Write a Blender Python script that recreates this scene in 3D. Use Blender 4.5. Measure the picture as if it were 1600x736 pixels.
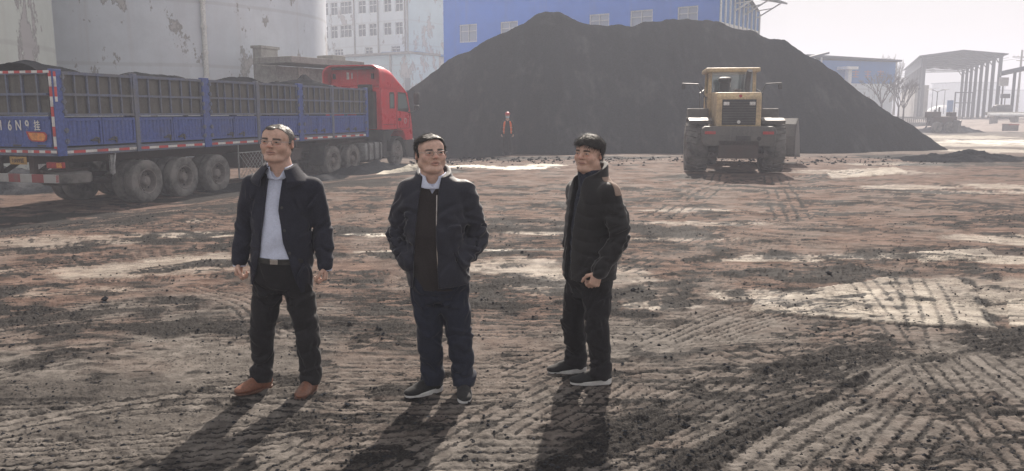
import bpy, bmesh, math, random
import numpy as np
from mathutils import Vector, Matrix, Euler

# ------------------------------------------------------------------ camera, sky, sun, exposure
for _o in list(bpy.data.objects): bpy.data.objects.remove(_o)
SC = bpy.context.scene
COL = SC.collection
PITCH = math.radians(8.8); FPX = 1250.0; EYE = 1.8
cam = bpy.data.cameras.new('camera'); camo = bpy.data.objects.new('camera', cam); COL.objects.link(camo)
cam.sensor_width = 36.0; cam.lens = FPX / 1600 * 36.0
cam.clip_start = 0.1; cam.clip_end = 6000
camo.location = (0, 0, EYE); camo.rotation_euler = (math.radians(90) - PITCH, 0, 0)
SC.camera = camo
SUN_AZ = math.radians(9.0); SUN_EL = math.radians(36.0)
W = bpy.data.worlds.new('World'); SC.world = W; W.use_nodes = True
nt = W.node_tree; nt.nodes.clear()
sky = nt.nodes.new('ShaderNodeTexSky'); sky.sky_type = 'NISHITA'; sky.sun_disc = False
sky.sun_elevation = SUN_EL; sky.sun_rotation = SUN_AZ
sky.air_density = 1.3; sky.dust_density = 2.5; sky.ozone_density = 1.0; sky.altitude = 50
bg = nt.nodes.new('ShaderNodeBackground'); bg.inputs['Strength'].default_value = 0.084
wo = nt.nodes.new('ShaderNodeOutputWorld')
# thin high haze evens the sky out: compress its range between the sun side and the zenith
gam = nt.nodes.new('ShaderNodeGamma'); gam.inputs[1].default_value = 0.08
tint = nt.nodes.new('ShaderNodeMix'); tint.data_type = 'RGBA'; tint.blend_type = 'MULTIPLY'; tint.inputs[0].default_value = 1.0
tint.inputs[7].default_value = (3.68, 3.48, 3.32, 1)
nt.links.new(sky.outputs[0], gam.inputs[0]); nt.links.new(gam.outputs[0], tint.inputs[6]); nt.links.new(tint.outputs[2], bg.inputs[0]); nt.links.new(bg.outputs[0], wo.inputs[0])
sl = bpy.data.lights.new('sun', 'SUN'); so = bpy.data.objects.new('sun', sl); COL.objects.link(so)
sl.energy = 5.0; sl.angle = math.radians(0.6); sl.color = (1.0, 0.90, 0.79)
SUNV = Vector((math.sin(SUN_AZ) * math.cos(SUN_EL), math.cos(SUN_AZ) * math.cos(SUN_EL), math.sin(SUN_EL)))
so.rotation_euler = SUNV.to_track_quat('Z', 'Y').to_euler(); so.location = (0, 0, 30)
SC.view_settings.view_transform = 'Standard'; SC.view_settings.look = 'None'
SC.view_settings.gamma = 1.0; SC.view_settings.use_curve_mapping = False
SC.view_settings.exposure = 1.02
SC.render.engine = 'CYCLES'
SC.cycles.use_denoising = True
SC.cycles.max_bounces = 6; SC.cycles.diffuse_bounces = 3; SC.cycles.glossy_bounces = 3
SC.cycles.transmission_bounces = 6; SC.cycles.transparent_max_bounces = 8; SC.cycles.volume_bounces = 1
SC.cycles.caustics_reflective = False; SC.cycles.caustics_refractive = False
HAZE_DENSITY = 0.0038

# ------------------------------------------------------------------ photo measurements -> world
_c, _s = math.cos(PITCH), math.sin(PITCH)
def ray(px, py):
    u = (px - 800) / FPX; v = (368 - py) / FPX
    return u, _c + v * _s, -_s + v * _c
def on_ground(px, py, z=0.0):
    r = ray(px, py); t = (z - EYE) / r[2]
    return r[0] * t, r[1] * t
def at(px, py, Y):
    r = ray(px, py); t = Y / r[1]
    return r[0] * t, Y, EYE + r[2] * t
# ------------------------------------------------------------------ noise
def _hash(ix, iy, seed):
    h = (ix.astype(np.int64) * 374761393 + iy.astype(np.int64) * 668265263 + seed * 974634777) & 0xffffffff
    h = ((h ^ (h >> 13)) * 1274126177) & 0xffffffff
    h = (h ^ (h >> 16)) & 0xffffffff
    return h.astype(np.float64) / 4294967295.0
def vnoise(x, y, seed=0):
    ix = np.floor(x); iy = np.floor(y); fx = x - ix; fy = y - iy
    ux = fx * fx * fx * (fx * (fx * 6 - 15) + 10); uy = fy * fy * fy * (fy * (fy * 6 - 15) + 10)
    a = _hash(ix, iy, seed); b = _hash(ix + 1, iy, seed); c = _hash(ix, iy + 1, seed); d = _hash(ix + 1, iy + 1, seed)
    return (a + (b - a) * ux) * (1 - uy) + (c + (d - c) * ux) * uy
def fbm(x, y, octaves=4, seed=0, gain=0.5):
    x = np.asarray(x, float); y = np.asarray(y, float)
    s = np.zeros(np.broadcast(x, y).shape); a = 1.0; t = 0
    for o in range(octaves):
        s = s + a * vnoise(x * 1.0 + 17.3 * o, y * 1.0 - 9.1 * o, seed + o); t += a; a *= gain
        x = x * 2.03; y = y * 2.03
    return s / t
def sstep(a, b, x):
    t = np.clip((x - a) / (b - a), 0, 1); return t * t * (3 - 2 * t)

# ------------------------------------------------------------------ objects
def tag(o, label, cat, group=None):
    o['label'] = label; o['category'] = cat
    if group: o['group'] = group
    return o
def thing(name, label, cat, loc=(0, 0, 0), rotz=0.0, group=None):
    o = bpy.data.objects.new(name, None); COL.objects.link(o)
    o.location = loc; o.rotation_euler = (0, 0, rotz); o.empty_display_size = 0.2
    return tag(o, label, cat, group)
def structure(o, kind='structure'):
    o['kind'] = kind; return o
def copy_tree(o, parent=None):
    c = o.copy(); COL.objects.link(c)
    if parent is not None: c.parent = parent
    for ch in [k for k in bpy.data.objects if k.parent == o and k != c]:
        copy_tree(ch, c)
    return c
def set_smooth(me, angle=None):
    n = len(me.polygons)
    me.polygons.foreach_set('use_smooth', [True] * n)
    if angle is not None:
        me.set_sharp_from_angle(angle=math.radians(angle))

class MB:
    """collects primitive shapes and links them as ONE mesh object"""
    def __init__(s): s.v = []; s.f = []; s.mi = []; s.m = 0
    def add(s, vs, fs):
        n = len(s.v); s.v += [tuple(map(float, p)) for p in vs]
        for f in fs: s.f.append(tuple(i + n for i in f)); s.mi.append(s.m)
        return s
    def mat(s, i): s.m = i; return s
    def box(s, c, d, rz=0.0, R=None, taper=1.0, ch=0.0):
        hx, hy, hz = d[0] / 2, d[1] / 2, d[2] / 2
        if ch <= 0:
            vs = []
            for z, k in ((-hz, 1.0), (hz, taper)):
                vs += [(-hx * k, -hy * k, z), (hx * k, -hy * k, z), (hx * k, hy * k, z), (-hx * k, hy * k, z)]
            fs = [(3, 2, 1, 0), (4, 5, 6, 7), (0, 1, 5, 4), (1, 2, 6, 5), (2, 3, 7, 6), (3, 0, 4, 7)]
        else:
            bm = bmesh.new(); bmesh.ops.create_cube(bm, size=1.0)
            for v in bm.verts:
                k = taper if v.co.z > 0 else 1.0
                v.co = Vector((v.co.x * d[0] * k, v.co.y * d[1] * k, v.co.z * d[2]))
            bmesh.ops.bevel(bm, geom=list(bm.edges), offset=ch, segments=2, affect='EDGES', profile=0.6)
            bm.verts.index_update()
            vs = [tuple(v.co) for v in bm.verts]; fs = [tuple(v.index for v in f.verts) for f in bm.faces]; bm.free()
        M = R if R is not None else Matrix.Rotation(rz, 3, 'Z')
        return s.add([M @ Vector(p) + Vector(c) for p in vs], fs)
    def bar(s, a, b, w, h=None, up=(0, 0, 1)):
        a = Vector(a); b = Vector(b); d = b - a; L = d.length
        if L < 1e-6: return s
        z = d / L; u = Vector(up)
        if abs(z.dot(u)) > 0.99: u = Vector((0, 1, 0))
        x = u.cross(z).normalized(); y = z.cross(x)
        R = Matrix((x, y, z)).transposed()
        return s.box((a + b) / 2, (w, h or w, L), R=R)
    def tube(s, pts, r, seg=8, caps=True):
        pts = [Vector(p) for p in pts]; n = len(pts)
        rr = r if isinstance(r, (list, tuple)) else [r] * n
        vs = []; fs = []; px = None
        for i in range(n):
            t = (pts[min(i + 1, n - 1)] - pts[max(i - 1, 0)]).normalized()
            if px is None:
                u = Vector((0, 0, 1)) if abs(t.z) < 0.9 else Vector((1, 0, 0))
                px = u.cross(t).normalized()
            else:
                px = (px - t * px.dot(t)).normalized()
            py = t.cross(px)
            for k in range(seg):
                a = 2 * math.pi * k / seg
                vs.append(pts[i] + (px * math.cos(a) + py * math.sin(a)) * rr[i])
        for i in range(n - 1):
            for k in range(seg):
                k2 = (k + 1) % seg
                fs.append((i * seg + k, i * seg + k2, (i + 1) * seg + k2, (i + 1) * seg + k))
        if caps:
            fs.append(tuple(reversed(range(seg)))); fs.append(tuple((n - 1) * seg + k for k in range(seg)))
        return s.add(vs, fs)
    def lathe(s, prof, seg=32, R=None, c=(0, 0, 0), a0=0.0, a1=2 * math.pi):
        """prof: (radius, height) along local Z, R turns Z to the axis wanted"""
        full = abs(a1 - a0 - 2 * math.pi) < 1e-6
        m = seg if full else seg + 1
        M = R if R is not None else Matrix.Identity(3); c = Vector(c)
        vs = []; fs = []
        for (r, z) in prof:
            for k in range(m):
                a = a0 + (a1 - a0) * k / seg
                vs.append(M @ Vector((r * math.cos(a), r * math.sin(a), z)) + c)
        for i in range(len(prof) - 1):
            for k in range(seg):
                k2 = (k + 1) % m
                fs.append((i * m + k, i * m + k2, (i + 1) * m + k2, (i + 1) * m + k))
        return s.add(vs, fs)
    def prism(s, poly, a, b, axis='Y'):
        """poly: 2-D outline; extruded from a to b along axis (Y: poly is x,z; X: poly is y,z; Z: poly is x,y)"""
        n = len(poly)
        def put(p, t):
            return (p[0], t, p[1]) if axis == 'Y' else (t, p[0], p[1]) if axis == 'X' else (p[0], p[1], t)
        vs = [put(p, a) for p in poly] + [put(p, b) for p in poly]
        fs = [tuple(range(n)), tuple(reversed(range(n, 2 * n)))]
        for i in range(n):
            j = (i + 1) % n; fs.append((i, i + n, j + n, j))
        return s.add(vs, fs)
    def grid(s, X, Y, Z):
        r, c = X.shape; n = len(s.v)
        s.v += list(map(tuple, np.stack([X, Y, Z], -1).reshape(-1, 3).tolist()))
        for i in range(r - 1):
            for j in range(c - 1):
                a = n + i * c + j; s.f.append((a, a + 1, a + c + 1, a + c)); s.mi.append(s.m)
        return s
    def build(s, name, mat, parent=None, loc=(0, 0, 0), rotz=0.0, smooth=None, bevel=0.0, segs=2):
        me = bpy.data.meshes.new(name); me.from_pydata(s.v, [], s.f)
        mats = mat if isinstance(mat, (list, tuple)) else [mat]
        for m in mats: me.materials.append(m)
        if len(mats) > 1: me.polygons.foreach_set('material_index', s.mi)
        bm = bmesh.new(); bm.from_mesh(me)
        bmesh.ops.recalc_face_normals(bm, faces=bm.faces)
        if bevel > 0:
            ed = [e for e in bm.edges if len(e.link_faces) == 2 and e.calc_face_angle(0) > math.radians(35)]
            bmesh.ops.bevel(bm, geom=ed, offset=bevel, segments=segs, affect='EDGES', profile=0.6, clamp_overlap=True)
        bm.to_mesh(me); bm.free()
        if smooth is not None: set_smooth(me, smooth)
        o = bpy.data.objects.new(name, me); COL.objects.link(o)
        o.location = loc; o.rotation_euler = (0, 0, rotz)
        if parent is not None: o.parent = parent
        return o

# ------------------------------------------------------------------ materials
class NB:
    def __init__(s, name):
        s.m = bpy.data.materials.new(name); s.m.use_nodes = True; s.t = s.m.node_tree; s.t.nodes.clear()
        s.out = s.n('ShaderNodeOutputMaterial'); s.b = s.n('ShaderNodeBsdfPrincipled'); s.l(s.b.outputs[0], s.out.inputs[0])
        s.tc = s.n('ShaderNodeTexCoord')
    def n(s, t, **k):
        x = s.t.nodes.new(t)
        for a, v in k.items(): setattr(x, a, v)
        return x
    def l(s, a, b): s.t.links.new(a, b)
    def mapping(s, scale, src='Object'):
        m = s.n('ShaderNodeMapping'); m.inputs['Scale'].default_value = scale if isinstance(scale, (tuple, list)) else (scale,) * 3
        s.l(s.tc.outputs[src], m.inputs[0]); return m.outputs[0]
    def noise(s, scale, detail=4, rough=0.55, src='Object', dist=0.0):
        x = s.n('ShaderNodeTexNoise'); x.inputs['Scale'].default_value = 1.0
        x.inputs['Detail'].default_value = detail; x.inputs['Roughness'].default_value = rough
        x.inputs['Distortion'].default_value = dist
        s.l(s.mapping(scale, src), x.inputs['Vector']); return x.outputs['Fac']
    def ramp(s, fac, a, b, va=0.0, vb=1.0):
        x = s.n('ShaderNodeMapRange'); x.interpolation_type = 'SMOOTHSTEP'
        s.l(fac, x.inputs['Value'])
        x.inputs['From Min'].default_value = a; x.inputs['From Max'].default_value = b
        x.inputs['To Min'].default_value = va; x.inputs['To Max'].default_value = vb
        return x.outputs[0]
    def math(s, op, a, b=None, c=None):
        x = s.n('ShaderNodeMath', operation=op)
        for i, v in enumerate((a, b, c)):
            if v is None: continue
            if hasattr(v, 'is_linked'): s.l(v, x.inputs[i])
            else: x.inputs[i].default_value = v
        return x.outputs[0]
    def mix(s, fac, a, b, blend='MIX'):
        x = s.n('ShaderNodeMix', data_type='RGBA', blend_type=blend)
        for i, v in ((0, fac), (6, a), (7, b)):
            if hasattr(v, 'is_linked'): s.l(v, x.inputs[i])
            else: x.inputs[i].default_value = v if i == 0 else (*v[:3], 1)
        return x.outputs[2]
    def attr(s, name):
        x = s.n('ShaderNodeAttribute', attribute_name=name); return x
    def bump(s, h, strength=0.3, dist=0.02, normal=None):
        x = s.n('ShaderNodeBump'); x.inputs['Strength'].default_value = strength; x.inputs['Distance'].default_value = dist
        s.l(h, x.inputs['Height'])
        if normal is not None: s.l(normal, x.inputs['Normal'])
        return x.outputs[0]
    def done(s, color=None, rough=0.6, metal=0.0, normal=None, spec=None, alpha=None):
        b = s.b
        for k, v in (('Base Color', color), ('Roughness', rough), ('Metallic', metal), ('Normal', normal), ('Specular IOR Level', spec), ('Alpha', alpha)):
            if v is None: continue
            if hasattr(v, 'is_linked'): s.l(v, b.inputs[k])
            else: b.inputs[k].default_value = (*v[:3], 1) if k == 'Base Color' else v
        return s.m
def worn(name, col, rough=0.55, metal=0.0, dirt=(0.11, 0.10, 0.09), amount=0.45, scale=1.5, fine=18, bump=0.15, vary=0.25, streak=0.0, spec=None):
    """paint, metal, rubber or cloth with blotches of dust and small tone changes"""
    n = NB(name)
    a = n.noise(scale, 6, 0.65); f = n.noise(fine, 4, 0.6)
    c = n.mix(n.ramp(f, 0.3, 0.7), tuple(x * (1 - vary) for x in col), tuple(min(1, x * (1 + vary * 0.6)) for x in col))
    d = n.ramp(a, 0.62 - amount * 0.45, 0.85 - amount * 0.25)
    d = n.math('MULTIPLY', d, min(1, amount * 1.3))
    c = n.mix(d, c, dirt)
    if streak > 0:
        sn = n.noise((scale * 9, scale * 9, scale * 0.35), 4, 0.6)
        c = n.mix(n.ramp(sn, 0.55, 0.75, 0, streak), c, dirt)
    r = n.ramp(a, 0.3, 0.8, max(0.05, rough - 0.08), min(1, rough + 0.2))
    nm = n.bump(f, bump, 0.01)
    return n.done(c, r, metal, nm, spec)
# ------------------------------------------------------------------ the yard: one sheet of trampled, coal-strewn earth
TRUCK_A = math.radians(17.4)
TRUCK_R = on_ground(85, 338, -0.3)                      # rear right foot of the trailer
TDIR = (math.sin(TRUCK_A), math.cos(TRUCK_A)); TLAT = (math.cos(TRUCK_A), -math.sin(TRUCK_A))
def basin(x, y):
    """the lane under the lorry lies 0.3 m lower than the yard"""
    q = (x - TRUCK_R[0]) * TLAT[0] + (y - TRUCK_R[1]) * TLAT[1]
    return -0.3 * sstep(4.0, 0.6, q) * sstep(9, 13, y) * sstep(46, 38, y)
def ground_z(x, y):
    x = np.asarray(x, float); y = np.asarray(y, float)
    near = sstep(400, 60, y)
    h = (fbm(x * 0.35, y * 0.35, 3, 5) - 0.5) * 0.07 * near + (fbm(x * 1.3, y * 1.3, 3, 9) - 0.5) * 0.03 * near
    men = np.exp(-((x + 0.5) ** 2 + (y - 5.0) ** 2) / 3.0)
    return h * (1 - men) + basin(x, y)
def gz(x, y): return float(ground_z(np.array([x]), np.array([y]))[0])

#  pixels, width m, coal 0..1, depth m, grooves
TRACKS = [
 ([(840, 760), (960, 700), (1100, 638), (1220, 590), (1330, 560), (1430, 545), (1530, 532), (1700, 515)], .33, 1.0, .026, 4),
 ([(1010, 770), (1140, 694), (1250, 650), (1370, 608), (1480, 572), (1600, 545), (1720, 525)], .30, 1.0, .026, 4),
 ([(860, 770), (1000, 715), (1150, 650), (1290, 600)], .20, .35, .018, 3),
 ([(820, 660), (960, 566), (1060, 520), (1140, 488), (1230, 470)], .34, .45, .026, 4),
 ([(900, 650), (1000, 590), (1090, 540), (1200, 500), (1300, 478)], .34, .25, .026, 5),
 ([(1090, 640), (1200, 575), (1290, 535), (1370, 508), (1450, 500)], .40, .12, .022, 5),
 ([(1270, 760), (1345, 650), (1420, 590), (1500, 555)], .42, .06, .030, 4),
 ([(1370, 760), (1430, 670), (1490, 605), (1570, 560)], .40, .06, .030, 4),
 ([(1150, 760), (1240, 690), (1330, 640)], .34, .22, .026, 3),
 ([(1460, 585), (1530, 660), (1610, 750)], .36, .25, .026, 4),
 ([(1530, 570), (1600, 620), (1700, 700)], .40, .18, .022, 4),
 ([(1360, 445), (1400, 490), (1440, 540)], .50, .10, .014, 4),
 ([(1430, 440), (1450, 480), (1460, 520)], .40, .10, .014, 3),
 ([(980, 470), (1080, 455), (1180, 440), (1320, 432), (1480, 420)], .85, .85, .030, 5),
 ([(380, 760), (520, 690), (680, 640), (820, 580), (900, 548)], .34, .22, .013, 4),
 ([(560, 760), (700, 690), (800, 640), (880, 600)], .28, .25, .012, 3),
 ([(-80, 600), (120, 560), (330, 530), (560, 520), (700, 528)], .36, .45, .016, 4),
 ([(-80, 690), (120, 650), (300, 628), (470, 640)], .32, .40, .012, 3),
 ([(-80, 540), (100, 512), (300, 492), (520, 488), (760, 498), (900, 500)], .40, .5, .018, 4),
 ([(-80, 500), (90, 486), (260, 474), (420, 470)], .35, .55, .03, 3),
 ([(300, 452), (380, 478), (420, 520)], .30, .15, .022, 3),
 ([(-80, 470), (100, 440), (280, 418), (420, 408), (620, 402)], .40, .75, .030, 3),
 ([(-60, 430), (160, 402), (400, 388), (700, 384), (1000, 392), (1300, 402), (1700, 418)], .55, .55, .030, 4),
 ([(-60, 402), (200, 378), (420, 368), (640, 362), (900, 372), (1200, 378)], .45, .65, .030, 3),
 ([(560, 345), (760, 350), (1000, 362), (1260, 392), (1400, 418)], .5, .35, .028, 4),
 ([(980, 420), (1080, 380), (1180, 350), (1330, 330), (1600, 322)], .5, .35, .022, 4),
 ([(1180, 298), (1300, 292), (1450, 300), (1640, 312)], .6, .8, .03, 3),
 ([(1200, 318), (1330, 318), (1480, 326), (1640, 342)], .6, .45, .03, 3),
 ([(150, 360), (330, 345), (520, 326), (760, 318), (1000, 320), (1200, 330)], .55, .5, .03, 4),
 ([(560, 300), (760, 296), (1000, 296), (1180, 284), (1330, 268)], .7, .5, .03, 3),
 ([(1060, 300), (1150, 272)], .7, .35, .03, 3),
 ([(1040, 340), (1110, 290), (1120, 275)], .6, .25, .03, 3),
 ([(1240, 340), (1220, 300), (1210, 275)], .6, .25, .03, 3),
]
def more_tracks():
    """long wheel marks of lorries turning in the yard, most of them left to right"""
    rng = random.Random(21); out = []
    for k in range(26):
        y0 = rng.uniform(385, 700) if k < 13 else rng.uniform(285, 385); sl = rng.uniform(-.10, .02) * (1 if y0 > 400 else .5); bow = rng.uniform(-26, 26) * (y0 - 174) / 400
        xs = [-120 + 1840 * i / 8 for i in range(9)]
        ln = [(x, y0 + sl * (x - 800) * (y0 - 174) / 380 + bow * (1 - ((x - 800) / 900) ** 2)) for x in xs]
        if min(q[1] for q in ln) < 262: continue
        i0 = rng.randint(0, 3); i1 = rng.randint(i0 + 3, 8); w = rng.uniform(.24, .40); ck = rng.choice((.18, .3, .45, .6))
        out.append((ln[i0:i1 + 1], w, ck, rng.uniform(.016, .026), rng.choice((3, 4, 4, 5))))
        if rng.random() < .6: out.append(([(x, y + .30 * (y - 174) * .22) for x, y in ln[i0:i1 + 1]], w, ck * .8, .02, 4))
    for k in range(8):
        x0 = rng.uniform(860, 1640); y0 = rng.uniform(560, 760); dx = rng.uniform(.9, 2.6) * rng.choice((1, 1, 1, -1)); L = rng.uniform(120, 300)
        pts = []; x, y = x0, y0
        for i in range(6):
            pts.append((x, y)); st = L / 5 * (y - 174) / 480; y -= st * .55; x += st * dx * .6; dx *= rng.uniform(1.02, 1.22)
        if min(q[1] for q in pts) < 300: continue
        out.append((pts, rng.uniform(.26, .40), rng.choice((.10, .18, .3, .5)), rng.uniform(.018, .026), rng.choice((3, 4, 4, 5))))
    return out
TRACKS = more_tracks() + TRACKS
LINES = [([(1512, 440), (1534, 470), (1552, 498), (1566, 518)], .10, .9), ([(1566, 518), (1500, 513), (1440, 508), (1340, 502), (1256, 495)], .03, .9), ([(1256, 495), (1180, 494), (1100, 497)], .03, .5),
         ([(1280, 402), (1340, 408), (1400, 414)], .05, .7), ([(980, 585), (1030, 578), (1080, 582)], .022, .8), ([(1060, 594), (1100, 598), (1130, 596)], .02, .8), ([(1040, 610), (1085, 606), (1125, 614)], .018, .7), ([(1150, 545), (1200, 543), (1240, 560)], .02, .8), ([(1380, 300), (1480, 312), (1620, 328)], .12, .8), ([(1230, 292), (1330, 300), (1420, 312)], .10, .6)]
SLABS = [[(1236, 458), (1390, 433), (1514, 441), (1560, 514), (1440, 507), (1258, 494)], [(1180, 470), (1236, 458), (1258, 494), (1170, 486)], [(1572, 470), (1640, 462), (1660, 520), (1578, 508)], [(1420, 396), (1540, 388), (1560, 402), (1440, 412)], [(1290, 268), (1400, 262), (1420, 270), (1300, 278)]]

#  px, py, half width m, half depth m, strength
PALE = [(860, 440, .75, .75, 1.0), (800, 415, .6, .5, .9), (960, 432, .45, .6, .8), (1190, 462, .45, .30, 1.0), (1290, 462, .7, .32, .95),
        (1440, 468, .8, .6, .8), (1020, 478, .4, .12, .9), (570, 369, .6, .16, 1.3), (840, 394, 1.1, .10, 1.3), (640, 395, .6, .08, 1.1),
        (200, 420, 1.5, .42, .75), (330, 408, .8, .4, .9), (60, 455, .9, .4, .6), (60, 375, 1.8, .5, .6), (300, 368, 1.4, .25, .75),
        (1580, 372, .9, .5, 1.0), (1560, 405, .8, .25, .8), (1200, 405, .8, .15, .8), (1330, 400, 1.2, .18, .7), (1100, 350, 1.0, .3, .5),
        (1480, 292, 3.0, .7, .9), (1330, 268, 2.4, .9, .6), (1440, 256, 3.0, .9, .6), (735, 259, .9, .7, 1.3), (820, 262, 1.1, .9, 1.3), (860, 258, .7, .7, 1.1),
        (650, 255, 1.0, .6, 1.0), (700, 270, .8, .6, .6), (1090, 330, 1.2, .3, .5), (880, 365, 1.0, .15, .9), (1040, 374, .9, .2, .6),
        (1570, 300, 2.2, .5, .8), (300, 345, .4, .6, .9), (1565, 450, .5, .6, .6), (1400, 400, .8, .2, .6),
        (1500, 226, 5, 3.0, 1.0), (1580, 222, 6, 5, 1.2), (1460, 214, 6, 5, 1.0), (1600, 236, 4, 2, .9)]
COALP = [(120, 500, 1.1, .45, .75), (300, 510, .8, .4, .5), (620, 560, 1.6, .5, .35), (40, 640, 1.2, .6, .5), (960, 715, .6, .28, .9), (1120, 690, .5, .2, .7), (1420, 555, .8, .18, .7), (1250, 600, .5, .14, .6), (1560, 545, .6, .2, .7),
         (500, 285, 2.6, 1.6, 1.0), (620, 268, 2.0, 1.6, 1.0), (420, 290, 2.5, 1.6, .9), (60, 330, 4.5, 2.2, .9), (230, 330, 3.0, 1.2, .8), (740, 248, 4, 1.2, .9), (930, 246, 5, 1.0, .8),
         (1150, 280, 2.5, 1.2, .6), (1480, 246, 4, 2.0, .9), (1560, 256, 4, 1.6, .7), (1380, 254, 4, .8, .4), (1010, 440, .9, .3, .6), (1330, 428, 1.2, .2, .6), (1550, 530, .8, .5, .5)]

def seg_dist(x, y, pts):
    """distance across, and length along, a polyline"""
    best = np.full(x.shape, 1e9); lat = np.zeros(x.shape); along = np.zeros(x.shape); acc = 0.0
    for (ax, ay), (bx, by) in zip(pts[:-1], pts[1:]):
        dx, dy = bx - ax, by - ay; L = math.hypot(dx, dy)
        if L < 1e-6: continue
        t = ((x - ax) * dx + (y - ay) * dy) / (L * L); tc = np.clip(t, 0, 1)
        ex = x - ax - tc * dx; ey = y - ay - tc * dy; d2 = ex * ex + ey * ey
        m = d2 < best
        best = np.where(m, d2, best)
        lat = np.where(m, ((x - ax) * dy - (y - ay) * dx) / L, lat); along = np.where(m, acc + tc * L, along); acc += L
    return np.sqrt(best), lat, along
def smooth_line(pts, n=10):
    P = [np.array(on_ground(*p)) for p in pts]; P = [2 * P[0] - P[1]] + P + [2 * P[-1] - P[-2]]
    out = []
    for i in range(1, len(P) - 2):
        for k in range(n):
            t = k / n; a, b, c, d = P[i - 1:i + 3]
            out.append(tuple(0.5 * (2 * b + (c - a) * t + (2 * a - 5 * b + 4 * c - d) * t * t + (3 * b - a - 3 * c + d) * t ** 3)))
    out.append(tuple(P[-2])); return out

def ground_fields(X, Y):
    sh = X.shape; x = X.ravel(); y = Y.ravel()
    z = ground_z(x, y); coal = np.zeros_like(x); pale = np.zeros_like(x)
    n1 = fbm(x * 1.1, y * 1.1, 5, 21); n2 = fbm(x * 4.0, y * 4.0, 4, 31); n3 = fbm(x * 14, y * 14, 4, 41); n4 = fbm(x * 42, y * 42, 3, 43)
    st = fbm(x * 0.8, y * 1.9, 5, 51)
    for px, py, a, b, k in PALE:
        cx, cy = on_ground(px, py)
        e = ((x - cx) / a) ** 2 + ((y - cy) / b) ** 2
        m = e < 5
        v = (.62 + .38 * (b < .35 or cy > 25)) * sstep(1.15, 0.35, e[m] + (n1[m] - 0.5) * 2.4 + (n2[m] - 0.5) * 1.2 + (n3[m] - .5) * .9) * k
        pale[m] = np.maximum(pale[m], v)
    for px, py, a, b, k in COALP:
        cx, cy = on_ground(px, py)
        e = ((x - cx) / a) ** 2 + ((y - cy) / b) ** 2
        m = e < 5
        v = sstep(1.5, 0.2, e[m] + (n1[m] - 0.5) * 2.2 + (n2[m] - 0.5) * 1.4) * k
        coal[m] = np.maximum(coal[m], v)
    rough = np.zeros_like(x); dz = np.zeros_like(x)
    for px, w, ck, dep, ng in TRACKS:
        pl = smooth_line(px, 6); pa = np.array(pl)
        m = (x > pa[:, 0].min() - w) & (x < pa[:, 0].max() + w) & (y > pa[:, 1].min() - w) & (y < pa[:, 1].max() + w)
        if not m.any(): continue
        xm, ym = x[m] + (n1[m] - .5) * .10, y[m] + (n1[m] - .5) * .10
        d, lat, al = seg_dist(xm, ym, pl)
        wob = (n2[m] - .5) * w * .35
        inside = sstep(w * .62, w * .46, d + wob)
        wear = .12 + .88 * sstep(.38, .54, fbm(al * .7, lat * 1.5 + len(px) * 7.7, 3, 61) + (n2[m] - .5) * .3 + .25 * (ck > .9))
        tooth = np.abs(((al / .075) % 1.0) - .5) * 2
        zig = lat + (tooth - .5) * .016
        ph = (zig / (w / ng)) % 1.0
        g = sstep(.10, .22, np.abs(ph - .5)) * 2 - 1           # -1 in a narrow groove, +1 on the rib
        lug = sstep(.30, .20, np.abs(((al / .15 + lat * 2.2) % 1.0) - .5)) * sstep(w * .34, w * .44, np.abs(lat))
        far = sstep(16, 7, ym)
        cov = inside * wear
        dz[m] = dz[m] * (1 - cov) + cov * (-dep * .18 + dep * .19 * g - dep * .24 * lug) * (0.35 + .65 * far)
        berm = np.exp(-((d - w * .62) / (w * .14)) ** 2)
        dz[m] += berm * dep * .30 * wear * (0.4 + n2[m]) * (1 - inside)
        line_ = np.clip(.5 - .5 * g, 0, 1) * .95 + lug * .5
        body = ck * (0.55 + .65 * (ck > .65) + .8 * (n2[m] - .5) * 2) * sstep(.36, .62, n3[m] + .22 * ck + (n2[m] - .5) * .5)
        cm = inside * np.maximum(body, line_ * (.60 + .5 * ck) * sstep(.28, .5, n3[m] + .1)); cm = np.maximum(cm, berm * .85 * (0.4 + n2[m]) * ck)
        cm *= wear
        coal[m] = np.maximum(coal[m] * (1 - .85 * cov), cm)
        pale[m] *= 1 - .6 * np.clip(cm, 0, 1)
        rough[m] = np.maximum(rough[m], np.maximum(inside, berm) * ck * .8)
    z += dz
    for pl, w, k in LINES:
        pl = smooth_line(pl, 6); d, lat, al = seg_dist(x + (n2 - .5) * .06, y + (n2 - .5) * .06, pl)
        v = sstep(w, w * .4, d) * k * sstep(.25, .45, n2); coal = np.maximum(coal, v); z -= v * .012 * (y < 20); pale *= 1 - v
    for poly in SLABS:
        P = [on_ground(*q) for q in poly]; ins = np.zeros(x.shape, bool); wx, wy = x + (n1 - .5) * .04, y + (n1 - .5) * .04
        for (ax, ay), (bx, by) in zip(P, P[1:] + P[:1]):
            c = (ay > wy) != (by > wy)
            with np.errstate(divide='ignore', invalid='ignore'): ins ^= c & (wx < (bx - ax) * (wy - ay) / (by - ay) + ax)
        cover = sstep(.30, .50, n1 * .55 + n2 * .45)
        z += ins * .018; pale = np.where(ins, np.maximum(pale, 0.42 + .45 * cover), pale); coal = np.where(ins, coal * .85, coal)
    wide = sstep(3, 9, y)
    coal = np.clip(coal + (.30 + .34 * wide) * sstep(.50, .66, st * .6 + n2 * .4) * (1 - .6 * np.clip(pale, 0, 1)) * sstep(45, 30, y), 0, 1)
    near = sstep(30, 9, y)
    lump = np.clip(n3 - .5, 0, 1) * .026 + np.clip(n4 - .50, 0, 1) * .026
    z += near * lump * (.22 + .95 * np.clip(coal + rough * .5, 0, 1)) * (1 - .5 * np.clip(pale, 0, 1))
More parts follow.
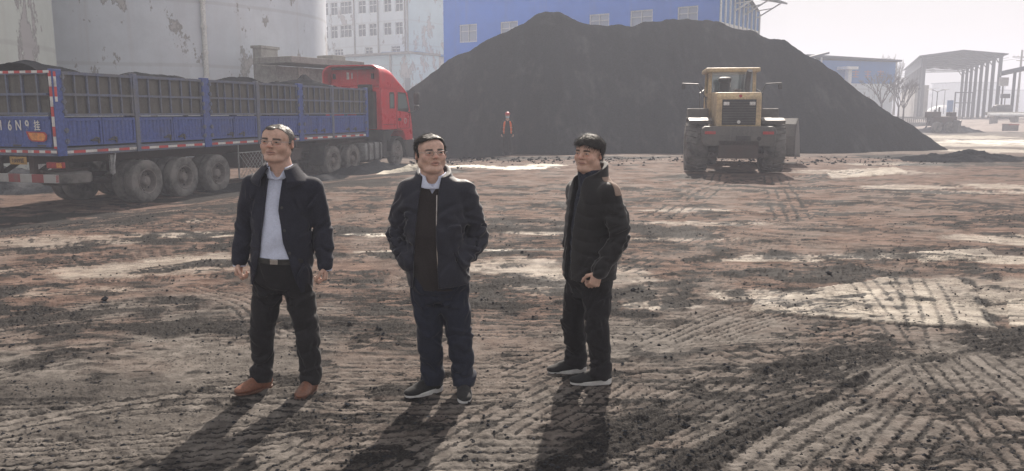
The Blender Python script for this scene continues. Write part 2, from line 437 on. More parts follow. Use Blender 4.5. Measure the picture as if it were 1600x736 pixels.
    # low ridges of scraped mud running across the yard
    rid = 1 - np.abs(fbm(x * .9, y * 3.4, 4, 71) * 2 - 1); rid = np.clip(rid - .80, 0, 1) * 5
    z += near * .012 * rid * sstep(.45, .6, n1)
    coal = np.clip(coal + .55 * rid * sstep(.42, .58, n1) * near, 0, 1)
    dash = fbm(x * 5, y * 17, 3, 83); coal = np.clip(coal + .8 * sstep(.62, .70, dash) * sstep(.40, .56, n1) * near, 0, 1); z += -near * .006 * sstep(.62, .70, dash)
    red = sstep(5.6, 8.5, y + (n1 - .5) * 3) * sstep(42, 28, y + (n1 - .5) * 6) * (.55 + .45 * sstep(.30, .50, n1 * .6 + n2 * .4)) + .22 * sstep(.45, .6, n1) * sstep(9, 5, y)
    return z.reshape(sh), np.clip(coal, 0, 1).reshape(sh), np.clip(pale, 0, 1.3).reshape(sh), red.reshape(sh)

def ground_material(name, lift=0.0):
    n = NB(name)
    pos = 'Object'
    coal = n.attr('coal').outputs['Fac']; pale = n.attr('pale').outputs['Fac']; red = n.attr('red').outputs['Fac']
    f1 = n.noise(9, 6, 0.65); f2 = n.noise(60, 5, 0.7); f3 = n.noise(1.3, 5, 0.6); f4 = n.noise((2.4, 5.0, 4), 6, 0.68)
    dirt = n.mix(n.ramp(f1, 0.3, 0.7), (0.080, 0.071, 0.065), (0.198, 0.179, 0.163))
    rd = n.mix(n.ramp(f4, 0.35, 0.7), (0.085, 0.057, 0.047), (0.200, 0.142, 0.118))
    c = n.mix(red, dirt, rd)
    pl = n.mix(n.ramp(f4, 0.35, 0.65), (0.27, 0.24, 0.205), (0.46, 0.42, 0.36))
    pm = n.math('MULTIPLY', pale, n.ramp(f1, 0.28, 0.55, 0.45, 1.0))
    pl = n.mix(n.ramp(pale, 0.95, 1.25), pl, (0.62, 0.59, 0.54))  # near-white for pale slabs and for wet road glare painted as colour
    c = n.mix(pm, c, pl)
    cl = n.mix(n.ramp(f2, 0.35, 0.7), (0.016, 0.015, 0.015), (0.058, 0.053, 0.050))
    cm = n.math('ADD', coal, n.math('MULTIPLY', n.math('SUBTRACT', f1, 0.5), 0.55))
    c = n.mix(n.ramp(cm, 0.13, 0.86), c, cl)
    # pepper of coal grains and a few pale chips
    v = n.n('ShaderNodeTexVoronoi'); v.inputs['Scale'].default_value = 34; n.l(n.tc.outputs[pos], v.inputs['Vector'])
    pep = n.math('MULTIPLY', n.ramp(v.outputs['Distance'], 0.34, 0.20), n.ramp(f3, 0.42, 0.6, 0.15, 0.85))
    c = n.mix(pep, c, (0.02, 0.02, 0.02))
    c = n.mix(n.ramp(f2, 0.69, 0.74, 0, 0.55), c, (0.42, 0.40, 0.37))
    r = n.ramp(f3, 0.35, 0.7, 0.62, 0.9)
    h = n.math('ADD', n.math('MULTIPLY', f1, 0.7), n.math('MULTIPLY', f2, 0.35))
    nm = n.bump(h, 0.75, 0.03)
    return n.done(c, r, 0, nm, n.math('ADD', n.math('MULTIPLY', pale, 0.06), 0.014))
M_GROUND = ground_material('trampled_coal_earth')

def make_ground():
    ys = [-60, -30, -15, -8, -4, -1, 1.0, 2.0, 2.8, 3.3]
    y = 3.3
    while y < 60:
        y += min(max(0.0072, 0.00058 * y * y), 0.30); ys.append(y)
    while y < 4500: y *= 1.06; ys.append(y)
    ys = np.array(ys); nc = 1240
    t = np.linspace(-1, 1, nc); out_ = 1 + np.cumsum(np.linspace(.004, .16, 28)); t = np.concatenate([-out_[::-1], t, out_]); nc = len(t)
    wy = np.where(ys > 4, ys * 0.86, 3.44 + np.abs(ys - 4) * 1.2)
    wy = np.where(ys > 40, 34.4 + (ys - 40) * 1.6, wy)
    X = wy[:, None] * t[None, :]; Y = np.repeat(ys[:, None], nc, 1)
    Z, coal, pale, red = ground_fields(X, Y)
    me = bpy.data.meshes.new('ground'); r, c = X.shape
    co = np.stack([X, Y, Z], -1).reshape(-1, 3).astype(np.float32)
    idx = (np.arange(r - 1)[:, None] * c + np.arange(c - 1)[None, :]).ravel()
    quads = np.stack([idx, idx + 1, idx + c + 1, idx + c], -1).astype(np.int32)
    me.vertices.add(len(co)); me.vertices.foreach_set('co', co.ravel())
    me.loops.add(quads.size); me.loops.foreach_set('vertex_index', quads.ravel())
    me.polygons.add(len(quads)); me.polygons.foreach_set('loop_start', np.arange(0, quads.size, 4, dtype=np.int32))
    me.polygons.foreach_set('use_smooth', np.ones(len(quads), bool))
    me.update(calc_edges=True)
    for nme, a in (('coal', coal), ('pale', pale), ('red', red)):
        at_ = me.attributes.new(nme, 'FLOAT', 'POINT'); at_.data.foreach_set('value', a.ravel().astype(np.float32))
    me.materials.append(M_GROUND)
    o = bpy.data.objects.new('ground', me); COL.objects.link(o); structure(o); return o
GROUND = make_ground()

# ------------------------------------------------------------------ coal
def coal_material(name, tone=1.0):
    n = NB(name)
    f1 = n.noise(0.8, 6, 0.65); f2 = n.noise(14, 6, 0.7)
    c = n.mix(n.ramp(f2, 0.3, 0.72), (0.010 * tone, 0.011 * tone, 0.013 * tone), (0.030 * tone, 0.032 * tone, 0.037 * tone))
    c = n.mix(n.ramp(f1, 0.55, 0.8, 0, 0.25), c, (0.036 * tone, 0.036 * tone, 0.038 * tone))
    sl_ = n.noise((0.9, 0.35, 0.35), 7, 0.7)
    c = n.mix(n.ramp(sl_, 0.50, 0.72, 0, 0.6), c, (0.075 * tone, 0.074 * tone, 0.078 * tone))
    return n.done(c, 0.75, 0, n.bump(f2, 0.6, 0.05), 0.0)
M_COAL = coal_material('coal'); M_COALF = coal_material('coal_dusty', 1.6)

def heap(name, label, cx, cy, rx, ry, h, seed, rot=0.0, res=70, base=None, slope_pow=1.15, mat=None, lumps=0.12, group=None, cat='coal heap'):
    """a tipped mound with an uneven rim"""
    g = np.linspace(-1.35, 1.35, res); U, V = np.meshgrid(g, g)
    ang = np.arctan2(V, U); r = np.sqrt(U * U + V * V)
    r = r * (1 + .28 * (fbm(np.cos(ang) * 1.5 + 5, np.sin(ang) * 1.5 + seed, 3, seed) - .5) * 2)
    z = np.clip(1 - r ** slope_pow, -0.2, 1) * h
    X = U * rx; Y = V * ry
    z = z + (fbm(X * 2.2 + seed, Y * 2.2, 5, seed) - .5) * lumps * 2 * np.clip(1.2 - r, 0, 1) + (fbm(X * 9, Y * 9 + seed, 3, seed + 3) - .5) * lumps * .9 * np.clip(1.15 - r, 0, 1)
    b = base if base is not None else gz(cx, cy)
    m = MB(); m.grid(X, Y, z - 0.03)
    o = m.build(name, mat or M_COAL, loc=(cx, cy, b), rotz=rot, smooth=50)
    return tag(o, label, cat, group)

def make_pile():
    P = [(560, 176), (600, 160), (640, 138), (668, 118), (700, 95), (722, 83), (745, 74), (770, 60), (795, 49), (815, 38), (828, 27), (838, 21), (850, 20), (858, 21), (866, 18), (882, 21), (895, 28), (910, 36), (940, 38), (965, 40), (985, 39), (1010, 36), (1050, 29),
         (1085, 32), (1115, 31), (1140, 43), (1175, 50), (1190, 53), (1215, 63), (1240, 70), (1265, 86), (1280, 94), (1310, 114), (1335, 134), (1360, 158), (1400, 182), (1440, 206), (1470, 224), (1500, 240)]
    rx, ry, rz = [], [], []
    for px, py in P:
        Y = 42.5 if px < 1180 else 42.5 - 4.5 * (px - 1180) / 320
        if px < 700: Y -= (700 - px) / 140 * 2
        x, y, z = at(px, py, Y); rx.append(x); ry.append(y); rz.append(z)
    xs = np.arange(rx[0] - 1.5, rx[-1] + 1.5, 0.11); ysg = np.arange(30.0, 56.0, 0.13)
    X, Y = np.meshgrid(xs, ysg)
    yr = np.interp(X, rx, ry); zr = np.interp(X, rx, rz)
    zr = np.where(X < rx[0], rz[0] - (rx[0] - X) * .72, zr); zr = np.where(X > rx[-1], rz[-1] - (X - rx[-1]) * .72, zr)
    kk = np.ones(7) / 7; zr = np.apply_along_axis(lambda r: np.convolve(np.pad(r, 3, 'edge'), kk, 'valid'), 1, zr)
    sl = 0.80
    d = np.abs(Y - yr); d = np.sqrt(d * d + 0.02) - 0.14
    gul = (fbm(X * .9, Y * .16, 4, 3) - .5) * .50 * np.clip(d / 3, 0, 1)
    foot = zr - sl * d; zr = zr + (fbm(X * 1.3, Y * .1, 4, 19) - .5) * .35
    Z = zr - sl * d + gul + (fbm(X * .5, Y * .5, 3, 8) - .5) * .28 * np.clip(d / 2, 0, 1) + (fbm(X * 3.2, Y * 3.2, 4, 6) - .5) * .07 * np.clip(d + .3, .3, 1) + (fbm(X * 1.4, Y * 1.4, 2, 2) - .5) * .05
    Z = np.where(foot < .5, Z * 1.0 - (0.5 - foot) * .15, Z)
    Z = np.maximum(Z, -0.6)
    m = MB(); m.grid(X, Y, Z)
    o = m.build('coal_pile', M_COAL, smooth=60)
    return tag(o, 'huge dark heap of fine coal rising behind the wheel loader', 'coal pile')
make_pile()
x, y = on_ground(1510, 250); heap('coal_mound', 'flat spread of coal rubble beyond the right toe of the huge heap', x, y, 3.0, 1.6, .30, 14, cat='coal mound', lumps=.2)
x, y = on_ground(20, 300, -.3); heap('gravel_heap', 'grey gravelly heap behind the striped bar of the lorry', x - 1.2, y + .9, 2.8, 1.7, .78, 15, mat=M_COALF, cat='gravel heap', lumps=.1)
x, y = on_ground(585, 268, -.3); heap('coal_spill', 'black coal spill beside the driving wheels of the lorry', x, y + .4, 3.6, 1.0, .36, 16, rot=math.radians(90 - 17.4 - 6), cat='coal spill')
x, y = on_ground(430, 290, -.3); heap('coal_spill', 'black coal spill between the rear and driving wheels of the lorry', x, y + .5, 3.2, 1.0, .30, 17, rot=math.radians(90 - 17.4), cat='coal spill')
x, y = on_ground(655, 262); heap('rubble_heap', 'pale stony rubble in front of the red cab', x, y, .95, .6, .26, 18, mat=worn('pale_rubble', (.42, .38, .31), .9, amount=.3, scale=3), cat='rubble heap', lumps=.15)

def crumbs():
    """loose crumbs and clods of coal thrown over the earth: nobody could count them"""
    rng = np.random.default_rng(4)
    N = 38000
    y = 3.6 + 11 * rng.random(N) ** 2.0; x = (rng.random(N) * 2 - 1) * .74 * y
    _, coal, pale, _r = ground_fields(x.reshape(1, -1), y.reshape(1, -1))
    n = fbm(x * 1.6, y * 1.6, 3, 77)
    keep = rng.random(N) < np.clip(.03 + .55 * coal[0] + .5 * (n - .55), 0.015, 1)
    x, y = x[keep], y[keep]
    s = .0025 + .010 * rng.random(len(x)) ** 4 + .0004 * y
    extra = [on_ground(990, 455), on_ground(1003, 458), on_ground(1008, 438), on_ground(975, 462), on_ground(1025, 460), on_ground(165, 472), on_ground(162, 474), on_ground(860, 470), on_ground(1295, 428), on_ground(280, 420)]
    x = np.concatenate([x, [e[0] for e in extra]]); y = np.concatenate([y, [e[1] for e in extra]]); s = np.concatenate([s, np.array([.03, .025, .018, .016, .016, .05, .03, .02, .05, .02])])
    z = ground_fields(x.reshape(1, -1), y.reshape(1, -1))[0][0]
    base = np.array([(0, 0, 1), (.9, 0, .25), (.28, .86, .2), (-.73, .53, .3), (-.73, -.53, .2), (.28, -.86, .3), (0, 0, -.6)])
    fc = [(0, 1, 2), (0, 2, 3), (0, 3, 4), (0, 4, 5), (0, 5, 1), (6, 2, 1), (6, 3, 2), (6, 4, 3), (6, 5, 4), (6, 1, 5)]
    K = len(x); j = 1 + (rng.random((K, 7, 3)) - .5) * .8
    V = base[None] * j; a = rng.random(K) * 6.283; ca, sa = np.cos(a)[:, None], np.sin(a)[:, None]
    vx = V[..., 0] * ca - V[..., 1] * sa; vy = V[..., 0] * sa + V[..., 1] * ca
    st = (0.8 + .8 * rng.random(K))[:, None]
    P = np.stack([x[:, None] + vx * s[:, None] * st, y[:, None] + vy * s[:, None], z[:, None] + V[..., 2] * s[:, None] * .75 + s[:, None] * .2], -1).reshape(-1, 3)
    F = (np.array(fc)[None] + (np.arange(K) * 7)[:, None, None]).reshape(-1, 3)
    me = bpy.data.meshes.new('coal_crumbs'); me.from_pydata(P.tolist(), [], F.tolist()); me.materials.append(M_COALF)
    o = bpy.data.objects.new('coal_crumbs', me); COL.objects.link(o)
    tag(o, 'loose black crumbs of coal scattered over the trampled ground', 'coal crumbs'); structure(o, 'stuff')
crumbs()
def foot_lumps():
    """clods rolled down to the foot of the heap"""
    rng = np.random.default_rng(12); m = MB(); base = [(0, 0, 1), (.9, 0, .25), (.28, .86, .2), (-.73, .53, .3), (-.73, -.53, .2), (.28, -.86, .3), (0, 0, -.6)]
    fc = [(0, 1, 2), (0, 2, 3), (0, 3, 4), (0, 4, 5), (0, 5, 1), (6, 2, 1), (6, 3, 2), (6, 4, 3), (6, 5, 4), (6, 1, 5)]
    for k in range(1500):
        px, py = rng.uniform(640, 1490), 246 + abs(rng.normal(0, 5)) + (3 if rng.random() < .2 else 0)
        x, y = on_ground(px, py); r = .015 + .07 * rng.random() ** 5; zz = 0.0
        j = 1 + (rng.random((7, 3)) - .5) * .8
        m.add([(x + b[0] * r * q[0], y + b[1] * r * q[1], zz + b[2] * r * q[2] * .8) for b, q in zip(base, j)], fc)
    o = m.build('coal_clods', M_COAL); tag(o, 'clods of coal rolled out along the foot of the huge heap', 'coal clods'); structure(o, 'stuff')
foot_lumps()
# ------------------------------------------------------------------ silos and buildings
def peeling(name, base, tint, scale=0.22):
    n = NB(name)
    big = n.noise(scale, 7, 0.62); mid = n.noise(scale * 4, 6, 0.7); fine = n.noise(6, 5, 0.65)
    st = n.noise((1.3, 1.3, 0.05), 5, 0.6)
    c = n.mix(n.ramp(mid, 0.3, 0.7), tuple(x * .88 for x in base), base)
    c = n.mix(n.ramp(st, 0.5, 0.75, 0, 0.35), c, tint)
    v = n.noise((0.52, 0.52, 0.26), 9, 0.70)
    cov = n.math('ADD', v, n.math('MULTIPLY', n.math('SUBTRACT', big, 0.5), 0.45))
    edge = n.math('MULTIPLY', n.ramp(cov, 0.567, 0.587), n.ramp(cov, 0.615, 0.593))
    c = n.mix(n.ramp(cov, 0.575, 0.597), c, (0.47, 0.455, 0.45))
    c = n.mix(n.math('MULTIPLY', edge, 0.75), c, (0.24, 0.23, 0.23))
    c = n.mix(n.ramp(n.noise((1.8, 1.8, 0.9), 6, 0.7), 0.69, 0.73, 0, 0.7), c, (0.20, 0.19, 0.19))
    # lifts of the slip form
    w = n.n('ShaderNodeTexWave', wave_type='BANDS', bands_direction='Z'); w.inputs['Scale'].default_value = 0.11
    w.inputs['Distortion'].default_value = 0.4; n.l(n.tc.outputs['Object'], w.inputs['Vector'])
    c = n.mix(n.ramp(w.outputs['Fac'], 0.985, 1.0, 0, 0.25), c, (0.35, 0.34, 0.33))
    h = n.math('ADD', n.math('MULTIPLY', n.ramp(cov, 0.60, 0.62), -0.5), n.math('MULTIPLY', fine, 0.3))
    return n.done(c, 0.8, 0, n.bump(h, 0.4, 0.05), 0.25)
M_SILO_B = peeling('silo_paint_bluish', (0.68, 0.72, 0.78), (0.48, 0.45, 0.46))
M_SILO_G = peeling('silo_paint_greenish', (0.64, 0.68, 0.63), (0.48, 0.45, 0.42), 0.16)
M_WHITE = worn('white_paint', (0.74, 0.74, 0.72), 0.6, amount=0.25)
M_CONC = worn('old_concrete', (0.34, 0.33, 0.31), 0.85, dirt=(0.13, 0.12, 0.11), amount=0.5, scale=0.9, streak=0.6, bump=0.4)
M_DARKSTEEL = worn('dark_steel', (0.07, 0.07, 0.075), 0.5, 0.2, amount=0.4)
M_GLASS = NB('window_glass').done((0.10, 0.12, 0.14), 0.12, 0.0, spec=0.7)

def silo(label, az, D, R, mat, H=27):
    a = math.radians(az); x, y = D * math.sin(a), D * math.cos(a)
    t = thing('silo', label, 'silo', (x, y, -0.35))
    m = MB(); m.lathe([(R, 0), (R, H)], seg=160)
    m.build('shell', mat, t, smooth=40)
    m = MB(); m.lathe([(R + .35, H - .6), (R + .35, H), (R - 1.5, H + 1.6), (0.1, H + 2.4)], seg=96); m.build('roof', M_CONC, t, smooth=40)
    return t, x, y
S1, sx, sy = silo('broad bluish white silo with peeling paint behind the lorry trailer', -24.24, 50, 10, M_SILO_B)
silo('greenish white silo at the far left behind the rear of the trailer', -45.26, 36, 10, M_SILO_G)
# downpipe on the bluish silo
kx = ray(322, 100); kk = kx[0] / kx[1]
# point on the silo wall along that sight line
A_ = 1 + kk * kk; B_ = -2 * (kk * sx + sy); C_ = sx * sx + sy * sy - 10.12 ** 2
yy = (-B_ - math.sqrt(B_ * B_ - 4 * A_ * C_)) / (2 * A_); xx = kk * yy
m = MB(); m.tube([(xx - sx, yy - sy, 0.5), (xx - sx, yy - sy, 26.5)], 0.115, 12)
for z in np.arange(1.4, 26, 1.15): m.lathe([(.115, -.06), (.15, -.06), (.15, .06), (.115, .06)], 12, c=(xx - sx, yy - sy, z))
m.build('downpipe', M_WHITE, S1, smooth=40)

def wall_holes(m, W, z0, z1, holes, depth=0.15, y=0.0):
    xs = sorted({0.0, W} | {h[0] for h in holes} | {h[1] for h in holes}); zs = sorted({z0, z1} | {h[2] for h in holes} | {h[3] for h in holes})
    for i in range(len(xs) - 1):
        for j in range(len(zs) - 1):
            cx, cz = (xs[i] + xs[i + 1]) / 2, (zs[j] + zs[j + 1]) / 2
            if any(h[0] < cx < h[1] and h[2] < cz < h[3] for h in holes): continue
            m.add([(xs[i], y, zs[j]), (xs[i + 1], y, zs[j]), (xs[i + 1], y, zs[j + 1]), (xs[i], y, zs[j + 1])], [(0, 1, 2, 3)])
    for a, b, c, d in holes:
        for p, q in (((a, c), (b, c)), ((b, c), (b, d)), ((b, d), (a, d)), ((a, d), (a, c))):
            m.add([(p[0], y, p[1]), (q[0], y, q[1]), (q[0], y + depth, q[1]), (p[0], y + depth, p[1])], [(0, 1, 2, 3)])
def window(parent, x0, x1, z0, z1, y=0.10, cols=2, transom=0.62, fm=None, t=0.07, glass=None):
    m = MB(); w = x1 - x0
    m.box(((x0 + x1) / 2, y, z0 + t / 2), (w, .08, t)); m.box(((x0 + x1) / 2, y, z1 - t / 2), (w, .08, t))
    for i in range(cols + 1):
        xx = x0 + t / 2 + (w - t) * i / cols
        m.box((xx, y + .001, (z0 + z1) / 2), (t if i in (0, cols) else t * .8, .076, z1 - z0 - 2 * t + .002))
    if transom:
        zt = z0 + (z1 - z0) * transom
        m.box(((x0 + x1) / 2, y + .002, zt), (w - 2 * t, .07, t * .8))
    f = m.build('window', fm or M_WHITE, parent)
    g = MB(); g.add([(x0 + .01, y + .06, z0 + .01), (x1 - .01, y + .06, z0 + .01), (x1 - .01, y + .06, z1 - .01), (x0 + .01, y + .06, z1 - .01)], [(0, 1, 2, 3)])
    g.build('pane', glass or M_GLASS, f)
    return f
class Facade:
    """local frame of a wall that runs between two ground points; turns photo pixels into local x, z"""
    def __init__(s, L, R): 
        s.L = L; s.d = (R[0] - L[0], R[1] - L[1]); s.W = math.hypot(*s.d); s.d = (s.d[0] / s.W, s.d[1] / s.W); s.rz = math.atan2(s.d[1], s.d[0])
    def px(s, x, y):
        r = ray(x, y); k = r[0] / r[1]
        t = (k * s.L[1] - s.L[0]) / (s.d[0] - k * s.d[1]); Y = s.L[1] + s.d[1] * t
        return t, EYE + r[2] / r[1] * Y
    def rect(s, x0, x1, y0, y1):
        a, z1 = s.px(x0, y0); b, _ = s.px(x1, y0); _, z0 = s.px(x0, y1)
        return a, b, z0, z1
def sheet_metal(name, col, scale=3.2, axis='X'):
    n = NB(name)
    w = n.n('ShaderNodeTexWave', wave_type='BANDS', bands_direction=axis, wave_profile='SAW'); w.inputs['Scale'].default_value = scale; w.inputs['Distortion'].default_value = 0
    n.l(n.tc.outputs['Object'], w.inputs['Vector'])
    b = n.noise(0.25, 6, 0.65); st = n.noise((1.2, 1.2, 0.05), 5, 0.65)
    c = n.mix(n.ramp(b, .3, .75), tuple(x * .8 for x in col), col)
    c = n.mix(n.ramp(st, .52, .8, 0, .5), c, tuple(x * .55 + .06 for x in col))
    return n.done(c, 0.7, 0, n.bump(w.outputs['Fac'], 0.5, 0.05), 0.15)
M_BLUESHEET = sheet_metal('blue_sheet', (0.045, 0.18, 0.66))
M_BLUEFAR = sheet_metal('blue_sheet_pale', (0.10, 0.24, 0.55), 2)
M_PALEWALL = peeling('pale_render', (0.72, 0.77, 0.80), (0.50, 0.47, 0.46), 0.1)
M_AQUAWALL = peeling('aqua_render', (0.52, 0.64, 0.68), (0.42, 0.45, 0.46), 0.1)

# ---- long blue shed behind the coal
def blue_shed():
    Lp, Rp = (-6.25, 75.0), (15.08, 60.0)
    F = Facade(Lp, Rp)
    t = thing('blue_shed', 'tall blue sheet metal hall rising behind the huge coal heap', 'hall', (Lp[0], Lp[1], 0), F.rz)
    win = [F.rect(718, 745, 39, 67), F.rect(782, 809, 34.5, 62), F.rect(850, 876, 29, 56), F.rect(921, 952, 23, 50), F.rect(985, 1020, 17, 45), F.rect(1059, 1091, 11, 40)]
    m = MB(); wall_holes(m, F.W, 0, 13.2, win, 0.16)
    D = 9.0
    m.add([(0, 0, 0), (0, D, 0), (0, D, 9.9), (0, 0, 13.2)], [(0, 1, 2, 3)])
    m.add([(0, D, 0), (F.W, D, 0), (F.W, D, 9.9), (0, D, 9.9)], [(0, 1, 2, 3)])
    m.build('wall', M_BLUESHEET, t)
    fr = worn('haze_dimmed_frame', (.50, .52, .56), .7, amount=.3); gl = NB('haze_paled_pane').done((.26, .30, .40), .45, 0, spec=.3)  # white frames dimmed, panes paled: blue haze painted into their colours
    for w in win: window(t, *w, y=.08, t=.09, fm=fr, glass=gl)
    # glazed end wall: white posts between blue sheeting
    def edge_z(y): return 11.75 - y * .235
    m = MB(); m.add([(F.W, 0, 0), (F.W, D, 0), (F.W, D, edge_z(D)), (F.W, 0, edge_z(0))], [(0, 1, 2, 3)]); m.build('end_wall', M_BLUEFAR, t)
    m = MB()
    for k in range(10):
        y = .15 + (D - .3) * k / 9; m.box((F.W + .06, y, edge_z(y) / 2), (.1, .14, edge_z(y) - .02))
    m.build('posts', M_WHITE, t)['kind'] = 'stuff'
    for k in range(9):
        y0 = .15 + (D - .3) * k / 9 + .16; m = MB(); m.box((F.W + .03, y0 + .32, 7.55), (.05, .56, 1.5)); m.build('window', M_WHITE, t)
    m = MB()
    m.add([(-.3, -.4, 13.3), (F.W - .2, -.4, 13.3), (F.W - .2, D + .5, 9.9), (-.3, D + .5, 9.9)], [(0, 1, 2, 3)])
    m.add([(-.3, -.4, 13.4), (F.W - .2, -.4, 13.4), (F.W - .2, D + .5, 10.0), (-.3, D + .5, 10.0)], [(0, 1, 2, 3)])
    m.build('roof', M_DARKSTEEL, t)
    # small canopy carried on brackets on the end wall
    m = MB(); y = 5.4
    m.prism([(F.W + .05, 10.75), (F.W + .05, 10.9), (F.W + 2.3, 10.35), (F.W + 2.3, 10.22)], 2.5, 8.6, 'Y'); m.build('canopy', M_DARKSTEEL, t)
    for y in (2.9, 5.4, 8.2):
        m = MB(); m.bar((F.W + .06, y, 9.3), (F.W + 1.9, y, 10.3), .09); m.bar((F.W + .06, y, 9.85), (F.W + 1.2, y, 9.95), .07); m.build('bracket', M_WHITE, t)
blue_shed()

def pale_block():
    P = (-12.8, 100.0); Lp = (P[0] - .82 * 22, P[1] + .574 * 22)
    F = Facade(Lp, P)
    t = thing('office_block', 'pale multi storey block with rows of windows between silo and blue hall', 'office block', (Lp[0], Lp[1], 0), F.rz)
    win = []
    for (a, b) in ((500, 512), (516, 527), (531, 549), (559, 571), (576, 588), (599, 611), (617, 629)):
        s = (b - 540) * -0.062
        win.append(F.rect(a, b, 4.5 + s - 1, 24 + s)); win.append(F.rect(a, b, 40 + s, 60 + s))
    for (a, b, c, d) in ((522, 536, 77, 89), (570, 582, 74, 86), (611, 625, 72, 83)): win.append(F.rect(a, b, c, d))
    H = 19.0
    m = MB(); wall_holes(m, F.W, 0, H, win, .2)
    m.add([(0, 12, 0), (F.W, 12, 0), (F.W, 12, H), (0, 12, H)], [(0, 1, 2, 3)]); m.add([(0, 0, 0), (0, 12, 0), (0, 12, H), (0, 0, H)], [(0, 1, 2, 3)])
    m.build('wall', M_PALEWALL, t)
    m = MB(); m.add([(F.W, 0, 0), (F.W, 12, 0), (F.W, 12, H), (F.W, 0, H)], [(0, 1, 2, 3)]); m.build('side_wall', M_AQUAWALL, t)
    for w in win: window(t, *w, y=.12, cols=3 if w[1] - w[0] > 1.6 else 2, t=.08)
    m = MB(); m.box((F.W / 2, 6, H + .1), (F.W + .5, 12.5, .3)); m.build('roof', M_CONC, t)
    m = MB()
    for px in (555, 592, 634): 
        x, _ = F.px(px, 60); m.tube([(x, -.12, .5), (x, -.12, H - .2)], .09, 8)
    x, _ = F.px(639.5, 60); m.tube([(x - .1, -.14, .5), (x - .1, -.14, H - .2)], .11, 8)
    m.build('drainpipes', M_CONC, t)
    # low annex in front
    Q = at(641, 84, 93.0); La = (Q[0] - .82 * 17, Q[1] + .574 * 17)
    G2 = Facade(La, Q[:2]); h = Q[2]
    t2 = thing('annex', 'low aqua annex with a flat roof edge behind the red cab', 'annex', (La[0], La[1], 0), G2.rz)
    m = MB(); m.box((G2.W / 2, 2.5, h / 2), (G2.W, 5, h)); m.build('wall', M_AQUAWALL, t2)
    m = MB(); m.box((G2.W / 2 - .05, 2.4, h + .14), (G2.W + .4, 5.6, .26)); m.build('roof', M_CONC, t2)
    x, _ = G2.px(611, 100); m = MB(); m.box((x, -.1, h / 2), (.22, .18, h - .1)); m.build('drainpipe', M_CONC, t2)
    a, b, c, d = G2.rect(633, 641, 122, 146); m = MB(); m.box(((a + b) / 2, -.02, (c + d) / 2), (b - a, .08, d - c)); m.build('door', M_GLASS, t2)
    # stained low block right of it
    A = at(645, 83, 97); B = at(693, 85, 104)
    G3 = Facade(A[:2], B[:2])
    t3 = thing('store_house', 'stained whitish low block beside the blue hall', 'store house', (A[0], A[1], 0), G3.rz)
    m = MB(); m.box((G3.W / 2, 2, A[2] / 2), (G3.W, 4, A[2])); m.build('wall', peeling('stained_render', (.58, .58, .54), (.30, .29, .26), .35), t3)
    m = MB(); m.box((G3.W / 2, 1.9, A[2] + .12), (G3.W + .4, 4.6, .22)); m.build('roof', M_BLUEFAR, t3)
    C = at(680, 22, 108); E_ = at(694, 22, 108)
    t4 = thing('stair_tower', 'narrow white tower between the pale block and the blue hall', 'tower', ((C[0] + E_[0]) / 2, C[1] + 1, 0), -.3)
    m = MB(); m.box((0, 0, C[2] / 2), (E_[0] - C[0] + .6, 2, C[2])); m.build('wall', M_PALEWALL, t4)
    m = MB(); m.box((0, 0, C[2] + .1), (E_[0] - C[0] + .9, 2.4, .2)); m.build('roof', M_CONC, t4)
pale_block()

# ---- concrete loading shed under a slab, in front of the bluish silo
def loading_shed():
    L = (-10.3, 36.0); R = (-8.07, 40.0); F = Facade(L, R)
    zt = at(437, 88, 36)[2]
    t = thing('loading_shed', 'grey concrete shed under a thin slab roof beside the silo', 'shed', (L[0], L[1], -.3), F.rz)
    Wd = F.W
    m = MB(); m.box((Wd / 2 - .1, .75, (zt - .1) / 2), (Wd - .4, 1.0, zt - .1)); m.build('wall', M_CONC, t)
    m = MB(); m.box((Wd / 2, .2, zt + .14), (Wd + .3, 2.3, .28)); m.box((Wd - .8, .3, zt + .42), (.9, 1.0, .26)); m.build('roof', M_CONC, t, bevel=.02)
    a, z1 = F.px(471, 98); b, _ = F.px(488, 98); m = MB(); m.box(((a + b) / 2, .23, zt - .75), ((b - a), .06, 1.25)); m.build('panel', worn('pale_panel', (.50, .47, .42), .8, amount=.5, streak=.5), t)
    P = at(408, 75, 37.5); Q = at(434, 75, 38.6); F2 = Facade(P[:2], Q[:2])
    t = thing('concrete_pier', 'stained concrete pier standing against the bluish silo', 'pier', (P[0], P[1], -.3), F2.rz)
    m = MB(); m.box((F2.W / 2, .25, (P[2] + .3) / 2), (F2.W, .5, P[2] + .3)); m.build('pier_shaft', M_CONC, t, bevel=.03)
    m = MB(); m.box((F2.W / 2, .25, P[2] + .36), (F2.W + .12, .62, .12)); m.build('cap', M_CONC, t)
    m = MB(); q = at(439, 110, 37.0); t = thing('steel_post', 'thin weathered post beside the concrete pier', 'post', (q[0], q[1], -.3)); m.box((0, 0, 2.0), (.14, .14, 4.0)); m.box((0, 0, 4.02), (.2, .2, .04)); m.build('shaft', M_CONC, t)
loading_shed()
x, y, z = at(497, 112, 35.2)
heap('coal_mound', 'black coal mound under the slab roof of the concrete shed', x - .6, y, 3.4, 2.6, z + .3, 19, base=-.3, cat='coal mound')
